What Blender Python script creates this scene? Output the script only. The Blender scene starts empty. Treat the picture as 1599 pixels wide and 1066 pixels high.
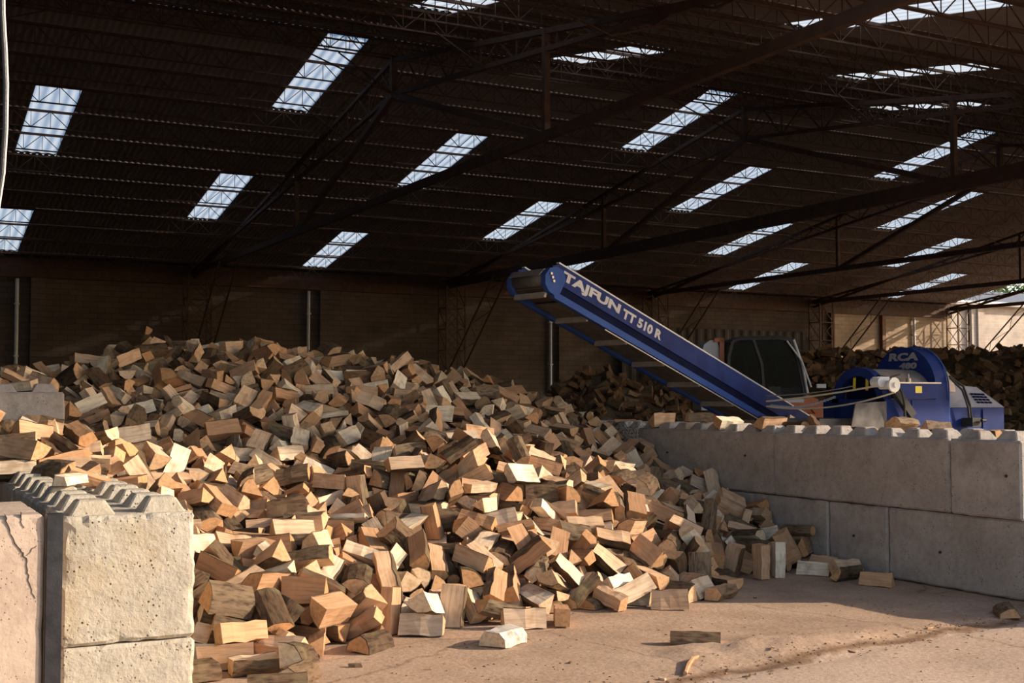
import bpy, bmesh, math, random
from mathutils import Vector, Matrix, Quaternion, noise

# ---------------------------------------------------------------- camera, sky, sun
sc = bpy.context.scene
COL = sc.collection
YAW, EYE, FPX, HOR = math.radians(28.0), 1.5, 1900.0, 625.0
PITCH = math.atan((HOR-533.0)/FPX)
cam_d = bpy.data.cameras.new('camera'); cam = bpy.data.objects.new('camera', cam_d); COL.objects.link(cam)
cam.location = (0, 0, EYE); cam.rotation_euler = (math.pi/2+PITCH, 0, -YAW)
cam_d.sensor_width = 36.0; cam_d.lens = 36.0*FPX/1599.0; cam_d.clip_end = 500
sc.camera = cam

SUN_EL = math.radians(22.0); SUN_AZ = math.radians(118.0)          # azimuth clockwise from +Y
world = bpy.data.worlds.new('sky'); sc.world = world; world.use_nodes = True
wn = world.node_tree.nodes; wl = world.node_tree.links
sky = wn.new('ShaderNodeTexSky'); sky.sky_type = 'NISHITA'; sky.sun_disc = False
sky.sun_elevation = SUN_EL; sky.sun_rotation = SUN_AZ
wb_ = wn.new('ShaderNodeMix'); wb_.data_type = 'RGBA'; wb_.blend_type = 'MULTIPLY'; wb_.inputs[0].default_value = 1.0
wl.new(sky.outputs[0], wb_.inputs[6]); wb_.inputs[7].default_value = (1.0, .925, .87, 1)          # white balance of a late afternoon picture
wl.new(wb_.outputs[2], wn['Background'].inputs[0]); wn['Background'].inputs[1].default_value = 0.29
sun_d = bpy.data.lights.new('sun', 'SUN'); sun = bpy.data.objects.new('sun', sun_d); COL.objects.link(sun)
sun_d.energy = 6.6; sun_d.color = (1.0, 0.82, 0.62); sun_d.angle = math.radians(0.6)
to_sun = Vector((math.sin(SUN_AZ)*math.cos(SUN_EL), math.cos(SUN_AZ)*math.cos(SUN_EL), math.sin(SUN_EL)))
sun.rotation_euler = to_sun.to_track_quat('Z', 'Y').to_euler(); sun.location = to_sun*60
vs = sc.view_settings; vs.view_transform = 'Standard'; vs.look = 'None'; vs.gamma = 1; vs.use_curve_mapping = False
vs.exposure = 0.0

# pixel helpers: where a point of the photograph lies on a plane of the place
FH = Vector((math.sin(YAW), math.cos(YAW), 0)); RT = Vector((math.cos(YAW), -math.sin(YAW), 0))
FW = FH*math.cos(PITCH)+Vector((0, 0, math.sin(PITCH))); UP = Vector((0, 0, math.cos(PITCH)))-FH*math.sin(PITCH)
CAM = Vector((0, 0, EYE))
def ray(px, py): return FW+RT*((px-799.5)/FPX)+UP*((533-py)/FPX)
def at_plane(px, py, n, d):
    v = ray(px, py); n = Vector(n); return CAM+v*((d-n.dot(CAM))/n.dot(v))
def at_depth(px, py, z): return CAM+ray(px, py)*z
def at_y(px, py, y): return at_plane(px, py, (0, 1, 0), y)
def at_x(px, py, x): return at_plane(px, py, (1, 0, 0), x)
def at_z(px, py, z): return at_plane(px, py, (0, 0, 1), z)
def project(p):
    q = Vector(p)-CAM; z = q.dot(FW)
    return (799.5+FPX*q.dot(RT)/z, 533-FPX*q.dot(UP)/z, z)

# ---------------------------------------------------------------- materials
def nodes_of(m):
    m.use_nodes = True; return m.node_tree.nodes, m.node_tree.links
def ramp_node(N, stops):
    r = N.new('ShaderNodeValToRGB'); e = r.color_ramp.elements
    while len(e) < len(stops): e.new(0.5)
    for i, (p, c) in enumerate(stops):
        e[i].position = p; e[i].color = (c[0], c[1], c[2], 1)
    return r
def mat(name, c1, c2=None, rough=.8, metal=0.0, scale=6.0, detail=6, bump=0.0, bscale=None, coat=0.0, stretch=(1, 1, 1), spec=.4):
    m = bpy.data.materials.new(name); N, L = nodes_of(m); b = N['Principled BSDF']
    b.inputs['Roughness'].default_value = rough; b.inputs['Metallic'].default_value = metal
    b.inputs['Specular IOR Level'].default_value = spec
    if coat: b.inputs['Coat Weight'].default_value = coat; b.inputs['Coat Roughness'].default_value = .2
    tc = N.new('ShaderNodeTexCoord'); mp = N.new('ShaderNodeMapping'); mp.inputs['Scale'].default_value = stretch
    L.new(tc.outputs['Object'], mp.inputs[0])
    nz = N.new('ShaderNodeTexNoise'); nz.inputs['Scale'].default_value = scale; nz.inputs['Detail'].default_value = detail
    L.new(mp.outputs[0], nz.inputs[0])
    r = ramp_node(N, [(.32, c1), (.68, c2 or c1)]); L.new(nz.outputs[0], r.inputs[0]); L.new(r.outputs[0], b.inputs['Base Color'])
    if bump:
        n2 = N.new('ShaderNodeTexNoise'); n2.inputs['Scale'].default_value = bscale or scale*4; n2.inputs['Detail'].default_value = 8
        L.new(mp.outputs[0], n2.inputs[0])
        bp = N.new('ShaderNodeBump'); bp.inputs['Strength'].default_value = bump; bp.inputs['Distance'].default_value = .02
        L.new(n2.outputs[0], bp.inputs['Height']); L.new(bp.outputs[0], b.inputs['Normal'])
    return m
def concrete(name, c1, c2, dark, pit=.10, pit_scale=55, bump=.35, stain=(.35, .24, .12), stain_amt=.35, pebble=0.0):
    m = bpy.data.materials.new(name); N, L = nodes_of(m); b = N['Principled BSDF']; b.inputs['Roughness'].default_value = .92
    b.inputs['Specular IOR Level'].default_value = .2
    tc = N.new('ShaderNodeTexCoord'); oi = N.new('ShaderNodeObjectInfo')
    ad = N.new('ShaderNodeVectorMath'); ad.operation = 'MULTIPLY_ADD'
    cmb = N.new('ShaderNodeCombineXYZ')
    for i in range(3): L.new(oi.outputs['Random'], cmb.inputs[i])
    ad.inputs[1].default_value = (9, 7, 5); L.new(cmb.outputs[0], ad.inputs[0]); L.new(tc.outputs['Object'], ad.inputs[2])
    def nz(s, d=8, rough=.6):
        n = N.new('ShaderNodeTexNoise'); n.inputs['Scale'].default_value = s; n.inputs['Detail'].default_value = d
        n.inputs['Roughness'].default_value = rough; L.new(ad.outputs[0], n.inputs[0]); return n
    base = ramp_node(N, [(.3, c1), (.7, c2)]); L.new(nz(3.5).outputs[0], base.inputs[0])
    mo = ramp_node(N, [(.25, (.72, .71, .70)), (.5, (.98, .97, .96)), (.75, (1.12, 1.11, 1.10))]); L.new(nz(13, 10, .72).outputs[0], mo.inputs[0])
    mm = N.new('ShaderNodeMix'); mm.data_type = 'RGBA'; mm.blend_type = 'MULTIPLY'; mm.inputs[0].default_value = 1; L.new(base.outputs[0], mm.inputs[6]); L.new(mo.outputs[0], mm.inputs[7])
    st = ramp_node(N, [(.52, (0, 0, 0)), (.72, (stain_amt,)*3)]); L.new(nz(1.7, 10, .7).outputs[0], st.inputs[0])
    mx = N.new('ShaderNodeMix'); mx.data_type = 'RGBA'; L.new(st.outputs[0], mx.inputs[0]); L.new(mm.outputs[2], mx.inputs[6]); mx.inputs[7].default_value = (*stain, 1)
    vo = N.new('ShaderNodeTexVoronoi'); vo.inputs['Scale'].default_value = pit_scale; L.new(ad.outputs[0], vo.inputs[0])
    pr = ramp_node(N, [(pit, (1, 1, 1)), (pit+.12, (0, 0, 0))]); L.new(vo.outputs['Distance'], pr.inputs[0])
    gate = ramp_node(N, [(.5-pebble*.4, (0, 0, 0)), (.62-pebble*.4, (1, 1, 1))]); L.new(nz(11, 4).outputs[0], gate.inputs[0])
    mul = N.new('ShaderNodeMath'); mul.operation = 'MULTIPLY'; L.new(pr.outputs[0], mul.inputs[0]); L.new(gate.outputs[0], mul.inputs[1])
    mx2 = N.new('ShaderNodeMix'); mx2.data_type = 'RGBA'; L.new(mul.outputs[0], mx2.inputs[0]); L.new(mx.outputs[2], mx2.inputs[6]); mx2.inputs[7].default_value = (*dark, 1)
    L.new(mx2.outputs[2], b.inputs['Base Color'])
    h = N.new('ShaderNodeMath'); h.operation = 'SUBTRACT'; L.new(nz(40).outputs[0], h.inputs[0]); L.new(mul.outputs[0], h.inputs[1])
    bp = N.new('ShaderNodeBump'); bp.inputs['Strength'].default_value = bump; bp.inputs['Distance'].default_value = .012
    L.new(h.outputs[0], bp.inputs['Height']); L.new(bp.outputs[0], b.inputs['Normal'])
    return m
def log_material(name, stops, grain=(5, 60, 60), dark=.72, bump=.5, rings=False, patch=None):
    """wood of a split log; runs along the log's own length (attribute lco); every log gets its own tone"""
    m = bpy.data.materials.new(name); N, L = nodes_of(m); b = N['Principled BSDF']; b.inputs['Roughness'].default_value = .8
    b.inputs['Specular IOR Level'].default_value = .25
    at = N.new('ShaderNodeAttribute'); at.attribute_name = 'lco'
    oi = N.new('ShaderNodeObjectInfo'); ge = N.new('ShaderNodeNewGeometry')
    s = N.new('ShaderNodeMath'); s.operation = 'ADD'; L.new(oi.outputs['Random'], s.inputs[0]); L.new(ge.outputs['Random Per Island'], s.inputs[1])
    fr = N.new('ShaderNodeMath'); fr.operation = 'FRACT'; L.new(s.outputs[0], fr.inputs[0])
    tone = ramp_node(N, stops); L.new(fr.outputs[0], tone.inputs[0])
    cm = N.new('ShaderNodeCombineXYZ')
    for i in range(3): L.new(fr.outputs[0], cm.inputs[i])
    ma = N.new('ShaderNodeVectorMath'); ma.operation = 'MULTIPLY_ADD'; ma.inputs[1].default_value = (3, 2, 4); L.new(cm.outputs[0], ma.inputs[0]); L.new(at.outputs['Vector'], ma.inputs[2])
    mp = N.new('ShaderNodeMapping'); mp.inputs['Scale'].default_value = grain; L.new(ma.outputs[0], mp.inputs[0])
    g = N.new('ShaderNodeTexNoise'); g.inputs['Scale'].default_value = 1.0; g.inputs['Detail'].default_value = 6; L.new(mp.outputs[0], g.inputs[0])
    gr = ramp_node(N, [(.3, (dark, dark*.93, dark*.86)), (.55, (1, 1, 1))]); L.new(g.outputs[0], gr.inputs[0])
    mx = N.new('ShaderNodeMix'); mx.data_type = 'RGBA'; mx.blend_type = 'MULTIPLY'; mx.inputs[0].default_value = 1
    L.new(tone.outputs[0], mx.inputs[6]); L.new(gr.outputs[0], mx.inputs[7])
    big = N.new('ShaderNodeTexNoise'); big.inputs['Scale'].default_value = 9; L.new(ma.outputs[0], big.inputs[0])
    br = ramp_node(N, [(.5, (0, 0, 0)), (.75, (.6, .6, .6))]); L.new(big.outputs[0], br.inputs[0])
    mx2 = N.new('ShaderNodeMix'); mx2.data_type = 'RGBA'; L.new(br.outputs[0], mx2.inputs[0]); L.new(mx.outputs[2], mx2.inputs[6])
    mx2.inputs[7].default_value = (*(patch or (.33, .19, .09)), 1)
    L.new(mx2.outputs[2], b.inputs['Base Color'])
    bp = N.new('ShaderNodeBump'); bp.inputs['Strength'].default_value = bump; bp.inputs['Distance'].default_value = .006
    L.new(g.outputs[0], bp.inputs['Height']); L.new(bp.outputs[0], b.inputs['Normal'])
    return m
WOOD_TONES = [(.0, (.36, .20, .11)), (.12, (.52, .30, .165)), (.35, (.63, .405, .25)), (.55, (.70, .50, .335)), (.72, (.77, .62, .45)), (.84, (.85, .75, .59)), (.93, (.40, .28, .185)), (1.0, (.55, .29, .15))]
M = {}
M['wood'] = log_material('split_wood', WOOD_TONES)
M['end'] = log_material('sawn_end', [(p, (.25+c[0]*.55, .12+c[1]*.58, .05+c[2]*.55)) for p, c in WOOD_TONES], grain=(8, 38, 38), dark=.7, bump=.25)
M['bark'] = log_material('bark', [(0, (.085, .05, .028)), (.3, (.15, .09, .052)), (.55, (.105, .065, .038)), (.78, (.22, .155, .098)), (1, (.14, .075, .038))], grain=(14, 48, 48), dark=.30, bump=1.0, patch=(.17, .145, .075))
M['cream_wood'] = log_material('cream_split_wood', [(0, (.82, .72, .55)), (1, (.86, .77, .61))], patch=(.70, .57, .40))
M['orange_wood'] = log_material('orange_split_wood', [(0, (.62, .33, .18)), (1, (.66, .36, .20))], patch=(.55, .30, .16))
M['birch'] = log_material('birch_bark', [(0, (.62, .57, .50)), (1, (.66, .60, .52))], grain=(30, 18, 18), dark=.45, bump=.15, patch=(.16, .12, .09))
M['dark_wood'] = log_material('dark_brown_wood', [(0, (.16, .085, .045)), (.4, (.24, .13, .065)), (.7, (.31, .18, .095)), (.92, (.20, .11, .06)), (1, (.46, .31, .18))], dark=.5, patch=(.08, .045, .025))  # browns far darker than the main heap's split wood
M['conc_r'] = concrete('grey_cast_concrete', (.32, .285, .26), (.46, .42, .385), (.09, .075, .065), pit=.13, pit_scale=46, bump=.6, stain=(.17, .135, .105), stain_amt=.65)
M['conc_peb'] = concrete('exposed_aggregate_concrete', (.40, .37, .34), (.54, .50, .45), (.12, .11, .10), pit=.30, pit_scale=48, bump=.8, pebble=1.0)
M['conc_l'] = concrete('pale_weathered_concrete', (.40, .36, .29), (.53, .485, .405), (.09, .07, .05), pit=.16, pit_scale=46, bump=.7, stain=(.40, .30, .17), stain_amt=.6)
M['conc_p'] = concrete('pinkish_concrete', (.44, .34, .27), (.57, .46, .375), (.2, .14, .10), pit=.15, pit_scale=60, bump=.35, stain=(.47, .36, .26), stain_amt=.6)
M['crack'] = mat('crack_shadow_gap', (.05, .035, .03), rough=1)
M['steel_dark'] = mat('rusty_dark_steel', (.055, .032, .024), (.10, .055, .036), rough=.75, scale=5, metal=.2)
M['steel_blk'] = mat('black_painted_steel', (.012, .012, .016), (.03, .03, .036), rough=.45, scale=14, bump=.1)
M['galv'] = mat('galvanised_pipe', (.50, .54, .58), (.60, .63, .66), rough=.5, metal=0, scale=8)
M['rust_post'] = mat('brown_painted_post', (.12, .055, .03), (.17, .08, .045), rough=.7, scale=6)
M['blue'] = mat('blue_machine_paint', (.010, .022, .11), (.017, .038, .175), rough=.6, scale=5, spec=.12)
M['blue_lt'] = mat('lighter_blue_paint', (.028, .07, .27), (.04, .095, .32), rough=.6, scale=5, spec=.12)
M['navy'] = mat('dark_navy_recess', (.006, .009, .03), (.01, .013, .045), rough=.8, scale=5, spec=.05)
M['letter'] = mat('pale_vinyl_letters', (.46, .45, .47), (.52, .51, .53), rough=.5)
M['letter_dim'] = mat('grey_vinyl_letters', (.30, .29, .31), (.34, .33, .35), rough=.5)
M['steel'] = mat('worn_sheet_steel', (.30, .27, .25), (.42, .38, .35), rough=.42, metal=.55, scale=7, bump=.08)
M['steel_drk'] = mat('dirty_sheet_steel', (.08, .077, .074), (.15, .14, .13), rough=.6, metal=.3, scale=7, bump=.1)
M['plate'] = mat('scuffed_grey_plate', (.085, .08, .08), (.16, .15, .145), rough=.85, scale=8, spec=.1)
M['belt'] = mat('dusty_conveyor_belt', (.07, .055, .045), (.11, .085, .065), rough=.85, scale=9)
M['cleat'] = mat('grey_steel_cleat', (.33, .30, .27), (.42, .38, .34), rough=.55, metal=.3, scale=10)
M['hood'] = mat('grey_blue_hood_paint', (.27, .27, .33), (.38, .37, .41), rough=.6, scale=5, spec=.2)
M['rubber'] = mat('black_rubber', (.012, .012, .012), (.025, .025, .025), rough=.65)
M['yellow'] = mat('yellow_sticker', (.70, .58, .05), (.76, .63, .07), rough=.5)
M['cream'] = mat('white_painted_hub', (.70, .69, .66), (.78, .77, .73), rough=.4)
M['rope'] = mat('cream_rope', (.66, .58, .42), (.76, .68, .50), rough=.9, scale=60)
M['orange'] = mat('orange_machine_paint', (.33, .075, .02), (.42, .10, .025), rough=.45, scale=5, coat=.2)
M['beige'] = mat('dusty_beige_cover', (.40, .29, .19), (.55, .45, .34), rough=.5, scale=5)
M['red'] = mat('red_plastic', (.55, .03, .015), (.62, .04, .02), rough=.4)
M['palegrey'] = mat('pale_grey_panel', (.42, .44, .50), (.47, .49, .55), rough=.4, coat=.2)
M['leaf'] = mat('green_leaves', (.045, .11, .018), (.16, .27, .05), rough=.6, scale=.8)
M['trunk'] = mat('grey_brown_trunk', (.09, .065, .045), (.14, .11, .08), rough=.9, bump=.4)
M['tile'] = mat('slate_grey_roof', (.17, .18, .20), (.23, .24, .26), rough=.7, scale=3)
M['whitegut'] = mat('white_gutter', (.72, .72, .72), rough=.4)
M['sheet'] = mat('fibre_cement_roofing', (.25, .215, .20), (.33, .285, .265), rough=.95, scale=1.2, spec=.05)
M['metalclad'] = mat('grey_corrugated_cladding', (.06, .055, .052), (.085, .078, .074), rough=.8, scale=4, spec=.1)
def glass_mat():
    m = bpy.data.materials.new('dark_cab_glass'); N, L = nodes_of(m); b = N['Principled BSDF']
    b.inputs['Base Color'].default_value = (.05, .055, .06, 1); b.inputs['Roughness'].default_value = .12
    t = N.new('ShaderNodeBsdfTransparent'); t.inputs[0].default_value = (.42, .45, .46, 1); x = N.new('ShaderNodeMixShader'); x.inputs[0].default_value = .08
    L.new(t.outputs[0], x.inputs[1]); L.new(b.outputs[0], x.inputs[2]); L.new(x.outputs[0], N['Material Output'].inputs[0]); return m
M['glass'] = glass_mat()
def skylight_mat():
    m = bpy.data.materials.new('translucent_rooflight'); N, L = nodes_of(m); N.remove(N['Principled BSDF'])
    tc = N.new('ShaderNodeTexCoord'); nz = N.new('ShaderNodeTexNoise'); nz.inputs['Scale'].default_value = 2.0; nz.inputs['Detail'].default_value = 5
    mp = N.new('ShaderNodeMapping'); mp.inputs['Scale'].default_value = (4, .5, 1); L.new(tc.outputs['Object'], mp.inputs[0]); L.new(mp.outputs[0], nz.inputs[0])
    r = ramp_node(N, [(.3, (.36, .42, .49)), (.7, (.45, .51, .57))]); L.new(nz.outputs[0], r.inputs[0])
    a = N.new('ShaderNodeBsdfTranslucent'); L.new(r.outputs[0], a.inputs[0])
    t = N.new('ShaderNodeBsdfTransparent'); t.inputs[0].default_value = (.9, .93, .95, 1)
    x = N.new('ShaderNodeMixShader'); x.inputs[0].default_value = .10
    L.new(a.outputs[0], x.inputs[1]); L.new(t.outputs[0], x.inputs[2]); L.new(x.outputs[0], N['Material Output'].inputs[0]); return m
M['skylight'] = skylight_mat()
def blockwall_mat(name, c1, c2, mortar):
    m = bpy.data.materials.new(name); N, L = nodes_of(m); b = N['Principled BSDF']; b.inputs['Roughness'].default_value = .95; b.inputs['Specular IOR Level'].default_value = .1
    tc = N.new('ShaderNodeTexCoord'); sp = N.new('ShaderNodeSeparateXYZ'); cb = N.new('ShaderNodeCombineXYZ'); L.new(tc.outputs['Object'], sp.inputs[0])
    L.new(sp.outputs[0], cb.inputs[0]); L.new(sp.outputs[2], cb.inputs[1])
    br = N.new('ShaderNodeTexBrick'); br.inputs['Scale'].default_value = 1.0; br.inputs['Brick Width'].default_value = .5; br.inputs['Row Height'].default_value = .2
    br.inputs['Mortar Size'].default_value = .014; br.inputs['Color1'].default_value = (*c1, 1); br.inputs['Color2'].default_value = (*c2, 1); br.inputs['Mortar'].default_value = (*mortar, 1)
    L.new(cb.outputs[0], br.inputs[0])
    nz = N.new('ShaderNodeTexNoise'); nz.inputs['Scale'].default_value = .8; nz.inputs['Detail'].default_value = 7; L.new(tc.outputs['Object'], nz.inputs[0])
    r = ramp_node(N, [(.3, (.72, .70, .68)), (.7, (1.1, 1.08, 1.05))]); L.new(nz.outputs[0], r.inputs[0])
    mx = N.new('ShaderNodeMix'); mx.data_type = 'RGBA'; mx.blend_type = 'MULTIPLY'; mx.inputs[0].default_value = 1; L.new(br.outputs[0], mx.inputs[6]); L.new(r.outputs[0], mx.inputs[7])
    L.new(mx.outputs[2], b.inputs['Base Color'])
    bp = N.new('ShaderNodeBump'); bp.inputs['Strength'].default_value = .5; bp.inputs['Distance'].default_value = .02; L.new(br.outputs['Fac'], bp.inputs['Height']); bp.invert = True
    L.new(bp.outputs[0], b.inputs['Normal']); return m
M['blockwall'] = blockwall_mat('shaded_block_wall', (.105, .085, .073), (.13, .105, .088), (.085, .07, .06))  # gloom inside the shed is put into this block colour
M['blockmid'] = blockwall_mat('lit_block_wall', (.36, .285, .215), (.41, .325, .245), (.30, .24, .185))  # same blocks coloured paler so the sunlit stretch reads bright
M['blockpale'] = blockwall_mat('pale_block_wall', (.50, .44, .39), (.55, .49, .43), (.60, .54, .48))
def floor_mat():
    m = bpy.data.materials.new('dusty_concrete_yard'); N, L = nodes_of(m); b = N['Principled BSDF']; b.inputs['Roughness'].default_value = .95; b.inputs['Specular IOR Level'].default_value = .15
    tc = N.new('ShaderNodeTexCoord')
    def nz(s, d=8, r=.6, st=None):
        n = N.new('ShaderNodeTexNoise'); n.inputs['Scale'].default_value = s; n.inputs['Detail'].default_value = d; n.inputs['Roughness'].default_value = r
        if st:
            mp = N.new('ShaderNodeMapping'); mp.inputs['Scale'].default_value = st; L.new(tc.outputs['Object'], mp.inputs[0]); L.new(mp.outputs[0], n.inputs[0])
        else: L.new(tc.outputs['Object'], n.inputs[0])
        return n
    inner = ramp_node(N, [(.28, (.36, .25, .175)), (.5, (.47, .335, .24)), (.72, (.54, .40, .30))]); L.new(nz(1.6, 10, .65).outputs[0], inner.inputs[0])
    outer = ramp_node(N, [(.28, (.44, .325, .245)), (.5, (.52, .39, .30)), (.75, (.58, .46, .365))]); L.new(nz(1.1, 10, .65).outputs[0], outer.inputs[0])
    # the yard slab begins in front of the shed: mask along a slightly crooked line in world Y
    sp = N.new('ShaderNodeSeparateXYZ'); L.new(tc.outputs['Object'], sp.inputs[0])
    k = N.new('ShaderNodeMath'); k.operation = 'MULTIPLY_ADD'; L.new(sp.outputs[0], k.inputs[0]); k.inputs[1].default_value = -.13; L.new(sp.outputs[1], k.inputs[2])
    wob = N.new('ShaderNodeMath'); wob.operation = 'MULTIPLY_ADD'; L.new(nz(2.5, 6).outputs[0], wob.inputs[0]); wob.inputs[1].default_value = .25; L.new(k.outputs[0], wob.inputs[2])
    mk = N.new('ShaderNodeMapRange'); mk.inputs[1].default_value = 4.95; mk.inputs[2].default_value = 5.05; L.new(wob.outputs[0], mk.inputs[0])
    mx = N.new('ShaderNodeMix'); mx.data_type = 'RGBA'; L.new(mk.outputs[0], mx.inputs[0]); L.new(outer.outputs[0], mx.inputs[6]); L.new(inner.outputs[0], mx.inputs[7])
    # grey worn stains and fine speckle
    st = ramp_node(N, [(.56, (0, 0, 0)), (.75, (.55, .55, .55))]); L.new(nz(.9, 10, .7, (1, 2.2, 1)).outputs[0], st.inputs[0])
    mx2 = N.new('ShaderNodeMix'); mx2.data_type = 'RGBA'; L.new(st.outputs[0], mx2.inputs[0]); L.new(mx.outputs[2], mx2.inputs[6]); mx2.inputs[7].default_value = (.24, .19, .155, 1)
    sk = ramp_node(N, [(.35, (.75, .72, .70)), (.6, (1.08, 1.06, 1.04))]); L.new(nz(38, 6, .75).outputs[0], sk.inputs[0])
    mx3 = N.new('ShaderNodeMix'); mx3.data_type = 'RGBA'; mx3.blend_type = 'MULTIPLY'; mx3.inputs[0].default_value = 1; L.new(mx2.outputs[2], mx3.inputs[6]); L.new(sk.outputs[0], mx3.inputs[7])
    # hairline cracks and the dirty joint between the slabs
    wn_ = nz(1.3, 5); wa = N.new('ShaderNodeMix'); wa.data_type = 'RGBA'; wa.inputs[0].default_value = .22; L.new(tc.outputs['Object'], wa.inputs[6]); L.new(wn_.outputs['Color'], wa.inputs[7])
    vo = N.new('ShaderNodeTexVoronoi'); vo.feature = 'DISTANCE_TO_EDGE'; vo.inputs['Scale'].default_value = .5; L.new(wa.outputs[2], vo.inputs[0])
    cr = ramp_node(N, [(.0, (.66, .63, .61)), (.0035, (1, 1, 1))]); L.new(vo.outputs[0], cr.inputs[0])
    jr = ramp_node(N, [(.30, (1, 1, 1)), (.44, (.55, .48, .42)), (.52, (.42, .36, .31)), (.72, (1, 1, 1))])
    jm = N.new('ShaderNodeMapRange'); jm.inputs[1].default_value = 4.85; jm.inputs[2].default_value = 5.2; L.new(wob.outputs[0], jm.inputs[0]); L.new(jm.outputs[0], jr.inputs[0])
    for rr in (cr, jr):
        mq = N.new('ShaderNodeMix'); mq.data_type = 'RGBA'; mq.blend_type = 'MULTIPLY'; mq.inputs[0].default_value = 1; L.new(mx3.outputs[2], mq.inputs[6]); L.new(rr.outputs[0], mq.inputs[7]); mx3 = mq
    # deep inside the shed the floor is trodden bark and earth
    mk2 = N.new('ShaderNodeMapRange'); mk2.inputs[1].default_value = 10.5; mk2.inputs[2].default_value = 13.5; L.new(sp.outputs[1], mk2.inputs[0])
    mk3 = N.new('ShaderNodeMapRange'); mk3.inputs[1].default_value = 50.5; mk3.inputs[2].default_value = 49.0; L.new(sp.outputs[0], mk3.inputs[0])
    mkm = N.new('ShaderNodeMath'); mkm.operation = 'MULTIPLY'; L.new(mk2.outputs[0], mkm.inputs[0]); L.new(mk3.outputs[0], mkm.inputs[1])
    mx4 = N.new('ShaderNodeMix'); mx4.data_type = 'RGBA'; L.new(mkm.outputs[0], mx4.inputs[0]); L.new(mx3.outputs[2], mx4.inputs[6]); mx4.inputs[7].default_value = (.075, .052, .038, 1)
    L.new(mx4.outputs[2], b.inputs['Base Color'])
    bp = N.new('ShaderNodeBump'); bp.inputs['Strength'].default_value = .6; bp.inputs['Distance'].default_value = .012; L.new(nz(22, 10, .7).outputs[0], bp.inputs['Height']); L.new(bp.outputs[0], b.inputs['Normal'])
    return m
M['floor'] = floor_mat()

# ---------------------------------------------------------------- mesh helpers
class MB:
    def __init__(s): s.v = []; s.f = []; s.mi = []
    def add(s, vs, fs, mi=0):
        o = len(s.v); s.v += [tuple(p) for p in vs]; s.f += [tuple(o+i for i in f) for f in fs]; s.mi += [mi]*len(fs); return s
    def box(s, x0, x1, y0, y1, z0, z1, mi=0):
        return s.add([(x, y, z) for x in (x0, x1) for y in (y0, y1) for z in (z0, z1)],
                     [(0, 1, 3, 2), (4, 6, 7, 5), (0, 4, 5, 1), (2, 3, 7, 6), (0, 2, 6, 4), (1, 5, 7, 3)], mi)
    def bar(s, a, b, w, h=None, up=(0, 0, 1), caps=True, mi=0):
        a, b = Vector(a), Vector(b); d = (b-a).normalized(); u = Vector(up)
        if abs(d.dot(u)) > .98: u = Vector((0, 1, 0))
        sx = d.cross(u).normalized(); u = sx.cross(d); h = h or w
        vs = [p+sx*(i*w/2)+u*(j*h/2) for p in (a, b) for i, j in ((-1, -1), (1, -1), (1, 1), (-1, 1))]
        fs = [(0, 1, 5, 4), (1, 2, 6, 5), (2, 3, 7, 6), (3, 0, 4, 7)]
        if caps: fs += [(3, 2, 1, 0), (4, 5, 6, 7)]
        return s.add(vs, fs, mi)
    def tube(s, pts, r, n=8, mi=0):
        pts = [Vector(p) for p in pts]; rings = []
        u = Vector((0, 0, 1))
        for i, p in enumerate(pts):
            d = (pts[min(i+1, len(pts)-1)]-pts[max(i-1, 0)]).normalized()
            if abs(d.dot(u)) > .95: u = Vector((0, 1, 0)) if abs(d.y) < .9 else Vector((1, 0, 0))
            sx = d.cross(u).normalized(); w = sx.cross(d); rr = r[i] if isinstance(r, (list, tuple)) else r
            rings.append([p+sx*(rr*math.cos(2*math.pi*k/n))+w*(rr*math.sin(2*math.pi*k/n)) for k in range(n)])
        fs = [(i*n+k, i*n+(k+1) % n, (i+1)*n+(k+1) % n, (i+1)*n+k) for i in range(len(pts)-1) for k in range(n)]
        fs += [tuple(reversed(range(n))), tuple((len(pts)-1)*n+k for k in range(n))]
        return s.add([q for R in rings for q in R], fs, mi)
    def extrude(s, poly, a, b, frame, mi=0):
        """2-D outline swept from a to b along frame[2]; frame = (origin, ex, ey, ez)"""
        o, ex, ey, ez = [Vector(q) for q in frame]; n = len(poly)
        vs = [o+ex*x+ey*y+ez*t for t in (a, b) for x, y in poly]
        fs = [(i, (i+1) % n, n+(i+1) % n, n+i) for i in range(n)]+[tuple(reversed(range(n))), tuple(range(n, 2*n))]
        return s.add(vs, fs, mi)
    def build(s, name, mats, parent=None, smooth=False, kind=None):
        me = bpy.data.meshes.new(name); me.from_pydata(s.v, [], s.f)
        for m in (mats if isinstance(mats, (list, tuple)) else [mats]): me.materials.append(m)
        if any(s.mi): me.polygons.foreach_set('material_index', s.mi)
        bm = bmesh.new(); bm.from_mesh(me); bmesh.ops.recalc_face_normals(bm, faces=bm.faces); bm.to_mesh(me); bm.free()
        if smooth: me.shade_smooth() if hasattr(me, 'shade_smooth') else None
        me.update(); o = bpy.data.objects.new(name, me); COL.objects.link(o)
        if parent: o.parent = parent
        if kind: o['kind'] = kind
        return o
def tag(o, label, cat=None, group=None, kind=None):
    o['label'] = label
    if cat: o['category'] = cat
    if group: o['group'] = group
    if kind: o['kind'] = kind
    return o
def empty(name, loc=(0, 0, 0), rot=None):
    o = bpy.data.objects.new(name, None); COL.objects.link(o); o.location = loc; o.empty_display_size = .2
    if rot is not None: o.rotation_mode = 'QUATERNION'; o.rotation_quaternion = rot
    return o
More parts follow.
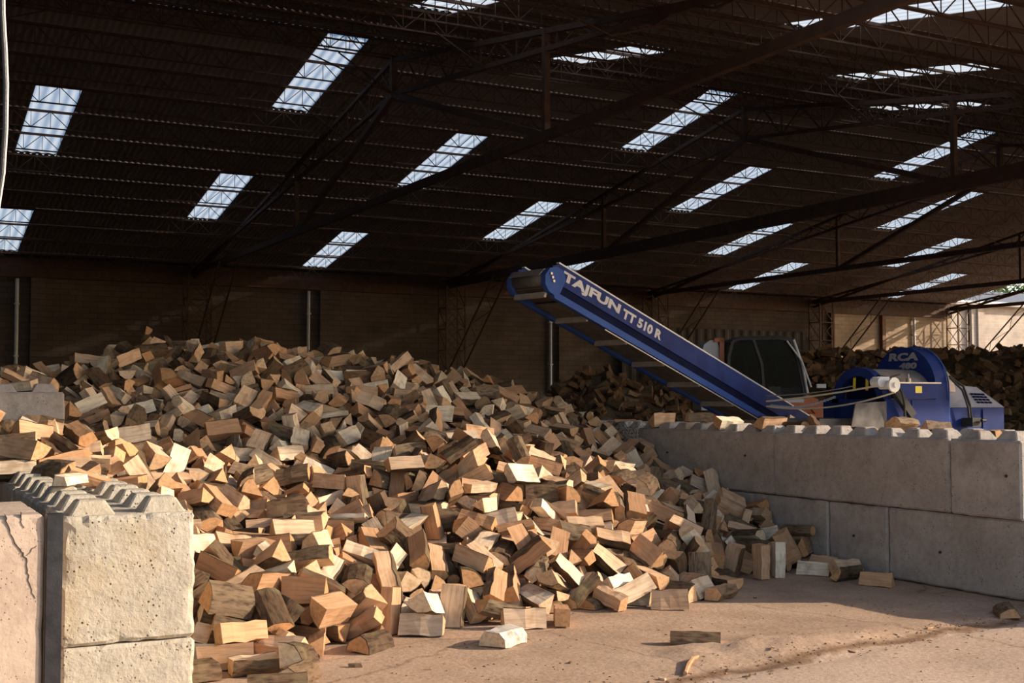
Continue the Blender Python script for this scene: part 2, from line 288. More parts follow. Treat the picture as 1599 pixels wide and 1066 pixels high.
def text_mesh(name, body, size, m, bold=0.0, depth=.002, xs=1.0, spacing=1.0):
    cu = bpy.data.curves.new(name, 'FONT'); cu.body = body; cu.size = size; cu.offset = bold; cu.extrude = depth; cu.resolution_u = 3; cu.space_character = spacing
    t = bpy.data.objects.new('tmp', cu); COL.objects.link(t); bpy.context.view_layer.update()
    me = bpy.data.meshes.new_from_object(t.evaluated_get(bpy.context.evaluated_depsgraph_get()))
    bpy.data.objects.remove(t); bpy.data.curves.remove(cu); me.materials.clear(); me.materials.append(m)
    x0 = min(v.co.x for v in me.vertices); y0 = min(v.co.y for v in me.vertices)
    for v in me.vertices: v.co.x = (v.co.x-x0)*xs; v.co.y -= y0
    o = bpy.data.objects.new(name, me); COL.objects.link(o); me.name = name; return o
ORD = ['zeroth', 'first', 'second', 'third', 'fourth', 'fifth', 'sixth', 'seventh', 'eighth', 'ninth', 'tenth', 'eleventh', 'twelfth', 'thirteenth', 'fourteenth', 'fifteenth']

# ---------------------------------------------------------------- ground
YB, EZ, RY = 45.0, 6.5, 25.75                 # back wall, eave height, ridge
SLOPE = math.tan(math.radians(10.0)); RZ = EZ+SLOPE*(YB-RY)
YF = 4.45; XL, XR = -8.0, 49.6                 # front eave and the two gable ends
def roof_z(y): return EZ+SLOPE*(YB-y) if y > RY else RZ-SLOPE*(RY-y)
def span(a, b, n): return [a+(b-a)*i/n for i in range(n)]
gx = [-60, -30, -12, -6, -3]+span(-1.5, 9.3, 135)+[9.3, 11, 15, 25, 40, 60, 90, 140]
gy = [-30, -12, -4, 0]+span(2, 9.4, 92)+[9.4, 11, 14, 20, 30, 45, 60, 90, 140]
def ground_z(x, y):
    if not (-1.5 < x < 9.3 and 2 < y < 9.4): return 0.0
    fade = min(1, (x+1.5)/.8, (9.3-x)/.8, (y-2)/.6, (9.4-y)/1.2)
    z = .010*noise.noise((x*.9, y*.9, 0))+.006*noise.noise((x*3, y*3, 4))
    edge = y-.13*x-4.85+.12*noise.noise((x*1.3, 0, 7))            # joint between the yard slab and the shed floor
    hump = math.exp(-((x-5.0)/.9)**2-((y-5.85)/.28)**2)
    z += .085*hump*(.7+.6*noise.noise((x*5, y*7, 2)))+.02*math.exp(-((x-6.2)/.8)**2-((y-5.95)/.2)**2)
    z -= .022*math.exp(-(edge/.05)**2)
    near_logs = 1 if y < 6.45 else max(0, 1-(y-6.45)/.5)
    return z*fade*(.35+.65*near_logs)-.004
mb = MB(); W_ = len(gx)
mb.v = [(x, y, ground_z(x, y)) for y in gy for x in gx]
mb.f = [(j*W_+i, j*W_+i+1, (j+1)*W_+i+1, (j+1)*W_+i) for j in range(len(gy)-1) for i in range(W_-1)]; mb.mi = [0]*len(mb.f)
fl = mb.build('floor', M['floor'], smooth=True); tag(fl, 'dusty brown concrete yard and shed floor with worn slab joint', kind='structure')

# ---------------------------------------------------------------- back wall, eave beam, pilasters
tag(MB().box(XL, 41.5, YB, YB+.25, 0, 6.45).build('wall_back', M['blockwall']), 'long concrete block wall, colour darkened for shade, closing the back of the shed', kind='structure')
tag(MB().box(41.5, 49.75, YB, YB+.25, 0, 6.45).build('wall_back', M['blockmid']), 'block stretch of the back wall, coloured paler for its sun patch', kind='structure')
tag(MB().box(XL, 49.6, YB-.22, YB-.003, 5.75, 6.42).build('trim_1', M['steel_dark']), 'dark steel eave beam along the top of the back wall', kind='structure')
tag(MB().box(XL-.25, XL, YF, YB+.25, 0, 6.0).add([(XL-.25, YF, 6), (XL, YF, 6), (XL, RY, RZ-.1), (XL-.25, RY, RZ-.1), (XL-.25, YB+.25, 6.3), (XL, YB+.25, 6.3)], [(0, 1, 2, 3), (3, 2, 5, 4), (0, 3, 4), (1, 5, 2), (0, 4, 5, 1)]).build('added_wall_left', M['blockwall']), 'unseen block gable wall added at the left end to darken the shed', kind='structure')  # out of view, added to keep the shed interior dark
MBf = MB().box(29.5, 49.6, YF+.2, YF+.45, 0, 5.95).build('added_wall_front', M['blockwall']); tag(MBf, 'unseen block wall added along the right part of the shed front', kind='structure')  # out of view, added to hold daylight back from the interior
tag(MB().box(XL, -3.0, YF+.2, YF+.45, 0, 5.95).build('added_wall_front', M['blockwall']), 'unseen block wall added along the left part of the shed front', kind='structure')  # its left counterpart, likewise unseen and added to darken the inside
n = 2
for x0, x1, mname, lab in ((5.0, 5.5, 'blockwall', 'block pilaster beside the leftmost drainpipe'), (15.45, 16.3, 'blockwall', 'wide block pilaster right of the second drainpipe'),
                     (26.1, 26.7, 'blockwall', 'block pilaster under the raised conveyor head'), (41.4, 41.62, 'rust_post', 'brown post left of the sun patch on the back wall'),
                     (44.75, 44.98, 'rust_post', 'brown post standing in the sun patch on the back wall')):
    tag(MB().box(x0, x1, YB-.2, YB-.001, 0, 5.74).build('trim_%d' % n, M[mname]), lab, kind='structure'); n += 1

# ---------------------------------------------------------------- roof: sheets, rooflights
SKX = [(-2.1, -1.1), (3.42, 4.5), (9.1, 10.1), (14.55, 15.55), (19.85, 20.8), (24.98, 25.92), (29.98, 30.95), (34.75, 35.75), (39.5, 40.55), (44.35, 45.4)]
cols = []; cur = XL
for a, b in SKX:
    k = max(1, round((a-cur)/1.12)); cols += [(cur+(a-cur)*i/k, cur+(a-cur)*(i+1)/k, -1) for i in range(k)]; cols.append((a, b, SKX.index((a, b)))); cur = b
cols += [(cur+(XR-cur)*i/4, cur+(XR-cur)*(i+1)/4, -1) for i in range(4)]
BK = [25.9, 30.5, 35.2, 39.75, 44.5]; FR = [25.6, 21.45, 16.95, 12.4, 7.8]
rows_b = [(BK[i]+(BK[i+1]-BK[i])*j/3, BK[i]+(BK[i+1]-BK[i])*(j+1)/3, i) for i in range(4) for j in range(3)]+[(44.5, 45.35, 9)]
rows_f = [(FR[i]+(FR[i+1]-FR[i])*j/3, FR[i]+(FR[i+1]-FR[i])*(j+1)/3, i) for i in range(4) for j in range(3)]+[(7.8, 6.2, 9), (6.2, YF, 9)]
def is_sky(ci, blk, front):
    if ci < 0 or blk > 3: return False
    if front: return (ci + blk) % 2 == 1 and ci in (2, 3, 4, 5, 6, 7)
    return (ci % 2 == 0) == (blk % 2 == 0)
def sheet_mesh(name, waves, m, per=4, amp=.022):
    n_ = waves*per; b = MB()
    vs_ = [(i/n_, y, amp*math.sin(2*math.pi*waves*i/n_)) for y in (0, 1) for i in range(n_+1)]
    me = bpy.data.meshes.new(name); me.from_pydata(vs_, [], [(i, i+1, n_+2+i, n_+1+i) for i in range(n_)]); me.materials.append(m); me.update(); me.shade_smooth(); return me
SH = sheet_mesh('roof_sheet', 7, M['sheet'])
ceil = empty('ceiling', (20, RY, RZ)); tag(ceil, 'wide low-pitched roof of dark corrugated sheets over the shed', kind='structure')
sheets = []; lights_ = []
AN = math.radians(10.0)
for front, rows in ((False, rows_b), (True, rows_f)):
    for ya, yb, blk in rows:
        y0, y1 = min(ya, yb), max(ya, yb)
        for xa, xb, ci in cols:
            if is_sky(ci, blk, front): continue
            sheets.append((front, xa, xb, y0, y1))
    for blk in range(4):
        for xa, xb, ci in cols:
            if is_sky(ci, blk, front):
                E_ = FR if front else BK; lights_.append((front, xa, xb, min(E_[blk], E_[blk+1])+.12, max(E_[blk], E_[blk+1])-.1, blk, ci))
sheets.append((False, XL, XR, 25.58, 25.92))                      # ridge capping strip, split below
sheets.pop()
def sheet_matrix(front, xa, xb, y0, y1, lap=.1):
    cy = math.cos(AN); 
    if front: o = Vector((xa, y0, roof_z(y0))); rot = Matrix.Rotation(AN, 4, 'X')
    else: o = Vector((xa, y0, roof_z(y0))); rot = Matrix.Rotation(-AN, 4, 'X')
    return Matrix.Translation(o)@rot@Matrix.Diagonal((xb-xa+.03, (y1-y0)/cy+lap, 1, 1))
def view_area(front, xa, xb, y0, y1):
    P = [project((x, y, roof_z(y))) for x, y in ((xa, y0), (xb, y0), (xb, y1), (xa, y1))]
    if any(p[2] < 1 for p in P): return 0
    if max(p[0] for p in P) < 0 or min(p[0] for p in P) > 1599 or max(p[1] for p in P) < 0 or min(p[1] for p in P) > 1066: return 0
    return abs(sum(P[i][0]*P[(i+1) % 4][1]-P[(i+1) % 4][0]*P[i][1] for i in range(4)))/2
sheets.sort(key=lambda s: -view_area(*s))
Ci = ceil.matrix_world.inverted() if False else Matrix.Translation((-20, -RY, -RZ))
for s in sheets[:300]:
    o = bpy.data.objects.new('roof_sheet', SH); COL.objects.link(o); o.parent = ceil; o.matrix_local = Ci@sheet_matrix(*s)
vs_, fs_ = [], []
base_v = [v.co.copy() for v in SH.vertices]; base_f = [tuple(p.vertices) for p in SH.polygons]
for s in sheets[300:]:
    mt = Ci@sheet_matrix(*s); k = len(vs_); vs_ += [tuple(mt@v) for v in base_v]; fs_ += [tuple(k+i for i in f) for f in base_f]
me = bpy.data.meshes.new('roof_sheets'); me.from_pydata(vs_, [], fs_); me.materials.append(M['sheet']); me.shade_smooth(); me.update()
o = bpy.data.objects.new('roof_sheets', me); COL.objects.link(o); o.parent = ceil; o['kind'] = 'stuff'
rb = MB(); rb.bar((XL, RY, RZ+.045), (XR, RY, RZ+.045), .5, .02); rb.build('ridge_cap', M['sheet'], ceil).matrix_local = Ci
SKM = sheet_mesh('rooflight_sheet', 4, M['skylight'], 6, .011)
rowname = {(False, 0): 'uppermost back-slope row', (False, 1): 'second back-slope row', (False, 2): 'third back-slope row', (False, 3): 'lowest back-slope row',
           (True, 0): 'front-slope row next to the ridge', (True, 1): 'second front-slope row', (True, 2): 'third front-slope row', (True, 3): 'lowest front-slope row'}
nw = 1
for front, xa, xb, y0, y1, blk, ci in sorted(lights_, key=lambda q: (q[0], q[5], q[1])):
    if view_area(front, xa, xb, y0, y1) <= 0 and front: 
        pass
    mt = sheet_matrix(front, xa, xb-.03, y0, y1, 0); d = SKM.copy(); d.transform(mt); d.name = 'rooflight'
    o = bpy.data.objects.new('window_%d' % nw, d); COL.objects.link(o); nw += 1
    mates = sorted(q[1] for q in lights_ if q[0] == front and q[5] == blk)
    tag(o, 'bright translucent rooflight, %s from the left in the %s' % (ORD[mates.index(xa)+1], rowname[(front, blk)]), kind='structure')
    # filler strips so that the roof is closed round the rooflight
gap = MB()
for front, xa, xb, y0, y1, blk, ci in lights_:
    for a, b in ((y0-.14, y0+.02), (y1-.02, y1+.14)):
        za, zb = roof_z(a)+.012, roof_z(b)+.012
        gap.add([(xa, a, za), (xb, a, za), (xb, b, zb), (xa, b, zb)], [(0, 1, 2, 3)])
gap.build('rooflight_flashing', M['sheet'], ceil).matrix_local = Ci

# ---------------------------------------------------------------- lattice purlins, one line each
def purlin_parts():
    top = MB().bar((XL, 0, 0), (XR, 0, 0), .05, .06); bot = MB().bar((XL, 0, -.42), (XR, 0, -.42), .032, .032); web = MB()
    x = XL; i = 0; p = .46
    while x+p <= XR:
        a, b = ((x, 0, 0), (x+p, 0, -.42)) if i % 2 == 0 else ((x, 0, -.42), (x+p, 0, 0))
        web.bar(a, b, .017, caps=False); web.bar((x+p, 0, 0), (x+p, 0, -.42), .013, caps=False); x += p; i += 1
    return top, bot, web
tp, bt, wb = purlin_parts()
proto = empty('roof_purlin'); parts = [tp.build('top_chord', M['steel_dark'], proto), bt.build('bottom_chord', M['steel_dark'], proto), wb.build('web_lacing', M['steel_dark'], proto)]
pys = [(y, False) for y in [RY+.12]+[r[1] for r in rows_b[:-1]]]+[(y, True) for y in [RY-.12]+[r[1] for r in rows_f[:-1]]]
cnt = {False: 0, True: 0}
for i, (y, front) in enumerate(pys):
    r = proto if i == 0 else proto.copy()
    if i:
        COL.objects.link(r)
        for q in parts: c = q.copy(); COL.objects.link(c); c.parent = r
    cnt[front] += 1; r.location = (0, y, roof_z(y)-.06)
    tag(r, 'thin steel lattice purlin under the %s roof slope, %s line down from the ridge' % ('front' if front else 'back', ORD[cnt[front]]), 'purlin', 'lattice purlins under the roof')

# ---------------------------------------------------------------- trusses
TX = [0.75, 10.6, 20.8, 30.7, 40.25, 49.45]
TLAB = ['steel roof truss left of the picture edge over the left block stack', 'nearest steel roof truss in view, its tie crossing the upper middle', 'second steel roof truss with the deep dark tie beam at right',
        'third steel roof truss, behind the conveyor', 'fourth steel roof truss, above the brown posts', 'end steel roof truss at the open right gable']
TIE = 6.2
for k, tx in enumerate(TX):
    t = empty('roof_truss', (tx, YB, 0)); tag(t, TLAB[k], 'truss', 'steel roof trusses')
    def part(name, fn):
        b = MB(); fn(b); b.v = [(x-tx, y-YB, z) for x, y, z in b.v]; return b.build(name, M['steel_dark'], t)
    top = lambda y: roof_z(y)-.56
    def low(y):
        u = (abs(y-RY))/(YB-RY); return RZ-1.36-(RZ-1.36-TIE-.02)*min(1, u)
    dt = .34 if k == 2 else .17
    part('tie_beam', lambda b: b.bar((tx, YF+.5, TIE), (tx, YB-.25, TIE), .12, dt))
    for sgn, yend in ((1, YB-.25), (-1, YF+.5)):
        part('top_chord', lambda b: b.bar((tx, RY, top(RY)), (tx, yend, top(yend)), .1, .1))
        part('bottom_chord', lambda b: b.bar((tx, RY, low(RY)), (tx, yend, low(yend)+.03), .09, .09))
        yp = RY+sgn*7.1
        part('post', lambda b: b.bar((tx, yp, TIE), (tx, yp, top(yp)), .11, .11))
        part('diagonal_strut', lambda b: b.bar((tx, RY, low(RY)), (tx, yp, TIE), .13, .13))
        def lace(b):
            y = RY; i = 0
            while abs(y-RY) < abs(yend-RY)-1.2:
                y2 = y+sgn*.75
                b.bar((tx, y, top(y) if i % 2 else low(y)), (tx, y2, low(y2) if i % 2 else top(y2)), .035, caps=False)
                if i % 2: b.bar((tx, y2, low(y2)), (tx, y2, top(y2)), .03, caps=False)
                y = y2; i += 1
        part('web_lacing', lace)
    part('king_post', lambda b: b.bar((tx, RY, low(RY)-.1), (tx, RY, top(RY)+.08), .14, .14))
    spots = [((tx, RY, low(RY)), (tx+dx, RY+.12, roof_z(RY+.12)-.5)) for dx in (-2.3, -1.3, 1.3, 2.3)]           # braces from the truss up to the purlins
    spots += [((tx, yy, low(yy)), (tx+dx, yy, roof_z(yy)-.5)) for yy in (29.0, 33.6, 38.2, 21.0, 16.5, 12) for dx in (-1.1, 1.1)]
    for pa, pb_ in spots:
        if XL < pb_[0] < XR: part('purlin_brace', lambda b: b.bar(pa, pb_, .028))

# ---------------------------------------------------------------- lattice columns at the back wall
CLAB = {10.6: 'lattice steel column at the back wall behind the heap crest', 20.8: 'lattice steel column at the back wall left of the conveyor head', 30.7: 'lattice steel column at the back wall behind the conveyor',
        40.25: 'lattice steel column at the back wall behind the loader cab', 49.45: 'lattice steel column at the open right corner of the shed', 0.75: 'lattice steel column at the back wall beyond the left edge'}
for tx in TX[1:]:
    c = empty('lattice_column', (tx, YB-.75, 0)); tag(c, CLAB[tx], 'column', 'lattice columns along the back wall')
    w, d = .42, .36
    for sx in (-1, 1):
        for sy in (-1, 1): MB().bar((sx*w, sy*d, 0), (sx*w, sy*d, TIE-.1), .05, .05).build('leg', M['steel_dark'], c)
    b = MB(); z = .1; i = 0
    while z < 5.4:
        z2 = z+.85
        for sy in (-1, 1):
            b.bar((-w, sy*d, z), (w, sy*d, z), .03, caps=False)
            b.bar((-w if i % 2 else w, sy*d, z), (w if i % 2 else -w, sy*d, z2), .028, caps=False); b.bar((w if i % 2 else -w, sy*d, z), (-w if i % 2 else w, sy*d, z2), .022, caps=False)
        for sx in (-1, 1): b.bar((sx*w, -d, z), (sx*w, d, z2), .028, caps=False); b.bar((sx*w, -d, z), (sx*w, d, z), .028, caps=False)
        z = z2; i += 1
    b.build('lacing', M['steel_dark'], c)
    for s in (-1, 1):
        MB().bar((s*.3, -d, 2.7), (s*.3, -4.2, TIE-.1), .05, .05).build('knee_brace', M['steel_dark'], c)
    b = MB()
    for q in range(6):
        u, u2 = q/6, (q+1)/6; f = lambda u, s: (s*.3, -d+(-4.2+d)*u, 2.7+(TIE-2.8)*u)
        b.bar(f(u, -1 if q % 2 else 1), f(u2, 1 if q % 2 else -1), .02, caps=False)
    b.build('brace_lacing', M['steel_dark'], c)
# ---------------------------------------------------------------- drainpipes
for x, lab in ((4.56, 'pale drainpipe on the back wall near the left edge'), (15.0, 'pale drainpipe on the back wall above the middle of the heap'), (25.72, 'pale drainpipe on the back wall under the conveyor head'),
               (47.0, 'grey drainpipe on the back wall by the sun patch')):
    b = MB().tube([(x, YB-.12, 0.02), (x, YB-.12, 5.7)], .065, 10)
    for z in (1.2, 3.0, 4.8): b.box(x-.085, x+.085, YB-.2, YB-.005, z, z+.05)
    tag(b.build('drainpipe', M['galv']), lab, 'pipe', 'drainpipes on the back wall')
# a low screen of corrugated cladding against the back wall, behind the loader
cl = MB(); nseg = 84; x0, x1 = 29.2, 40.0
zz = [.06*(1 if (i//2) % 2 else 0) for i in range(nseg+1)]
cl.v = [(x0+(x1-x0)*i/nseg, YB-.32+zz[i], z) for z in (0, 4.75) for i in range(nseg+1)]; cl.v += [(x0+(x1-x0)*i/nseg, YB-.305+zz[i], z) for z in (0, 4.75) for i in range(nseg+1)]
q = nseg+1; cl.f = [(i, i+1, q+i+1, q+i) for i in range(nseg)]+[(2*q+i+1, 2*q+i, 3*q+i, 3*q+i+1) for i in range(nseg)]+[(q+i, q+i+1, 3*q+i+1, 3*q+i) for i in range(nseg)]; cl.mi = [0]*len(cl.f)
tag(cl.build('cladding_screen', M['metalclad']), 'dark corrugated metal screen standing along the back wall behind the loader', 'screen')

# ---------------------------------------------------------------- outside: neighbouring building and trees
nb = empty('neighbour_building', (62, 47.4, 0)); tag(nb, 'pale block building with slate grey roof beyond the open gable', 'building')
MB().box(-11.2, 22, 0, 9, 0, 6.9).build('wall', M['blockpale'], nb)
MB().add([(-11.4, -.35, 6.95), (22.2, -.35, 6.95), (22.2, 8, 8.6), (-11.4, 8, 8.6), (-11.4, -.35, 6.8), (22.2, -.35, 6.8), (22.2, 8, 8.45), (-11.4, 8, 8.45)],
         [(0, 1, 2, 3), (7, 6, 5, 4), (0, 4, 5, 1), (1, 5, 6, 2), (2, 6, 7, 3), (3, 7, 4, 0)]).build('roof', M['tile'], nb)
MB().tube([(-11.4, -.45, 6.85), (22.2, -.45, 6.85)], .13, 8).build('gutter', M['whitegut'], nb)
MB().tube([(-8.3, -.15, 0), (-8.3, -.15, 6.8)], .11, 8).build('downpipe', M['steel_blk'], nb)
for x in (-7.6, 1, 10): MB().box(x, x+.5, -.12, -.001, 0, 6.7).build('pilaster', M['blockpale'], nb)
def tree(x, y, h, seed, lab, rx):
    rnd = random.Random(seed); t = empty('broadleaf_tree', (x, y, 0)); tag(t, lab, 'tree', 'trees beyond the neighbouring building')
    tr = MB(); tr.tube([(0, 0, 0), (.2, .1, h*.25), (-.1, .2, h*.5), (.15, 0, h*.75)], [.38, .3, .2, .08], 8)
    for k in range(7):
        a = rnd.uniform(0, 6.28); z = h*rnd.uniform(.3, .6); tr.tube([(0, .1, z), (math.cos(a)*rx*.4, math.sin(a)*rx*.4, z+h*.14), (math.cos(a)*rx*.75, math.sin(a)*rx*.75, z+h*.22)], [.14, .08, .03], 6)
    tr.build('trunk', M['trunk'], t); b = MB()
    blobs = [(rnd.gauss(0, rx*.42), rnd.gauss(0, rx*.42), h*rnd.uniform(.34, .92), rnd.uniform(.7, 1.5)) for _ in range(46)]
    for bx_, by_, bz_, r_ in blobs:
        for _ in range(70):
            d = Vector((rnd.gauss(0, 1), rnd.gauss(0, 1), rnd.gauss(0, 1))).normalized(); p = Vector((bx_, by_, bz_))+d*r_*rnd.uniform(.55, 1.05)
            u = Vector((rnd.gauss(0, 1), rnd.gauss(0, 1), rnd.gauss(0, .6))).normalized(); w = u.cross(d+Vector((.1, .2, .3))).normalized(); s_ = rnd.uniform(.14, .26)
            b.add([p-u*s_, p+w*s_*.5, p+u*s_, p-w*s_*.5], [(0, 1, 2, 3)])
    me = bpy.data.meshes.new('foliage'); me.from_pydata(b.v, [], b.f); me.materials.append(M['leaf']); me.update(); o = bpy.data.objects.new('foliage', me); COL.objects.link(o); o.parent = t
tree(78, 67, 13, 5, 'leafy green tree left of the pair behind the neighbouring building', 4.2)
tree(88, 66, 14, 8, 'leafy green tree right of the pair behind the neighbouring building', 4.6)

# ---- log shapes -------------------------------------------------------------
LOG_KINDS = []      # (kind word, cross-section [(y,z)...], bark flags per edge, length)
def make_log_sections():
    rnd = random.Random(11)
    def wedge(R, ang, n=4, jit=.004):
        pts = [(0.0, 0.0)]; fl = [0]
        for i in range(n + 1):
            a = -ang/2 + ang*i/n
            rr = R*rnd.uniform(.95, 1.05)
            pts.append((rr*math.cos(a), rr*math.sin(a)))
        m = len(pts); fl = [1 if 1 <= i < m-1 else 0 for i in range(m)]
        return pts, fl
    def half(R, n=6):
        pts = []
        for i in range(n + 1):
            a = -math.pi/2 + math.pi*i/n
            rr = R*rnd.uniform(.94, 1.06)
            pts.append((rr*math.cos(a)*rnd.uniform(.9, 1.1), rr*math.sin(a)))
        m = len(pts); fl = [1 if i < m-1 else 0 for i in range(m)]
        return pts, fl
    def poly(pts, fl):
        return [(x+rnd.uniform(-.006, .006), y+rnd.uniform(-.006, .006)) for x, y in pts], fl
    def rnd_round(R, n=9):
        pts = [(R*rnd.uniform(.93, 1.07)*math.cos(2*math.pi*i/n), R*rnd.uniform(.93, 1.07)*math.sin(2*math.pi*i/n)) for i in range(n)]
        return pts, [1]*n
    spec = [('wedge', wedge(.135, 1.35), .29), ('wedge', wedge(.150, 1.0), .27), ('wedge', wedge(.120, 1.7), .30),
            ('wedge', wedge(.165, .85), .28), ('wedge', wedge(.125, 1.2), .26), ('wedge', wedge(.14, 1.5), .31),
            ('half', half(.080), .29), ('half', half(.092), .27), ('half', half(.070), .31),
            ('block', poly([(-.06, -.05), (.055, -.055), (.065, .045), (-.05, .06)], [0]*4), .29),
            ('block', poly([(-.065, -.035), (.06, -.045), (.05, .05), (-.045, .04)], [0]*4), .27),
            ('block', poly([(-.05, -.045), (.05, -.05), (.075, 0), (.05, .05), (-.055, .045)], [0, 1, 1, 0, 0]), .30),
            ('billet', poly([(-.055, -.05), (.06, -.045), (.0, .065)], [0]*3), .29),
            ('billet', poly([(-.06, -.04), (.065, -.05), (.03, .06)], [0]*3), .27),
            ('stick', poly([(-.035, -.025), (.035, -.028), (.03, .026), (-.03, .02)], [0, 1, 0, 0]), .30),
            ('stick', poly([(-.045, -.018), (.04, -.02), (.045, .02), (-.04, .022)], [0]*4), .28),
            ('round', rnd_round(.052), .30)]
    for k, (pts, fl), L in spec:
        a2 = cx = cy = 0
        for i in range(len(pts)):
            x0, y0 = pts[i]; x1, y1 = pts[(i+1) % len(pts)]
            c = x0*y1-x1*y0; a2 += c; cx += (x0+x1)*c; cy += (y0+y1)*c
        cx /= 3*a2; cy /= 3*a2
        LOG_KINDS.append((k, [(x-cx, y-cy) for x, y in pts], fl, L*.98))
make_log_sections()
LOG_WEIGHT = [3, 3, 3, 2, 3, 3, 2.5, 2.5, 2, 3, 3, 2.5, 2.5, 2.5, 1, 1, .7]

def log_rings(v):
    """rings of points along the log, lengthwise x, with the unevenness of split wood"""
    kind, pts, fl, L = LOG_KINDS[v]
    rnd = random.Random(100+v)
    n = len(pts); S = 4; rings = []
    slant0, slant1 = rnd.uniform(-.12, .12), rnd.uniform(-.12, .12)
    tw = rnd.uniform(-.12, .12); tap = rnd.uniform(.88, 1.0)
    for s in range(S+1):
        u = s/S; sc = 1-(1-tap)*u; a = tw*(u-.5); ca, sa = math.cos(a), math.sin(a)
        bow = .006*math.sin(math.pi*u)*rnd.uniform(-1, 1)
        ring = []
        for i, (y, z) in enumerate(pts):
            j = .004 if 0 < s < S else .001
            yy = (y*ca-z*sa)*sc+rnd.uniform(-j, j)+bow; zz = (y*sa+z*ca)*sc+rnd.uniform(-j, j)
            x = (u-.5)*L + (slant0*(1-u)+slant1*u)*yy*(1 if s in (0, S) else .5)
            ring.append((x, yy, zz))
        rings.append(ring)
    return rings, fl

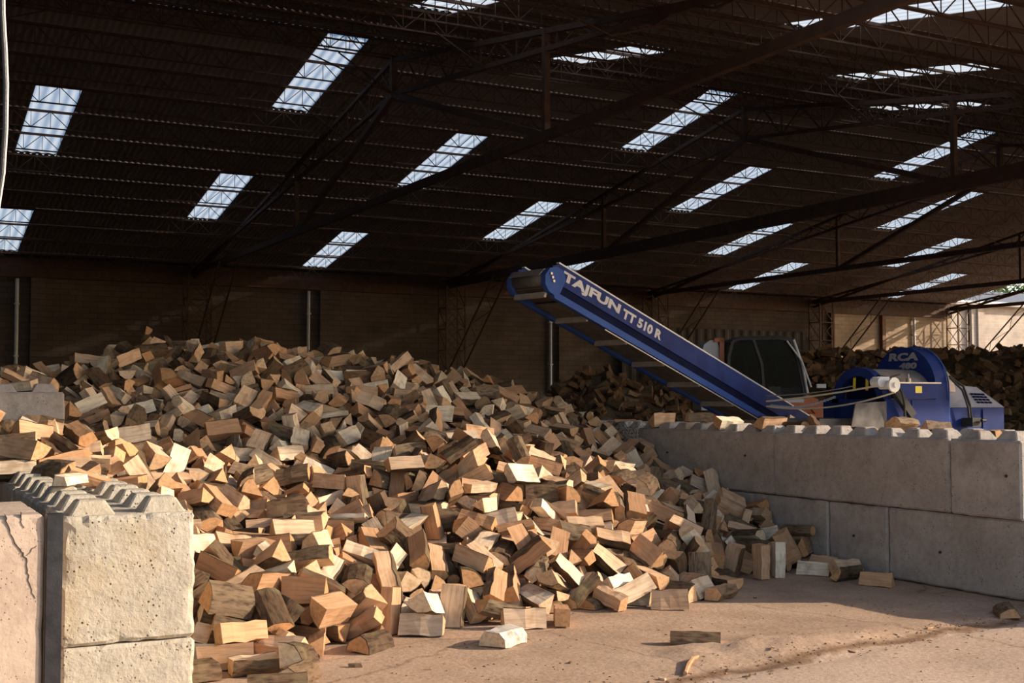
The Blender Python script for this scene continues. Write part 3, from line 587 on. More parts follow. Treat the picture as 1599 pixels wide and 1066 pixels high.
# settled positions of the logs in the heap: kind, place, turn
LOGDATA = (
5,1927,7195,317,-18,-37,-193,  5,2573,7193,218,-27,-5,57,  2,2177,7142,246,123,72,128,  7,1930,6645,53,-143,5,-8,  3,2450,7362,309,-50,-157,108,  3,3501,7396,138,-111,-88,-100,
0,3190,7232,61,-106,31,-48,  5,963,8871,1172,-95,54,-69,  0,3884,7139,57,67,-10,-31,  5,1826,6852,73,-100,9,-28,  11,4263,7735,390,-9,135,120,  5,2649,7872,449,18,120,151,
1,5185,7311,52,59,183,50,  11,3028,7367,149,-66,-124,-57,  11,3125,7678,344,63,45,-138,  2,2649,8229,584,2,6,-2,  2,2020,7783,415,66,7,-89,  5,1070,8204,1032,41,65,158,
1,5384,7893,322,-90,110,-59,  2,3831,7795,367,58,-7,-107,  11,3876,7540,213,74,-20,100,  5,3473,7912,435,-157,-113,-37,  2,2843,7484,351,88,-112,-125,  1,4198,7564,103,-35,-77,138,
1,2352,7778,463,-145,65,-95,  6,881,8720,1026,-28,-170,101,  10,2782,7214,107,76,173,21,  5,2852,10913,1224,24,-9,6,  1,4938,7788,283,28,-96,152,  5,2246,7463,367,102,41,43,
3,2817,7344,197,-1,107,125,  7,5136,8000,428,-25,-163,106,  11,4592,7563,137,189,14,63,  5,4979,7488,116,-128,-28,-22,  10,4768,7464,83,-74,-127,95,  7,4748,8757,891,-68,-1,23,
4,4486,7614,272,47,-122,137,  7,3418,8183,519,-180,-23,65,  11,3586,7873,361,29,46,-152,  9,7109,8368,122,-19,120,151,  11,1383,9254,1259,-146,124,-13,  4,3793,8395,595,-8,-157,-3,
2,3928,9269,979,3,157,-124,  6,2736,8637,676,-197,26,-10,  7,3118,9689,893,156,-49,-11,  3,5634,8466,628,-96,167,17,  1,2323,8061,522,-46,-4,30,  5,2155,9682,1002,-1,124,-111,
5,2006,9724,1069,-104,-131,62,  7,1583,6632,45,142,14,14,  1,6584,8330,143,-133,-27,-131,  7,4869,8658,736,195,-29,-7,  0,4042,7637,206,-107,155,67,  2,4415,9250,1082,165,-36,41,
10,3081,8033,431,183,-29,-43,  3,4035,8254,504,-64,52,36,  4,1072,9307,1274,26,-188,-55,  0,1968,10410,1222,-14,181,83,  12,3343,9413,842,-8,-27,180,  12,1787,9178,961,51,93,-3,
9,2226,8684,791,-157,114,48,  2,5894,7906,149,140,-17,139,  11,5772,7473,50,-195,-44,0,  5,3248,8263,452,-112,-136,23,  5,7007,8578,207,82,117,116,  4,2073,8687,799,-121,50,-88,
0,2082,7874,462,-80,-102,-150,  2,2124,8589,678,99,74,122,  6,3790,7330,97,30,-122,155,  2,4172,7974,381,160,59,57,  1,4416,9012,957,-126,-104,111,  2,4365,7580,206,-123,-19,76,
4,3684,7491,110,-102,-129,37,  6,5663,7583,64,-41,188,-53,  0,2812,8439,644,48,150,116,  3,1292,9169,1164,-172,93,31,  3,5043,9353,1055,135,-96,-110,  9,4098,8264,586,-44,39,-76,
4,2415,8869,790,118,149,62,  4,2572,7296,70,-26,-49,172,  7,3980,8824,751,-69,21,-130,  1,5317,8425,665,-129,97,-99,  1,3523,9223,770,-121,-75,-131,  8,6708,8831,469,168,37,100,
2,1668,9079,890,-71,-173,69,  5,4606,7921,397,0,-66,78,  7,5730,8012,192,-137,18,90,  3,4573,8665,760,141,138,28,  5,3764,7722,263,146,105,46,  5,6382,9353,720,34,-61,-179,
3,3116,10614,1117,-148,-101,-8,  5,1729,12303,1717,166,-100,25,  9,5007,8202,520,71,-10,-27,  5,3953,12211,1797,189,35,45,  0,2777,8076,520,40,22,84,  10,4338,8707,809,-29,198,2,
0,3312,10428,1021,-30,158,-117,  9,2154,6863,77,85,172,50,  0,4450,11337,1475,-30,-150,109,  3,4309,7939,446,-89,-153,-41,  6,3646,9996,966,-149,104,-63,  2,3889,8484,591,-198,18,-1,
7,2804,9727,895,170,7,27,  1,3917,10548,1153,-137,-58,25,  4,1801,11470,1468,-105,-43,-12,  2,5265,9302,909,-52,-185,-53,  10,4768,8409,624,-11,59,38,  5,6267,8897,494,-96,79,-50,
0,3888,9269,787,-51,157,-41,  10,1114,10522,1615,77,184,7,  0,1384,11425,1645,95,170,46,  11,4335,7762,282,43,-54,-171,  3,1905,8959,861,1,60,138,  5,4537,11065,1357,77,-89,-150,
9,4175,7144,62,-113,-67,80,  3,4295,8278,584,43,-34,-43,  5,4238,9329,948,-77,89,-149,  1,1963,12086,1693,153,-49,-97,  7,3143,11103,1347,-81,-79,147,  1,2949,11602,1498,-166,104,6,
1,4413,8922,872,-81,-23,-78,  0,2079,10883,1340,64,-27,-164,  8,3407,10884,1193,25,-30,185,  1,3215,11528,1513,34,-55,83,  11,2780,7855,311,52,76,-161,  3,3495,10625,1137,-141,-115,1,
5,3848,9422,822,184,47,-7,  9,7261,9275,471,-51,-84,-174,  6,4154,9690,1044,-186,5,-14,  12,2417,6988,69,-110,161,-37,  11,4826,7957,376,-113,18,-136,  9,2861,12161,1708,43,33,187,
5,4561,12696,1949,46,-153,-119,  3,5249,7662,175,-117,-150,32,  4,4827,8073,487,193,-11,-20,  2,5534,8321,476,97,40,47,  6,5819,8193,353,131,40,63,  0,6037,8180,354,-30,69,32,
6,7045,8719,288,102,137,76,  5,3281,7793,253,-115,-102,95,  5,2229,7205,164,167,-20,79,  3,2556,9021,808,116,-144,-30,  6,3608,8934,642,-112,-14,-165,  2,4094,8696,758,112,-154,-10,
0,4061,8051,437,-35,-41,67,  2,5221,8403,558,-49,-141,128,  5,2580,7442,328,-48,-145,-128,  7,2237,8205,517,17,-169,104,  11,3656,11658,1551,110,34,24,  5,2633,11966,1711,142,97,26,
9,3934,7827,363,156,-58,-90,  5,3710,10492,1070,87,43,127,  3,2717,11195,1321,-109,-165,-17,  9,4963,8514,618,-46,-83,166,  7,4848,9497,1130,-56,4,85,  9,7564,9919,663,45,99,-115,
5,2950,11248,1366,-62,166,-76,  0,3906,8722,659,108,-55,-67,  1,3679,8800,625,-172,-46,87,  1,3363,12046,1769,-155,12,-60,  15,4333,8098,553,23,183,72,  0,2627,12875,2022,175,11,15,
10,4749,7869,326,123,152,28,  2,7340,9345,539,-2,-196,-4,  9,3105,11976,1631,42,-193,3,  7,1892,7217,209,159,16,-36,  13,4262,8441,695,53,-152,-110,  1,4095,10322,1141,25,-7,174,
4,2345,12688,1936,100,-24,37,  12,2448,7301,42,-141,91,-62,  3,3581,8387,566,-41,190,-29,  4,4768,8376,501,-49,-119,135,  2,5078,8618,719,138,127,37,  6,3445,7823,225,141,120,-11,
5,1189,8799,1069,-28,174,94,  3,6142,8436,425,-71,-182,-8,  3,3918,9767,980,-10,-81,74,  3,5779,11878,1504,-8,90,-178,  7,1522,9353,1218,-71,-129,133,  1,3807,11341,1415,2,17,-103,
7,6095,7858,53,-107,96,-94,  3,5137,11237,1345,-23,-155,122,  8,2128,7587,357,-111,-48,3,  5,3076,8614,569,22,163,113,  2,6476,8442,189,-42,-49,83,  5,6303,9670,771,154,39,47,
6,6742,11483,1185,-76,-131,103,  6,3678,12243,1807,165,-75,72,  2,3219,7869,357,53,-57,53,  1,2501,8161,497,59,-36,-59,  16,3733,9566,945,-136,37,-26,  1,2513,9908,943,-130,-108,32,
1,6127,12115,1587,198,-19,7,  0,1830,7115,100,-141,32,14,  6,3554,8529,604,-1,-100,-170,  7,5534,8536,608,27,15,-169,  9,3880,10006,985,-73,-155,-96,  11,3351,11444,1471,53,-48,78,
7,1918,7034,157,187,-6,-37,  12,2350,7661,382,-180,76,-41,  9,3077,10322,970,-93,-154,-87,  2,4281,10877,1246,-132,24,68,  2,5935,8092,241,-30,114,115,  11,2521,8852,635,-162,90,-44,
0,2789,9390,776,124,152,-30,  1,4644,12212,1760,-190,-19,5,  8,4743,7609,32,140,35,35,  1,5075,12187,1698,-98,162,54,  11,2452,7419,174,-137,132,-44,  7,4238,8604,635,-20,-111,-145,
9,3324,8980,618,-158,7,-65,  1,2684,10314,1013,113,160,-30,  5,6216,11113,1140,-117,-161,0,  12,2579,8621,591,-150,17,-24,  15,3219,8655,621,11,48,184,  3,4541,8549,644,-166,110,0,
13,1567,9217,980,3,149,-122,  6,2299,9639,919,-104,107,-91,  2,2552,12139,1727,55,26,-143,  9,5246,12548,1919,65,-17,-188,  5,3827,12845,2024,76,129,97,  1,3508,13094,2053,-100,-38,45,
5,3443,8046,356,-131,133,63,  16,3691,7908,300,51,-2,-152,  3,6623,9388,553,37,-102,-49,  13,2407,9529,878,-88,-106,130,  5,4374,11294,1347,46,-143,131,  10,3047,12060,1755,119,-76,-86,
7,4035,9167,818,-39,23,-171,  9,2041,13246,1907,-169,-3,13,  15,3290,9269,723,-13,122,-152,  11,3541,9448,881,-21,32,182,  11,7519,9186,415,-134,-134,52,  5,7178,10719,862,-23,91,22,
5,7166,11268,967,-131,-56,-16,  13,6660,9011,553,155,101,60,  5,6211,10063,813,-97,-92,148,  9,3501,10903,1234,-56,112,49,  0,4950,10934,1277,79,-49,106,  5,5886,10936,1174,-154,42,69,
6,4076,11820,1582,-12,-5,-29,  7,1966,8108,525,35,-183,73,  12,3038,8515,492,-149,37,-87,  10,1852,8594,766,-109,-131,-31,  12,2084,9475,891,-195,-9,1,  9,2416,10126,1043,-95,160,-69,
9,7024,11406,1047,139,-53,-131,  9,5486,12480,1778,-51,-171,34,  3,7516,8525,168,-127,-43,51,  3,5410,8653,696,97,94,116,  8,5331,8971,780,106,149,-80,  1,7514,10050,631,-43,-187,-47,
10,1793,11147,1335,33,192,-28,  10,2014,11709,1500,63,-57,158,  5,4740,13405,2082,85,66,133,  13,2071,6819,39,-137,72,-58,  2,5523,7814,148,-117,-58,69,  0,4398,9676,1130,131,80,60,
11,2608,11341,1437,61,-173,-51,  3,6192,11604,1357,-64,-1,-96,  10,2100,11777,1553,88,-29,-112,  5,5623,8314,347,-17,149,-127,  9,1579,9421,1069,-81,-173,59,  10,3599,10519,1113,141,102,76,
7,2650,11164,1247,-115,11,63,  3,3681,11298,1348,0,-179,-69,  7,3314,8741,589,58,159,-106,  5,1239,10138,1320,-40,67,-170,  3,1561,11151,1317,-115,-85,137,  10,2392,11184,1241,-48,168,25,
1,5732,7820,78,-139,-144,2,  0,2796,8821,721,35,-105,-164,  8,922,9159,1215,175,-25,1,  9,5341,9532,989,36,-120,154,  6,4660,11037,1301,16,160,98,  5,5775,11219,1305,147,8,46,
6,2132,12005,1643,33,61,164,  2,2042,12311,1776,55,88,-129,  1,4443,7873,448,-131,-125,55,  4,3424,9216,663,-138,-29,133,  0,5532,8852,738,-34,45,-130,  10,4302,9253,853,44,-67,-25,
5,2675,9460,867,66,33,117,  8,4170,9753,1099,-175,60,-75,  4,1962,10980,1343,-146,-112,35,  5,7344,11154,961,28,92,-170,  3,2840,12894,1959,47,15,-171,  6,1312,8413,1021,-65,66,-124,
1,2361,8675,536,157,-72,-94,  6,1397,9023,1025,-21,93,-175,  12,3818,9001,719,39,-130,-142,  10,3428,9982,922,21,-119,152,  3,2491,10414,1089,-62,138,-38,  4,2877,10486,1044,112,5,-8,
9,3849,10978,1176,-53,28,129,  9,6403,12193,1550,-73,-170,-71,  8,3992,9274,861,16,4,-175,  5,6835,9740,650,57,43,162,  4,2343,11576,1468,-185,71,19,  3,5003,11739,1498,48,7,-190,
0,2442,13153,2002,165,-68,-76,  13,5038,7578,37,61,172,76,  2,1393,9267,1131,-26,-141,139,  15,3035,9426,766,-98,-162,65,  2,3666,11041,1266,-92,-70,-18,  0,4002,12100,1679,67,-173,-7,
2,3157,12747,1954,134,51,101,  2,5155,7644,144,-90,-139,-103,  7,5803,9102,701,-45,109,-53,  5,1669,9526,1092,98,-65,-47,  12,2217,11436,1413,-160,-12,-24,  10,2626,11858,1521,-165,72,52,
1,3524,11956,1670,-140,138,-18,  13,3021,12640,1978,43,18,-166,  2,3391,8427,500,-77,114,-35,  16,3714,8096,413,-17,-36,188,  1,4058,9039,768,-105,-90,-28,  15,7171,8971,322,55,169,93,
6,5885,10421,957,-121,34,150,  11,4033,11551,1537,-165,-101,19,  3,4880,12204,1750,-1,-75,-151,  8,5556,11951,1577,-165,27,88,  11,3035,7992,339,41,48,-18,  1,7506,8250,52,115,156,41,
1,4352,8695,708,120,-79,-67,  4,6682,8413,109,-22,-188,52,  0,5016,10096,1182,-8,-196,-36,  2,2845,10037,899,-42,-147,113,  5,2143,10963,1244,-163,36,-31,  3,2917,10797,1056,-116,113,117,
5,6323,10772,950,128,37,125,  2,4147,11458,1495,-65,119,-122,  4,5111,8817,784,57,123,126,  3,7591,9294,472,139,142,-22,  5,2403,9425,805,-7,-151,-129,  11,7300,10288,715,-118,-120,96,
11,7582,11199,1003,10,-26,135,  9,3777,11819,1591,-63,48,-183,  0,3206,12436,1885,109,-98,-112,  4,4299,12135,1725,-142,130,17,  3,5873,12643,1746,-14,122,124,  8,7172,9865,648,104,-58,-119,
2,4499,10686,1169,90,-144,61,  10,5440,10913,1255,-14,-115,99,  1,5307,11322,1358,-5,-98,172,  8,4328,7588,135,-125,107,-69,  0,2583,7784,335,-88,-53,146,  3,5182,7869,234,1,-104,-165,
0,5096,9631,1042,-32,-130,-135,  0,6678,10266,840,11,-160,-117,  9,5556,11573,1385,94,33,172,  7,5923,8748,427,71,114,-145,  6,4037,10110,1064,-42,3,-141,  6,3299,11165,1285,-87,-110,96,
3,1326,11654,1695,77,57,40,  13,4192,12058,1682,179,-42,-77,  11,1621,13287,1773,-154,105,25,  4,2388,8513,551,-20,-37,187,  0,1171,9029,1116,72,-25,-124,  4,4605,8921,858,-188,64,18,
4,4566,9264,1039,87,-37,32,  2,7223,9089,318,72,46,163,  0,4762,9908,1145,-15,-111,165,  1,3684,10902,1174,59,-178,26,  13,5249,11700,1491,-114,-135,-75,  5,3390,11987,1641,98,-159,-9,
7,2833,12500,1827,129,114,87,  1,4896,12382,1832,-176,56,-44,  1,2616,12723,1830,192,29,40,  6,5677,12745,1829,95,-119,127,  5,3031,7777,273,-8,-146,114,  6,2243,12189,1757,-85,103,-109,
11,5303,12560,1799,127,-108,-41,  9,2601,8967,692,-94,-166,55,  10,2432,12356,1751,-182,65,50,  0,6828,12788,1591,-11,136,-144,  12,7130,12585,1475,-190,-58,-23,  8,6442,8782,445,-31,-79,74,
6,3309,9423,722,177,79,43,  13,7518,11042,861,3,-56,-47,  13,2732,11712,1486,-153,-91,-6,  12,6066,11691,1445,-119,-35,87,  10,4595,11895,1586,48,171,91,  1,2348,13443,2014,57,19,83,
9,2402,8347,522,14,-11,199,  0,3952,8371,407,103,36,100,  4,6949,8511,47,20,-190,-58,  8,6013,8556,350,-161,82,-50,  12,7254,8783,287,-34,-51,184,  3,4738,9740,1146,-27,66,-35,
7,2443,10767,1107,-58,-34,-159,  11,1871,11696,1474,60,83,-54,  0,4894,11470,1376,-3,-11,-104,  7,5962,11808,1414,20,-168,-72,  7,7108,12348,1370,-117,53,-40,  6,2392,12661,1813,188,-65,-10,
6,3232,7480,91,-61,149,-93,  10,2403,7897,441,-37,-148,83,  12,4657,7876,281,-147,-101,82,  0,1240,8647,1028,-6,118,-161,  4,5204,8978,794,-28,-78,152,  9,5476,11862,1506,-50,108,-11,
15,2368,12152,1693,-176,-89,-6,  3,1744,7374,293,-190,-17,-57,  1,3522,7744,175,3,-77,-137,  0,967,9799,1263,120,91,108,  9,4610,10450,1195,26,185,10,  7,1733,10850,1201,-29,45,179,
10,3156,10988,1172,58,-121,148,  0,5834,11509,1401,88,48,88,  9,2535,12810,1900,11,-60,-124,  6,6483,13196,1782,-93,8,57,  15,4901,8425,614,63,15,170,  9,3022,9172,658,-139,-76,-12,
5,6788,9054,439,-7,-56,158,  12,5212,9200,824,59,-178,60,  6,3181,9714,806,95,80,124,  4,3312,9796,862,98,145,45,  5,4694,10285,1157,155,21,-25,  3,2629,10755,1100,36,59,131,
5,6128,10758,1052,-31,147,-117,  9,7504,10753,782,65,75,173,  15,4031,11261,1366,1,-13,-49,  8,3359,7808,176,98,-110,-95,  0,3368,9085,591,70,27,-88,  2,7016,10139,680,125,3,-155,
15,2478,11244,1377,-97,26,-110,  1,2772,11448,1351,40,178,63,  11,4753,11538,1489,21,-2,125,  0,5092,11980,1562,-11,-192,52,  2,6491,12029,1412,9,-154,-123,  9,3006,12420,1816,-69,-46,125,
0,3309,12237,1804,-28,80,-179,  8,4896,12682,1871,-58,23,-184,  6,4486,9592,1074,70,7,68,  1,5595,10925,1173,3,127,-98,  3,6312,11486,1288,148,133,-18,  10,7259,11489,1058,76,-29,171,
10,2370,12116,1573,157,-120,6,  11,2356,7974,370,-6,-195,-37,  8,6373,8284,32,144,18,19,  10,7337,9134,349,-36,-115,-43,  5,5940,9962,878,121,98,43,  9,6983,10701,838,-25,-101,-139,
7,2057,11231,1384,52,-54,-128,  4,4042,11376,1396,-41,28,-11,  9,7365,11582,1101,138,128,5,  5,6656,12259,1434,-3,-84,-137,  8,3070,12903,1998,-11,-120,-107,  4,3539,12212,1835,33,75,125,
8,2073,7188,142,99,9,125,  6,3820,8392,424,-121,-92,57,  2,2391,8915,707,125,-75,-102,  4,7536,8982,272,-4,-159,89,  2,6587,11195,1042,-51,55,-72,  2,5362,11718,1488,129,134,65,
9,4834,12204,1635,38,189,-53,  11,4690,12570,1815,197,16,8,  8,3841,7730,180,-132,-67,63,  5,5118,7962,258,-14,-9,-196,  2,6551,8809,237,15,91,126,  3,6707,8730,208,70,1,-159,
10,3311,10584,1071,170,79,14,  3,1740,11335,1335,-19,192,-37,  8,3439,11590,1373,-57,-49,-56,  9,4366,12364,1750,7,-91,178,  0,4041,12711,1912,24,-121,157,  9,3995,12496,1882,183,51,43,
7,2199,8417,536,-23,22,-136,  1,6238,8855,366,-182,35,22,  13,2951,10142,949,-99,134,-106,  3,4398,11662,1475,-93,59,-146,  0,1709,12106,1561,-187,55,-30,  7,3354,11911,1561,-39,-90,174,
4,4775,11931,1585,-58,2,-144,  1,2506,12205,1559,141,135,25,  12,3666,12104,1681,141,138,-26,  8,3528,12943,1961,-45,135,129,  8,2657,13486,2146,125,132,-78,  6,2863,13312,2091,113,57,129,
8,1710,7443,353,-48,155,113,  11,4207,7911,172,8,-20,-94,  5,5350,8032,260,-49,87,-92,  4,4654,8566,603,-41,177,-44,  3,3118,9124,598,-88,-71,125,  12,5127,9499,957,-2,60,-23,
0,5773,9417,755,177,-90,22,  0,1868,9525,996,74,-3,-141,  8,5592,9595,811,-30,41,191,  11,3427,10179,924,-72,78,-69,  13,2400,11055,1206,-52,34,68,  13,4033,11209,1291,-105,168,-10,
2,3382,11454,1290,-22,133,128,  9,6185,11433,1221,81,91,118,  1,7528,11758,1124,31,-78,141,  13,3304,12053,1636,53,104,72,  9,5700,12491,1698,76,-39,-171,  11,7411,12640,1443,72,61,30,
7,5565,7772,45,107,95,93,  16,7148,8495,49,54,-36,-110,  4,4349,8838,791,13,-147,134,  3,5222,8662,627,-114,159,38,  5,6506,9112,483,-168,-1,29,  6,1797,9735,1095,-73,32,53,
8,5109,9902,907,-111,118,-108,  1,5517,9634,909,-25,13,183,  0,2223,10042,1049,-29,91,36,  7,4376,10556,1063,43,168,-99,  7,6526,10663,898,-57,-131,88,  0,2246,11131,1302,122,54,90,
15,2689,12015,1595,-30,-26,-15,  4,3882,11642,1489,103,55,114,  11,2927,12795,1921,92,-110,-128,  4,1456,9150,1043,-2,-1,-7,  13,6913,9076,315,-90,-98,132,  4,6237,9493,604,84,-75,-165,
5,1226,12127,1742,46,-64,-163,  2,1742,11969,1495,51,-103,158,  0,4583,12064,1604,-104,-150,-15,  10,7346,12544,1365,-170,4,-32,  12,2926,8418,416,-12,29,194,  10,3162,8510,437,84,-122,-84,
12,6891,8622,127,-41,-126,-147,  3,7483,10388,723,-32,196,9,  3,1730,11649,1448,179,-47,-39,  2,7593,12190,1247,-114,-61,71,  2,3016,12725,1887,163,83,66,  0,4340,13338,2041,81,-161,-81,
9,5076,8073,179,197,7,-32,  10,4772,8975,902,-48,-182,-66,  0,2113,9279,821,-72,-126,73,  4,2065,9024,830,-117,-135,49,  6,6702,9245,487,142,79,-111,  14,7191,9527,528,27,150,-122,
5,2475,10152,907,30,51,101,  7,5590,10405,1087,-167,-26,-25,  2,4622,10647,1110,-151,-17,120,  1,5404,10446,1103,17,194,2,  4,5923,10574,1064,27,-12,168,  6,4917,11187,1261,-149,-86,92,
8,2014,11497,1418,-161,-40,24,  0,3077,11582,1431,-27,175,-30,  10,7012,12047,1191,-39,117,-19,  11,5349,12452,1699,-141,125,-53,  7,7700,12492,1279,-36,-25,106,  7,6803,13008,1636,179,-86,19,
2,4537,7729,171,17,96,-54,  12,3804,9372,732,-51,108,-153,  2,4258,9533,972,77,-183,25,  13,6471,9366,615,-54,-46,52,  1,1302,10065,1246,-98,-26,75,  3,2203,9937,1008,171,46,-83,
0,6634,9995,728,71,186,1,  1,7560,10196,661,112,-136,50,  0,6260,10288,820,-14,170,-65,  11,4193,10564,1145,50,-16,65,  16,6790,10806,896,131,134,62,  3,3150,11090,1213,-8,-144,-128,
14,1891,11832,1584,-64,57,-181,  11,3745,11655,1429,-25,18,97,  1,1823,12304,1647,-83,-63,132,  10,4474,11793,1554,187,56,-42,  12,3427,12833,1941,-65,92,-87,  13,2884,7214,40,11,11,132,
4,1093,9472,1292,109,42,-16,  13,1255,9650,1266,-120,128,-88,  7,4322,9880,1110,122,1,90,  0,7025,9599,534,84,4,27,  13,6692,10175,790,165,29,-1,  0,3132,10890,1085,-101,50,-85,
6,3597,11612,1348,-153,-100,51,  5,4092,11482,1336,-141,-35,8,  8,3148,12083,1724,-137,118,-40,  12,7089,12054,1224,-86,-151,-51,  12,4329,12950,1933,-96,-170,-30,  12,3830,13435,2111,-92,164,-25,
15,2289,7042,83,-50,4,-187,  13,4365,8123,424,149,-10,-45,  11,3117,10012,856,40,41,-63,  5,2542,10495,958,55,-10,-191,  10,2595,11551,1382,-119,5,69,  0,5172,12203,1622,-51,-108,126,
9,6770,12150,1356,32,31,84,  2,2099,12588,1798,28,94,-162,  7,5978,12395,1593,46,-54,-147,  13,3777,12771,1930,137,-100,-44,  12,1812,6987,41,-1,0,-45,  7,4378,7639,46,79,-117,-120,
5,4605,8302,462,-141,128,27,  0,7499,8733,229,-31,-197,11,  11,5032,9822,1072,-67,50,180,  0,2358,10409,1091,139,-73,-75,  13,4469,10787,1190,50,-128,-143,  9,7048,10502,737,-64,-4,-117,
2,7404,10657,736,-79,-55,-174,  2,2859,10890,1029,181,31,-12,  7,5359,11219,1212,-110,86,-57,  11,3201,11296,1392,15,-4,-88,  13,2097,12344,1674,18,-58,-95,  4,2833,11902,1547,-185,-40,-11,
5,6986,13533,1670,-31,-13,-196,  1,4013,7679,55,42,-18,-84,  4,2628,8450,589,154,-86,-4,  9,6173,8284,112,128,149,4,  12,6939,8770,141,12,-151,88,  4,1903,11094,1278,98,-153,-41,
12,4186,11294,1295,24,29,114,  4,7334,12247,1185,147,-76,-100,  0,2706,13145,2046,-17,111,-124,  5,2991,13488,2095,161,-19,-2,  10,4221,12578,1810,-9,113,-119,  11,2872,8514,562,20,29,184,
13,1916,8684,711,-57,-172,85,  2,3084,8907,583,34,-121,151,  10,4835,8810,767,-181,55,40,  10,2301,8794,751,-109,-155,27,  9,5402,8946,700,-137,-132,36,  2,1744,9260,894,-72,136,-34,
6,4107,9558,957,71,-70,44,  1,4462,9394,1050,-66,-10,187,  11,4173,10893,1172,-91,-6,93,  1,4039,11063,1192,-101,-87,69,  0,6860,11546,1034,-113,-116,99,  13,2284,11779,1451,167,60,-92,
4,4960,12839,1889,-61,-30,179,  1,1682,13429,1768,7,116,-161,  14,3723,13024,1978,-88,-105,17,  13,6759,13344,1745,81,-159,-78,  13,2868,7577,259,115,62,97,  7,4730,7743,123,143,-84,-1,
9,4685,7915,164,173,-88,38,  11,4034,8118,349,55,-67,178,  6,4171,9045,748,95,153,-87,  7,5843,9648,805,42,6,-145,  11,6026,10497,951,63,-12,-105,  0,4403,11145,1224,-122,102,-111,
12,3114,11923,1497,27,-17,191,  9,4267,11656,1336,-69,28,147,  0,4993,12495,1801,-49,-104,161,  6,6857,12349,1310,-33,-33,192,  6,4841,12745,1868,53,-171,-11,  3,5997,12692,1715,-170,85,20,
10,7021,12837,1467,4,164,73,  5,7130,12697,1442,71,-30,-178,  2,2122,13212,1788,-135,103,-102,  2,4620,13525,2035,136,100,72,  13,4820,8128,406,-70,-186,9,  7,7456,8520,53,-85,-115,111,
0,2790,9001,673,-70,-137,-126,  1,783,9832,1340,148,-84,50,  6,2032,10360,1116,-79,101,-104,  5,3542,10288,898,148,-57,-93,  11,3548,10582,1019,67,-34,-144,  2,6442,10924,999,-92,-156,51,
3,2816,11029,1086,-199,3,-20,  0,5045,11605,1387,63,176,-47,  14,4416,11928,1601,95,-103,-133,  0,5466,12301,1624,49,122,127,  9,5317,12671,1899,-159,5,4,  12,6233,12908,1737,9,-37,109,
1,3910,13255,2088,-91,-34,69,  14,2792,7716,245,35,-88,150,  15,4041,7838,252,1,142,141,  5,3655,8385,460,39,59,90,  1,868,8909,1023,192,-28,-3,  7,883,9435,1221,-22,-100,-144,
7,3657,10018,848,100,103,72,  8,6597,9846,676,-20,37,-71,  0,3828,10182,982,-38,-146,120,  2,6548,10396,804,-140,-97,21,  1,1574,10976,1263,171,27,19,  0,3241,12729,1876,63,65,-175,
8,2053,7993,438,-176,9,8,  5,2866,8146,405,-83,-39,85,  11,5503,8040,295,121,-57,-110,  3,5119,8207,397,-56,-96,161,  13,6138,8262,210,-3,-36,-43,  0,6177,8560,395,-96,55,-44,
13,6878,9081,393,27,-59,-76,  13,5089,9750,1014,54,-162,-100,  11,2051,10606,1197,49,-189,24,  14,2361,10781,1102,123,-30,118,  8,5146,11072,1206,132,82,24,  6,6929,11318,919,-57,-36,151,
3,4310,11393,1261,104,-62,-142,  12,3968,11645,1490,-131,-125,16,  1,5800,11738,1335,15,94,174,  5,3931,11983,1507,-94,-135,-8,  12,5057,12411,1656,117,-115,113,  14,7602,12498,1264,16,-9,112,
0,3971,13006,1966,-102,6,-113,  11,8036,12897,1249,-199,-21,0,  0,2730,13484,2061,-122,-56,109,  2,3641,13183,1958,-48,-85,67,  4,3168,7603,141,-77,-17,-163,  4,3751,7588,45,57,-22,-71,
7,1790,7731,374,-192,29,37,  5,6164,8383,261,-24,-168,101,  4,2209,8682,632,-52,117,-94,  7,7181,8641,151,52,-100,-48,  13,7048,9075,209,-147,99,-76,  8,5435,9209,804,-112,145,-70,
15,2572,9609,832,59,-182,-44,  10,2618,9864,778,162,78,77,  1,3208,10209,862,10,-56,-183,  11,3947,10613,1029,-87,-130,116,  1,3348,10838,1082,155,106,18,  0,6585,10953,953,74,143,105,
9,2790,11038,1187,198,11,13,  7,4749,11058,1208,-1,107,-168,  6,2333,11536,1330,-172,85,-19,  0,7210,11555,1002,-151,28,47,  5,5676,12035,1553,-71,-142,-101,  2,3355,13406,2013,-118,66,-125,
7,3962,13118,2049,-88,136,-117,  12,4411,7896,161,-6,14,135,  7,3279,8082,303,77,-117,-74,  12,3813,8189,267,-7,54,123,  1,4428,8452,577,-40,19,-99,  2,2772,9236,682,188,-58,-2,
0,6212,9194,589,11,-145,-134,  0,1989,9666,913,-24,-52,103,  4,3270,10090,852,23,-90,30,  0,3149,10700,986,10,137,120,  7,4699,11206,1297,165,-56,55,  1,5392,11018,1194,163,67,-1,
7,2230,12156,1591,51,-28,-122,  2,4422,11978,1519,154,0,-76,  7,2189,12463,1746,69,-149,114,  7,4663,12321,1733,-47,-7,28,  10,1652,12885,1686,27,76,115,  1,4365,13198,1939,-106,-51,33,
7,3300,8591,418,-100,-17,149,  13,5382,8511,515,-38,-67,118,  13,4652,9535,1094,-21,141,-136,  7,6857,9292,509,157,-85,-54,  4,7609,9229,325,-121,124,-72,  13,3795,9653,771,-50,194,-2,
10,2651,10292,894,-161,81,-56,  16,1021,11146,1622,-49,-48,138,  7,2523,11721,1414,128,-4,72,  13,5158,11880,1510,17,191,56,  12,6509,11494,1157,-143,-120,-7,  5,7247,11780,1082,-146,125,54,
8,6174,11924,1428,113,47,-128,  0,1754,12676,1719,-56,20,136,  13,4543,13036,1924,-75,-155,96,  7,6504,13190,1639,-66,94,-163,  3,6479,13421,1789,-1,59,66,  3,6067,13613,1890,79,168,74,
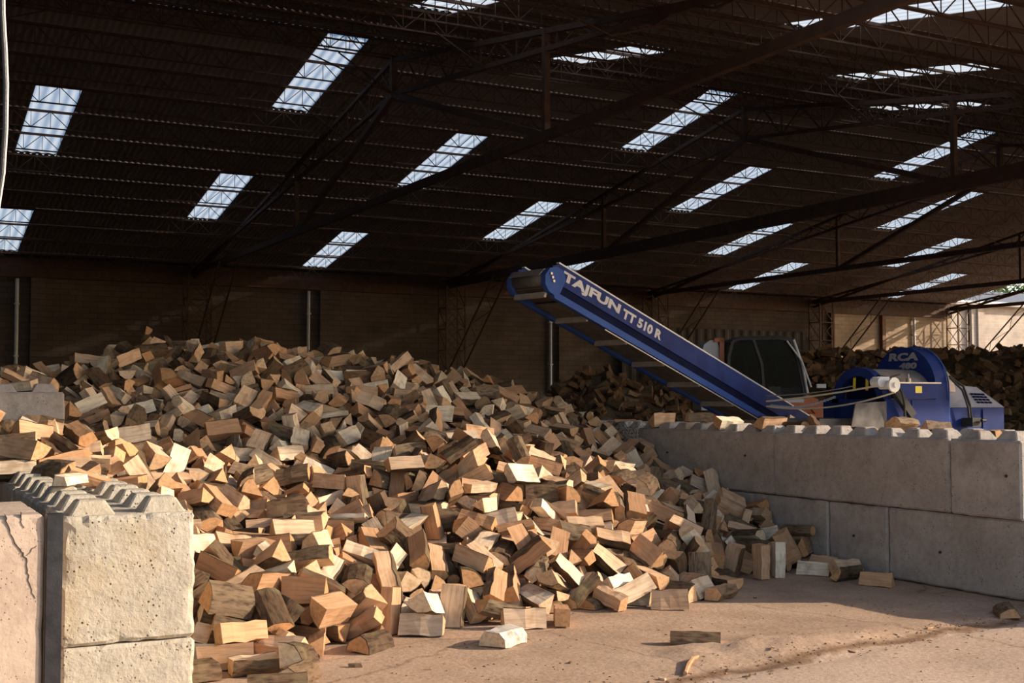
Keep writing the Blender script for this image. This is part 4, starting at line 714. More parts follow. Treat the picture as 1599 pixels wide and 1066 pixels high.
2,5016,7956,113,29,-133,-125,  0,6088,8138,59,123,144,49,  13,5969,8269,254,66,13,-121,  15,1923,8421,647,37,-11,-19,  12,4114,8617,592,-57,-110,110,  4,5722,8528,474,-66,-45,-174,
11,2872,9373,653,153,27,109,  9,6504,9342,483,87,150,71,  12,3982,10386,1028,82,21,18,  0,4867,10514,1126,-40,-91,172,  1,6934,11026,869,-166,-33,30,  6,7336,11318,932,-89,-64,-14,
0,2576,11472,1207,92,-175,-9,  7,2615,11360,1270,137,38,-87,  9,3845,11268,1189,11,-75,98,  4,5008,11489,1340,51,166,49,  4,2789,11697,1423,-147,-135,-17,  3,4157,11912,1550,29,195,30,
11,5390,12104,1530,-51,94,-98,  10,4330,12797,1826,-141,113,-64,  12,7610,12892,1328,-105,-162,-47,  2,4860,12987,1936,10,49,100,  2,3501,13898,2060,-18,198,16,  8,5113,8092,343,91,2,-25,
11,4436,8245,493,-117,-151,51,  14,4773,8267,423,76,142,115,  1,2717,9141,676,126,76,134,  10,4211,8943,668,-48,-43,183,  4,3571,9342,682,-105,-28,4,  8,3717,9586,864,-107,-8,-8,
2,6356,10221,723,10,48,124,  7,2759,10402,922,103,147,-53,  7,3453,10548,907,113,-12,-123,  0,3745,10554,927,-41,128,-145,  0,4775,11372,1341,119,73,-8,  13,7435,11538,1026,8,43,119,
3,2356,11849,1479,72,101,152,  4,6772,11776,1174,-64,-147,-116,  10,2337,12303,1641,-32,-157,113,  11,1696,13109,1696,-111,-60,-28,  9,4252,12877,1896,-124,-129,72,  1,2031,13159,1746,117,63,-36,
10,3575,13348,2117,95,176,5,  5,2055,13424,1922,9,-126,-155,  1,2482,7567,55,42,-17,-83,  0,2773,7965,249,-29,117,159,  14,3566,8022,273,126,55,128,  12,2798,8545,468,-196,29,27,
3,775,9081,1102,60,-8,-22,  4,3542,8757,619,103,-151,-59,  10,4086,8915,716,-161,-42,-111,  10,5965,8944,532,-179,10,3,  13,5947,9644,747,-89,-107,27,  0,1904,10010,1043,-52,-152,119,
5,6307,9799,714,63,-58,-171,  11,7054,9857,591,47,-13,-141,  6,7495,10308,630,25,16,95,  4,2911,10512,894,42,57,-169,  2,5864,10819,1109,-17,-89,174,  0,2575,11105,1124,156,-118,-42,
12,2177,11751,1469,-112,134,-22,  14,2700,11982,1534,-173,-33,-6,  0,1531,12194,1644,54,-113,-134,  9,2811,12120,1594,-110,58,-14,  11,2558,12397,1656,-19,81,-54,  11,3385,12648,1811,-21,172,92,
9,7431,12484,1237,138,94,80,  7,4665,12818,1821,-37,-163,110,  6,6231,12962,1653,59,146,116,  1,7715,12983,1332,82,42,168,  5,5397,13203,1910,112,41,106,  3,7202,13219,1552,-170,88,-23,
10,1940,13471,1823,-158,112,30,  7,3793,13533,2079,-82,141,-57,  10,3931,13463,2142,-79,113,-127,  8,3919,8091,302,104,115,81,  15,5644,8096,142,-16,17,73,  4,2084,8425,547,-111,-125,68,
9,2231,8922,696,-189,-14,59,  6,6299,9043,473,-34,100,-80,  9,1614,9378,941,11,-184,-66,  8,7506,9327,305,-99,135,-110,  13,3026,9710,744,114,-160,-29,  1,3334,9704,756,-28,97,165,
16,6728,9599,571,127,-43,-137,  9,7294,9578,464,55,-66,130,  3,1712,10242,1140,42,-21,4,  1,2379,9866,868,22,29,-155,  6,2551,9895,847,-36,104,-127,  5,5447,10090,1030,84,87,109,
9,835,10839,1622,2,-8,-198,  6,5148,10668,1161,0,12,196,  16,4518,11175,1217,73,-140,85,  6,6044,11097,1096,12,-2,167,  1,6586,11389,1036,47,-68,-57,  2,2907,11757,1417,-4,69,-129,
10,7445,11815,1075,91,24,157,  6,4454,12089,1516,-31,126,-48,  3,4970,12198,1529,-185,-37,-25,  12,7509,12201,1176,-64,121,-129,  0,3396,12413,1794,-6,-22,-192,  9,2783,12988,1878,-19,-183,-79,
1,3770,12696,1857,-199,1,16,  9,4041,12854,1903,64,-67,-14,  10,7424,12754,1362,93,-12,135,  9,3089,13314,2040,-112,-109,120,  14,2803,7319,99,91,147,-100,  10,3981,7511,45,182,-82,-4,
16,4521,7996,369,-87,-89,31,  4,7220,8530,110,-38,-55,-180,  2,1918,8897,740,5,40,87,  13,6708,9064,257,-71,137,42,  3,3338,9397,592,-78,-61,106,  4,4041,9377,726,-15,126,-147,
2,1415,9811,1150,5,-143,127,  8,1103,9593,1245,-15,-167,-102,  4,3574,9705,728,67,133,38,  6,3756,9800,832,121,65,-17,  5,6487,9631,605,-63,-160,73,  7,7424,10039,565,-118,119,-72,
7,2298,10205,1020,-40,-96,-162,  6,3156,10490,932,-41,-136,131,  13,6926,11536,1114,160,71,-32,  10,1295,11955,1680,-156,-5,68,  4,1884,11955,1562,-110,-98,58,  8,3028,12160,1619,125,-100,-116,
11,3676,11847,1536,60,-175,-65,  1,5873,12046,1440,132,-1,-88,  0,6229,12156,1500,144,-86,-81,  0,1913,12531,1712,-85,-97,133,  7,4453,12663,1726,-161,-41,91,  10,6182,12528,1593,20,-17,-152,
4,6059,12780,1698,-24,-137,132,  0,5865,13028,1796,-37,-24,129,  1,8122,13351,1257,-135,51,-49,  3,2274,7263,49,142,135,28,  1,1856,7843,343,46,26,192,  8,3218,7839,126,60,-76,-108,
1,3746,7741,106,15,-196,32,  2,4350,7880,68,-40,-172,91,  7,5311,7742,79,-33,24,-118,  14,5812,8099,174,38,74,144,  9,5177,8322,446,-29,-42,184,  5,5530,8544,354,30,182,-55,
6,7484,9098,236,-47,-98,105,  11,2600,9207,694,-27,-144,38,  0,5563,9175,758,-117,157,-31,  12,2190,9557,826,-22,-148,-130,  2,3923,9601,765,45,-184,-62,  9,4448,9953,977,-167,-4,88,
8,5425,9710,757,140,42,-39,  3,7291,9459,515,-105,-49,-11,  14,4518,10047,1000,-122,-55,148,  13,7175,10342,660,147,-96,-33,  10,2342,10877,1105,71,10,64,  8,3974,10762,1132,-134,-41,64,
11,3344,11183,1158,-108,144,-19,  16,5529,11107,1256,127,-144,-48,  15,7530,11247,922,-184,73,-16,  10,3531,11569,1226,-35,90,-162,  12,5540,11534,1245,7,-27,164,  13,5675,11450,1276,-140,114,-80,
3,5802,11438,1277,11,-41,154,  7,3611,11848,1451,-93,14,61,  13,2415,11959,1459,60,-3,-47,  2,4241,11880,1447,-4,-68,188,  4,5246,12305,1646,103,-71,-86,  2,5512,12099,1487,-94,76,84,
7,3418,12172,1703,43,-48,-31,  3,3767,12331,1676,64,52,-153,  10,3707,12339,1793,63,143,112,  10,4156,12314,1728,6,-10,159,  10,7550,12435,1177,8,21,-173,  6,1906,12744,1737,50,40,-72,
5,5525,12755,1829,-52,-118,113,  12,5284,12979,1872,-124,-99,121,  11,6718,13366,1655,2,-20,-181,  3,5247,13823,1952,-108,-73,13,  11,2665,7483,197,-156,-90,-15,  10,3563,7618,54,103,120,91,
10,1945,7951,344,-14,-194,10,  13,2179,8201,410,-109,-160,49,  2,3814,8080,187,28,-33,-90,  7,4064,7953,248,19,139,-142,  0,4366,8080,220,-181,-60,-31,  14,5003,8000,343,-181,-58,62,
7,2809,8320,442,7,-88,97,  4,6602,8500,53,-5,-131,151,  2,3990,8660,534,-21,56,-117,  8,5447,8565,414,-10,115,148,  0,6364,8706,245,-80,-163,83,  2,3811,9006,585,92,28,140,
12,6020,9046,548,17,198,2,  10,6891,8948,198,172,-42,-36,  13,6870,9090,235,46,148,120,  5,7146,9396,370,-99,82,-104,  9,2132,9835,921,97,139,106,  1,6059,9522,637,-171,1,-85,
2,2556,10076,805,-29,113,162,  1,2815,10035,777,-126,-149,-9,  3,5153,10207,923,-127,-124,72,  16,1581,10707,1213,44,-7,59,  12,1678,10575,1165,-1,-154,-103,  14,3978,10807,1192,179,85,-2,
2,2464,11051,1079,-161,85,-82,  12,4567,11512,1359,151,94,28,  7,5278,11495,1313,-147,95,97,  7,6719,11607,1062,29,32,162,  14,6893,11512,947,-144,-32,-1,  15,4567,11729,1433,84,152,78,
10,4795,11825,1506,-101,141,-83,  13,3772,12013,1585,112,-64,-50,  6,6745,12151,1250,78,-31,-114,  14,2162,12640,1730,-56,-50,-37,  0,3127,12473,1772,121,-148,-47,  12,2957,12525,1722,-31,-22,138,
14,7061,12427,1288,-115,152,1,  11,3544,12890,1870,-119,136,-64,  14,4614,12766,1875,141,52,93,  11,6894,12787,1464,-170,81,-9,  8,2977,13197,1968,-135,55,-91,  2,4044,13399,2003,163,-98,40,
11,4862,13326,1974,137,-79,-113,  5,5642,13196,1868,192,5,-8,  7,1235,13544,1764,121,84,82,  2,4349,13800,1967,-120,-55,131,  4,5162,13543,1921,126,-115,53,  0,5805,13801,1962,-20,-113,155,
12,1910,7408,123,-48,-140,-133,  8,2794,7745,151,172,-9,73,  12,2834,8077,265,14,-19,198,  9,4556,8124,310,-13,-36,170,  4,5943,8030,134,-71,33,178,  5,1884,8339,537,48,161,-108,
3,4216,8443,486,-5,180,56,  6,5820,8326,260,88,137,94,  2,5020,8664,587,-81,94,-17,  7,5902,8590,289,75,-106,152,  5,7324,8673,182,173,-87,50,  14,945,9239,1191,-27,-146,133,
1,6712,8949,298,-53,-185,43,  12,7053,9183,377,89,-24,-154,  5,1589,8519,783,132,146,-31,  3,1252,9440,1166,195,26,36,  13,2713,9671,731,-70,-57,172,  0,4536,9771,1016,-117,-53,-13,
5,5194,9961,974,-140,20,20,  0,5364,9768,989,12,-84,-147,  4,7406,9697,477,-18,92,-69,  5,2859,9827,789,-10,-45,194,  14,6453,9862,668,-22,7,-72,  0,7205,9899,533,-171,-69,-13,
15,4132,10300,1049,-13,193,41,  13,6379,10383,813,-14,-69,-16,  2,3469,10689,839,68,83,165,  0,5716,10690,1074,161,-47,-84,  3,1771,11086,1203,-68,-166,86,  7,4181,10832,1071,47,64,-178,
11,4990,10912,1088,-148,-89,-94,  10,983,11478,1687,6,-190,18,  4,1751,11270,1262,185,-23,73,  2,5640,11034,1112,41,178,-77,  1,5881,11148,1159,55,-47,107,  16,4108,11577,1239,-51,-139,127,
13,3973,11611,1391,-50,-113,154,  4,4902,11889,1420,-52,-106,-8,  7,6381,11768,1246,92,46,158,  11,6728,11961,1185,170,28,2,  1,7506,12106,1099,-84,-44,2,  12,1782,12505,1631,182,19,-68,
0,2392,12471,1684,101,-27,-112,  6,2841,12317,1718,148,-20,-43,  1,4097,12412,1636,170,20,11,  12,4029,12342,1734,-73,-141,86,  0,3883,12196,1629,-168,-61,28,  9,4708,12505,1706,154,43,33,
14,5509,12515,1627,24,108,-83,  11,7149,12446,1263,-132,118,-45,  1,2391,12937,1781,-140,-27,24,  8,4439,12850,1810,-7,88,-147,  12,4509,12776,1879,-40,120,-119,  12,6289,13099,1649,72,-58,-57,
15,7519,12818,1319,29,-8,163,  11,2302,13217,1902,-146,136,-6,  9,5195,13318,1901,-2,-69,133,  9,7468,13457,1488,-72,-76,163,  9,2297,13607,1911,69,-21,-73,  9,3248,13633,2036,141,8,138,
4,4674,13341,1949,-80,162,-81,  15,5407,13604,1929,-15,183,77,  5,5757,13426,1896,119,-127,-64,  7,1887,7499,283,-69,60,-105,  10,2180,7368,234,-194,17,-19,  5,2846,7594,62,-66,137,-116,
1,2485,7744,176,95,128,106,  9,3768,7881,128,-2,-192,-34,  3,4529,7950,170,91,86,147,  13,4767,7927,73,32,13,-127,  2,2822,8173,299,-8,-152,-125,  8,3405,8185,292,-83,123,-2,
2,3642,8061,127,18,-47,192,  0,3410,8268,226,20,196,33,  13,4239,8263,367,-32,-40,67,  10,4900,8420,439,-73,140,-28,  12,4972,8307,443,-128,146,41,  4,5434,8349,395,-49,79,-144,
9,3340,8794,494,142,130,55,  0,3521,8575,468,44,28,-66,  8,3774,8596,527,-14,89,178,  6,2629,8970,540,-21,53,179,  13,5717,8729,503,-11,-198,-21,  2,6477,8990,403,24,121,141,
0,1942,9253,826,3,21,-147,  1,4147,9562,772,-118,-56,-41,  5,5463,9419,720,152,-54,-97,  12,5730,8891,624,-89,-167,-3,  12,5974,9149,632,-93,98,-111,  11,1472,9586,1178,-140,47,-65,
2,1494,9941,1176,55,-135,130,  14,1703,9787,1105,86,30,45,  10,5726,9702,803,-120,149,13,  9,4106,10108,984,-30,-52,54,  14,4626,10064,1073,-71,43,170,  12,5033,10119,864,97,-127,-72,
16,5991,9979,755,79,119,66,  1,6742,10042,701,-62,-153,108,  11,1765,10443,1136,12,-193,3,  6,2689,10299,795,-110,-156,40,  12,3130,10156,778,-111,-18,49,  5,4539,10339,981,-76,174,61,
7,6915,10370,716,-173,73,39,  5,2151,10731,997,34,-57,-51,  1,3317,10593,908,60,-6,152,  3,6886,10658,781,-93,-122,82,  9,2070,10871,1191,-68,15,-24,  1,3785,10847,941,52,-36,153,
4,3660,10771,1099,30,86,175,  16,2031,11244,1270,-23,26,-132,  13,3483,11097,1130,-144,82,-111,  10,3935,11196,1242,-10,-23,104,  1,4208,11122,1197,-38,39,-160,  5,4769,11278,1259,74,122,-139,
0,999,11773,1627,5,-68,-188,  4,1201,11702,1664,87,-43,-129,  5,1599,11575,1394,-122,149,-55,  3,2834,11378,1150,-142,-41,93,  6,2803,11589,1272,148,-42,-92,  13,3619,11349,1249,-69,136,-59,
2,4045,11389,1181,-169,28,-27,  4,5409,11450,1235,22,9,-111,  3,7557,11504,975,69,-52,-142,  8,3256,11670,1472,-108,-151,59,  4,3546,11752,1377,-63,8,142,  10,4070,11698,1403,-49,-158,86,
14,5209,11778,1455,43,-131,-120,  3,6033,11686,1245,123,125,96,  3,6976,11875,1106,-108,106,-61,  6,1030,12584,1699,121,50,55,  2,1479,12368,1605,-136,138,35,  13,2659,12203,1450,-89,113,-63,
0,3641,12028,1519,113,73,-43,  5,4193,12135,1558,103,55,136,  2,6361,12118,1378,-112,-108,51,  7,1601,12772,1653,-150,103,-52,  10,2801,12672,1775,94,-175,-22,  1,3294,12433,1709,128,-54,-105,
16,4377,12469,1727,-189,-31,-29,  4,5005,12482,1696,-76,-29,53,  13,5199,12562,1698,-63,-8,156,  7,5785,12503,1606,-7,28,153,  15,7580,12633,1230,61,-86,-150,  0,2728,12811,1753,-118,142,76,
9,4670,12915,1735,13,-23,147,  5,5572,12829,1717,-117,-131,41,  8,3512,13343,2020,136,80,64,  11,3849,13233,1984,-170,-95,13,  0,4677,13081,1900,163,-83,-63,  6,4956,13459,1963,8,172,-96,
0,5555,13467,1918,-49,120,145,  7,6186,13193,1741,-95,155,-83,  0,6396,13517,1805,183,76,-6,  8,6712,13482,1751,-112,-58,72,  12,1872,13589,1774,8,-68,143,  11,4070,13646,2049,80,3,-183,
1,1565,6978,97,103,59,86,  13,2211,6968,39,-139,68,-55,  15,1805,7270,73,22,-189,-55,  7,1902,7259,119,-115,44,11,  3,2005,7571,214,21,-31,120,  12,1713,7568,281,-69,-140,68,
0,1574,7259,185,80,12,-114,  1,1573,7525,366,-6,183,-78,  5,2209,7607,122,175,-46,-68,  5,2214,7454,149,-6,142,137,  10,2217,7526,254,-4,-81,-180,  1,2703,7577,128,7,106,-158,
7,2947,7544,149,-66,-82,65,  2,3057,7686,54,105,147,70,  5,3418,7669,59,122,141,56,  6,1643,7908,435,-136,-43,51,  9,2168,7811,201,43,40,18,  11,2310,7707,196,178,40,-83,
7,2307,7914,263,-134,-46,113,  12,2232,8012,316,17,-129,152,  5,2531,7903,106,-25,-143,119,  7,2615,7702,134,11,136,-114,  2,2515,7632,276,105,15,18,  12,2899,7873,116,3,60,2,
10,3133,7885,57,-124,78,-66,  6,3047,7876,181,-83,148,-89,  0,3412,7959,57,64,24,61,  7,4105,7868,109,-46,-52,165,  8,4989,7809,56,-59,-12,50,  9,5079,7777,95,-22,87,-172,
4,5421,7870,48,145,126,39,  12,1883,8142,415,86,50,74,  15,1995,8231,474,-35,-3,43,  11,1632,8191,497,-196,-4,30,  5,1733,7976,529,56,-21,-57,  12,1569,7810,520,146,-92,-57,
9,2128,8103,317,125,29,-29,  12,2391,8198,365,42,-190,-45,  13,2464,8152,299,27,-3,47,  12,2541,8079,317,-50,-129,-138,  9,2640,8099,391,80,-52,-125,  14,2840,8109,193,19,-21,191,
5,3108,8222,188,64,-163,-75,  4,3042,8198,306,121,140,23,  10,3139,8222,315,96,-123,-69,  7,3293,8131,170,86,115,79,  12,3469,8107,276,12,92,-118,  15,3673,8036,260,-76,-80,78,
9,4012,8116,176,-108,144,86,  9,4267,8039,296,38,-39,-144,  0,4669,8129,227,-63,139,129,  0,5039,8214,221,4,-191,46,  11,5431,8128,200,-136,-141,-35,  14,5647,8230,104,120,94,16,
12,2043,8463,443,-20,-70,126,  6,1827,8494,575,118,-14,7,  12,1729,8315,619,24,-20,-196,  12,1786,8182,591,-20,94,-175,  1,1795,8215,683,-126,0,16,  6,2584,8332,357,32,52,190,
14,2649,8346,432,-34,13,-182,  7,2624,8426,495,-147,54,-95,  11,2891,8379,302,13,-144,-138,  0,3111,8465,342,-191,51,-6,  2,3429,8472,292,-31,-70,177,  13,3382,8472,382,88,-166,-55,
1,3638,8234,223,-92,5,-150,  11,3648,8473,313,4,25,187,  0,3661,8260,343,-161,34,-43,  16,4029,8308,267,1,-13,-31,  2,3847,8553,319,-48,57,186,  13,4040,8345,365,-145,-97,57,
1,4425,8283,355,-53,155,115,  4,4788,8291,331,123,13,-36,  8,5188,8507,369,-117,118,7,  1,5317,8348,324,-68,-71,107,  8,5221,8331,371,13,151,-115,  10,5323,8346,187,-19,-184,-62,
2,5580,8291,210,-83,-60,144,  13,5722,8194,256,-50,-67,149,  1,5529,8429,275,23,-80,-181,  4,5714,8389,168,112,157,43,  13,6012,8402,141,17,3,105,  4,6266,8426,133,-171,77,67,
15,862,8818,1017,-17,-126,153,  15,1237,8840,995,-2,-11,192,  5,1710,8757,614,116,-116,-100,  5,1941,8783,522,190,44,-16,  7,2082,8761,563,160,77,89,  2,1964,8698,636,105,63,127,
7,1721,8452,701,-116,-104,116,  4,2188,8698,527,150,87,87,  10,2610,8614,374,44,-35,34,  10,2580,8634,492,145,21,56,  0,2939,8704,313,-76,147,-97,  10,2838,8700,391,43,132,105,
2,2803,8795,463,137,-116,-9,  9,2789,8770,607,44,107,-163,  2,3142,8761,427,-108,-48,54,  4,3031,8740,502,35,-85,-177,  4,3672,8744,390,-130,149,24,  11,3573,8784,403,-48,-107,66,
7,3485,8760,438,-91,123,103,  10,3963,8792,444,-12,-47,150,  1,3810,8769,418,-7,-71,123,  10,4058,8771,514,-42,-81,133,  7,3803,8669,479,-23,92,176,  15,3740,8770,521,178,13,15,
10,4186,8746,562,-6,-57,142,  15,5074,8820,652,53,-57,174,  2,5262,8594,511,-21,66,-135,  2,5552,8768,353,-116,-76,64,  13,5709,8542,283,-143,26,-98,  10,5397,8718,433,17,-49,-180,
9,5547,8672,463,-85,32,48,  11,6110,8607,137,21,-58,165,  11,6109,8806,302,8,-20,-62,  6,6186,8603,292,-44,-180,72,  10,6320,8602,188,174,-40,-26,  0,6426,8855,256,-133,-112,-68,
4,6602,8590,85,-199,1,14,  10,6531,8745,137,-86,30,-147,  6,6829,8763,114,114,77,135,  5,7146,8945,123,-4,84,155,  10,7121,8775,186,-178,57,-64,  13,7622,8875,135,-133,127,-64,
5,7422,8829,86,-55,57,-127,  10,824,9160,1026,-108,167,6,  8,988,9133,1130,-80,-123,119,  13,1135,9158,1044,-198,13,1,  13,1492,8726,778,30,-81,-133,  0,1494,8379,666,69,-9,142,
4,1614,9002,742,99,44,106,  8,1717,9000,755,109,-167,-1,  13,1800,9018,732,107,-166,-25,  6,1697,8624,748,44,100,119,  14,2033,9176,584,52,-5,160,  2,2058,9024,617,118,-110,-109,
3,1882,9057,662,-70,-42,80,  6,2163,9140,541,-121,144,-28,  2,2277,9033,526,-89,136,-114,  12,2364,9063,611,-180,29,12,  4,2455,8876,521,36,134,140,  7,2985,9164,460,151,-124,-10,
4,2872,9159,471,-93,160,16,  1,2808,9060,513,-185,-61,-40,  4,2901,8919,526,18,79,104,  4,3063,8949,475,53,-74,-153,  4,3512,9100,528,170,-93,18,  9,3614,9176,585,167,-93,46,
11,4015,9138,580,66,-53,-106,  13,3929,9038,581,-124,-145,-9,  15,4245,9118,767,12,59,167,  11,5247,8904,663,53,-188,-11,  13,5472,8835,532,121,-3,5,  2,5647,9167,478,37,6,-155,
4,5520,8980,491,-117,-148,-23,  12,5671,8888,456,-121,-134,-85,  6,5766,8895,482,-158,95,73,  9,5612,8881,633,96,123,100,  7,5907,8901,404,49,191,-33,  5,6108,9065,332,-106,70,-54,
4,6204,9096,385,39,63,-8,  11,6359,9043,258,106,-169,14,  12,6580,9010,188,-90,-158,82,  8,6536,9189,175,-71,-92,159,  11,6615,9149,314,-128,-14,48,  4,7235,9041,143,-140,75,-47,
1,7297,9157,144,-47,-35,167,  4,7551,9088,127,-48,160,-49,  14,7424,9195,194,-94,-133,55,  10,7500,8861,242,-90,-5,-33,  0,809,9437,1100,-45,72,-115,  3,656,9516,1062,148,117,61,
5,680,9440,1205,99,121,108,  2,1045,9416,1171,-10,-43,138,  12,1360,9451,1095,83,41,140,  16,1836,9310,779,12,61,-124,  13,1904,9525,788,186,26,-47,  1,2128,9437,659,-124,125,-29,
7,2081,9364,730,-58,92,-87,  10,2140,9055,760,-192,35,-26,  6,2490,9181,495,8,100,-128,  5,2386,9266,644,-47,-95,92,  10,2303,9149,685,-11,121,153,  4,2607,9360,668,-102,155,72,
16,2489,9238,676,82,21,131,  9,2870,9463,554,-10,-182,79,  3,3189,9400,557,156,120,15,  0,3143,9441,652,-140,-96,57,  12,3036,9452,645,-119,-40,122,  5,3564,9439,625,-3,-139,142,
10,3576,9412,788,-77,69,-144,  2,3760,9343,612,-136,-112,63,  15,4620,9630,1037,-31,188,-47,  4,5341,9508,872,-74,56,-148,  6,5565,9469,649,13,-71,148,  9,5739,9111,560,11,-135,115,
4,5661,9413,681,29,-124,122,  4,5494,9215,664,-41,35,24,  5,5867,9212,529,101,46,-50,  2,6006,9440,507,124,110,-111,  3,5896,9278,631,35,100,82,  11,5889,9416,705,50,-60,-37,
8,6159,9185,408,-59,17,-190,  11,6147,9297,407,-63,-6,-189,  7,6208,9303,482,-34,-136,-135,  10,6281,9365,555,193,24,-46,  7,6428,9317,400,-85,-75,133,  0,6607,9418,294,5,158,120,
4,6640,9483,380,1,200,2,  8,6620,9354,391,150,28,85,  16,6819,9485,261,-134,-115,95,  9,6966,9374,339,-20,-59,130,  12,6988,9291,431,106,-131,-99,  12,6881,9341,412,83,-42,-166,
5,7358,9356,324,-79,170,20,  9,7428,9441,213,82,-22,-108,  0,7102,9293,252,115,-80,-90,  4,7556,9571,215,-36,-103,138,  12,687,9864,1170,143,79,92,  1,736,9676,1196,-199,11,16,
1,818,9744,1270,18,59,84,  9,607,9767,1304,-119,72,-119,  2,1101,9852,1241,-95,104,-77,  15,1004,10097,1274,-50,193,13,  6,1704,9641,991,105,-103,-113,  12,1799,9684,924,-50,87,-130,
4,1743,9875,1021,147,45,-33,  11,1933,9844,882,-41,69,-144,  0,2052,9738,785,-79,-89,102,  5,2242,9631,723,-106,-125,46,  10,2431,9650,773,-92,168,-29,  7,2566,9564,632,-77,168,68,
4,2500,9566,736,-30,106,-135,  11,2888,9683,614,-151,-112,-49,  10,2808,9562,634,-188,29,0,  12,2838,9644,746,-88,-152,88,  7,3070,9666,671,91,-140,-98,  11,3399,9629,671,46,-191,-29,
6,3450,9790,800,-44,-121,153,  1,3674,9813,758,-97,47,-66,  5,3863,9563,638,87,-13,7,  0,3987,9730,836,81,158,10,  12,4211,9794,770,-41,-41,88,  6,4333,9770,862,81,34,95,
1,4142,9863,864,-105,170,1,  5,4235,9777,934,111,62,83,  5,4153,9959,1019,-112,-44,26,  13,4600,9844,958,3,191,43,  4,4695,9928,1014,20,156,124,  4,4893,9926,1012,157,103,-70,
14,4852,10010,1131,-186,-3,70,  7,5262,9839,873,-117,-50,105,  13,5157,10018,1073,-70,8,-32,  5,5592,9794,757,73,-142,-75,  13,5682,9650,623,-85,-157,-78,  6,5779,9772,596,-120,106,-35,
7,5845,9703,643,141,7,-71,  7,6006,9725,652,70,11,-64,  8,5923,9462,640,-103,-18,-65,  3,6181,9683,501,-55,149,-119,  9,6174,9558,517,-110,110,119,  13,6249,9579,405,91,54,-166,
7,6292,9482,457,67,24,-183,  11,6513,9863,503,-9,19,-5,  12,6435,9701,460,-47,101,-31,  12,6510,9657,500,-51,-116,59,  4,6419,9538,587,59,97,150,  1,6648,9574,307,198,-7,-28,
8,6819,9783,422,107,-26,-36,  4,6731,9650,466,56,-39,-178,  4,6670,9718,495,129,9,87,  13,6942,9571,250,186,-73,6,  13,6968,9574,376,-88,22,54,  15,7027,9604,437,150,-122,-46,
3,7212,9712,426,16,42,194,  11,7383,9860,454,12,187,-68,  14,7405,9554,386,-161,23,-90,  5,7574,9591,388,140,126,54,  0,2166,10123,806,70,51,112,  0,2060,10146,925,179,-40,-7,
11,1990,10086,994,50,54,-185,  10,1741,10003,1094,191,-54,18,  4,1801,10228,1061,-40,-63,172,  0,2289,10028,832,-95,146,-51,  8,2139,9921,850,68,38,173,  6,2695,9961,655,-56,81,-154,
5,2941,10025,728,63,55,147,  5,3307,9875,639,129,-18,7,  4,3112,9950,652,37,120,67,  9,3417,9957,792,-154,68,-2,  5,3948,9940,791,15,154,116,  9,3825,9946,893,-67,38,-121,
4,4216,9976,765,-187,-37,-30,  9,4385,10073,895,-40,88,-104,  10,4257,10024,936,-190,51,-30,  0,4583,10168,854,49,-72,-96,  15,4630,10228,909,48,-187,41,  4,4647,10276,967,57,-186,-2,
5,4755,10142,979,102,-117,-107,  9,4707,10129,1092,-43,-195,-9,  7,4970,10176,909,116,-135,-43,  11,4927,10206,1002,-133,127,-72,  5,5231,10191,1016,76,91,73,  1,5120,10344,1071,14,-38,-194,
1,5303,10162,810,171,-73,-36,  7,5427,10218,858,-81,92,18,  3,5485,10056,836,-130,-78,31,  11,5651,10023,799,-69,-37,157,  7,5627,10165,973,-135,112,-43,  1,5565,9929,878,83,-76,-165,
13,5653,10203,685,-148,23,29,  5,5856,10138,765,48,-188,-47,  2,5875,9932,698,-175,47,84,  12,6018,9890,703,-103,38,-130,  7,6183,9941,525,82,-59,-125,  2,6104,9929,632,-121,-89,26,
10,6204,9844,642,130,54,61,  1,6451,10031,614,-116,20,1,  8,6473,9895,590,-15,-148,-133,  9,6688,9970,464,23,156,121,  7,6720,10002,578,102,97,99,  9,6963,9975,398,-124,-73,-51,
4,6942,9839,448,30,169,101,  7,6895,9891,552,-98,111,-101,  1,7216,9987,386,11,26,198,  6,7209,10172,472,195,29,-18,  13,7254,10074,531,-174,9,61,  1,7426,9995,368,143,94,104,
12,7547,9998,377,-121,74,80,  7,1878,10397,966,-116,-16,77,  9,2109,10353,932,52,27,-156,  10,2096,10265,990,-192,27,-6,  10,1652,10489,1083,47,38,145,  10,2288,10333,839,61,-7,170,
3,2352,10370,928,-63,-179,-44,  14,2279,10291,952,70,41,-102,  14,2393,10394,814,-114,-159,6,  16,2557,10292,766,-107,-159,20,  2,2903,10313,817,18,-40,-195,  4,2909,10219,833,-188,-8,14,
9,3501,10268,730,-19,27,106,  13,3369,10256,762,162,102,47,  15,3510,10383,769,153,124,-23,  6,3768,10340,824,129,-48,-112,  10,3657,10283,824,-138,90,-47,  9,3912,10279,819,-119,136,-43,
2,3834,10260,891,114,82,112,  4,3997,10252,897,-139,-136,9,  0,4138,10274,822,-36,-20,143,  6,4222,10312,908,-105,56,-67,  10,4214,10293,990,39,-19,-38,  14,4461,10382,1010,-26,-89,-57,
13,4377,10344,1011,154,-117,49,  14,5060,10376,916,-30,-150,-125,  3,4765,10393,1067,-48,-167,-67,  4,5196,10471,966,-175,90,35,  1,5294,10379,804,31,49,182,  11,5477,10498,911,117,82,18,
4,5513,10354,922,-37,174,75,  6,5635,10363,868,4,-24,157,  9,4889,10499,998,29,195,-8,  4,5734,10361,685,191,-5,-37,  4,5764,10303,811,110,124,110,  6,5817,10199,864,-42,136,-134,
13,6202,10190,603,19,45,-59,  10,6135,10371,644,175,-4,-96,  2,6199,10395,709,60,-109,136,  1,6042,10232,805,171,-97,36,  7,6499,10206,675,69,-157,-100,  8,6359,10501,778,-12,84,-180,
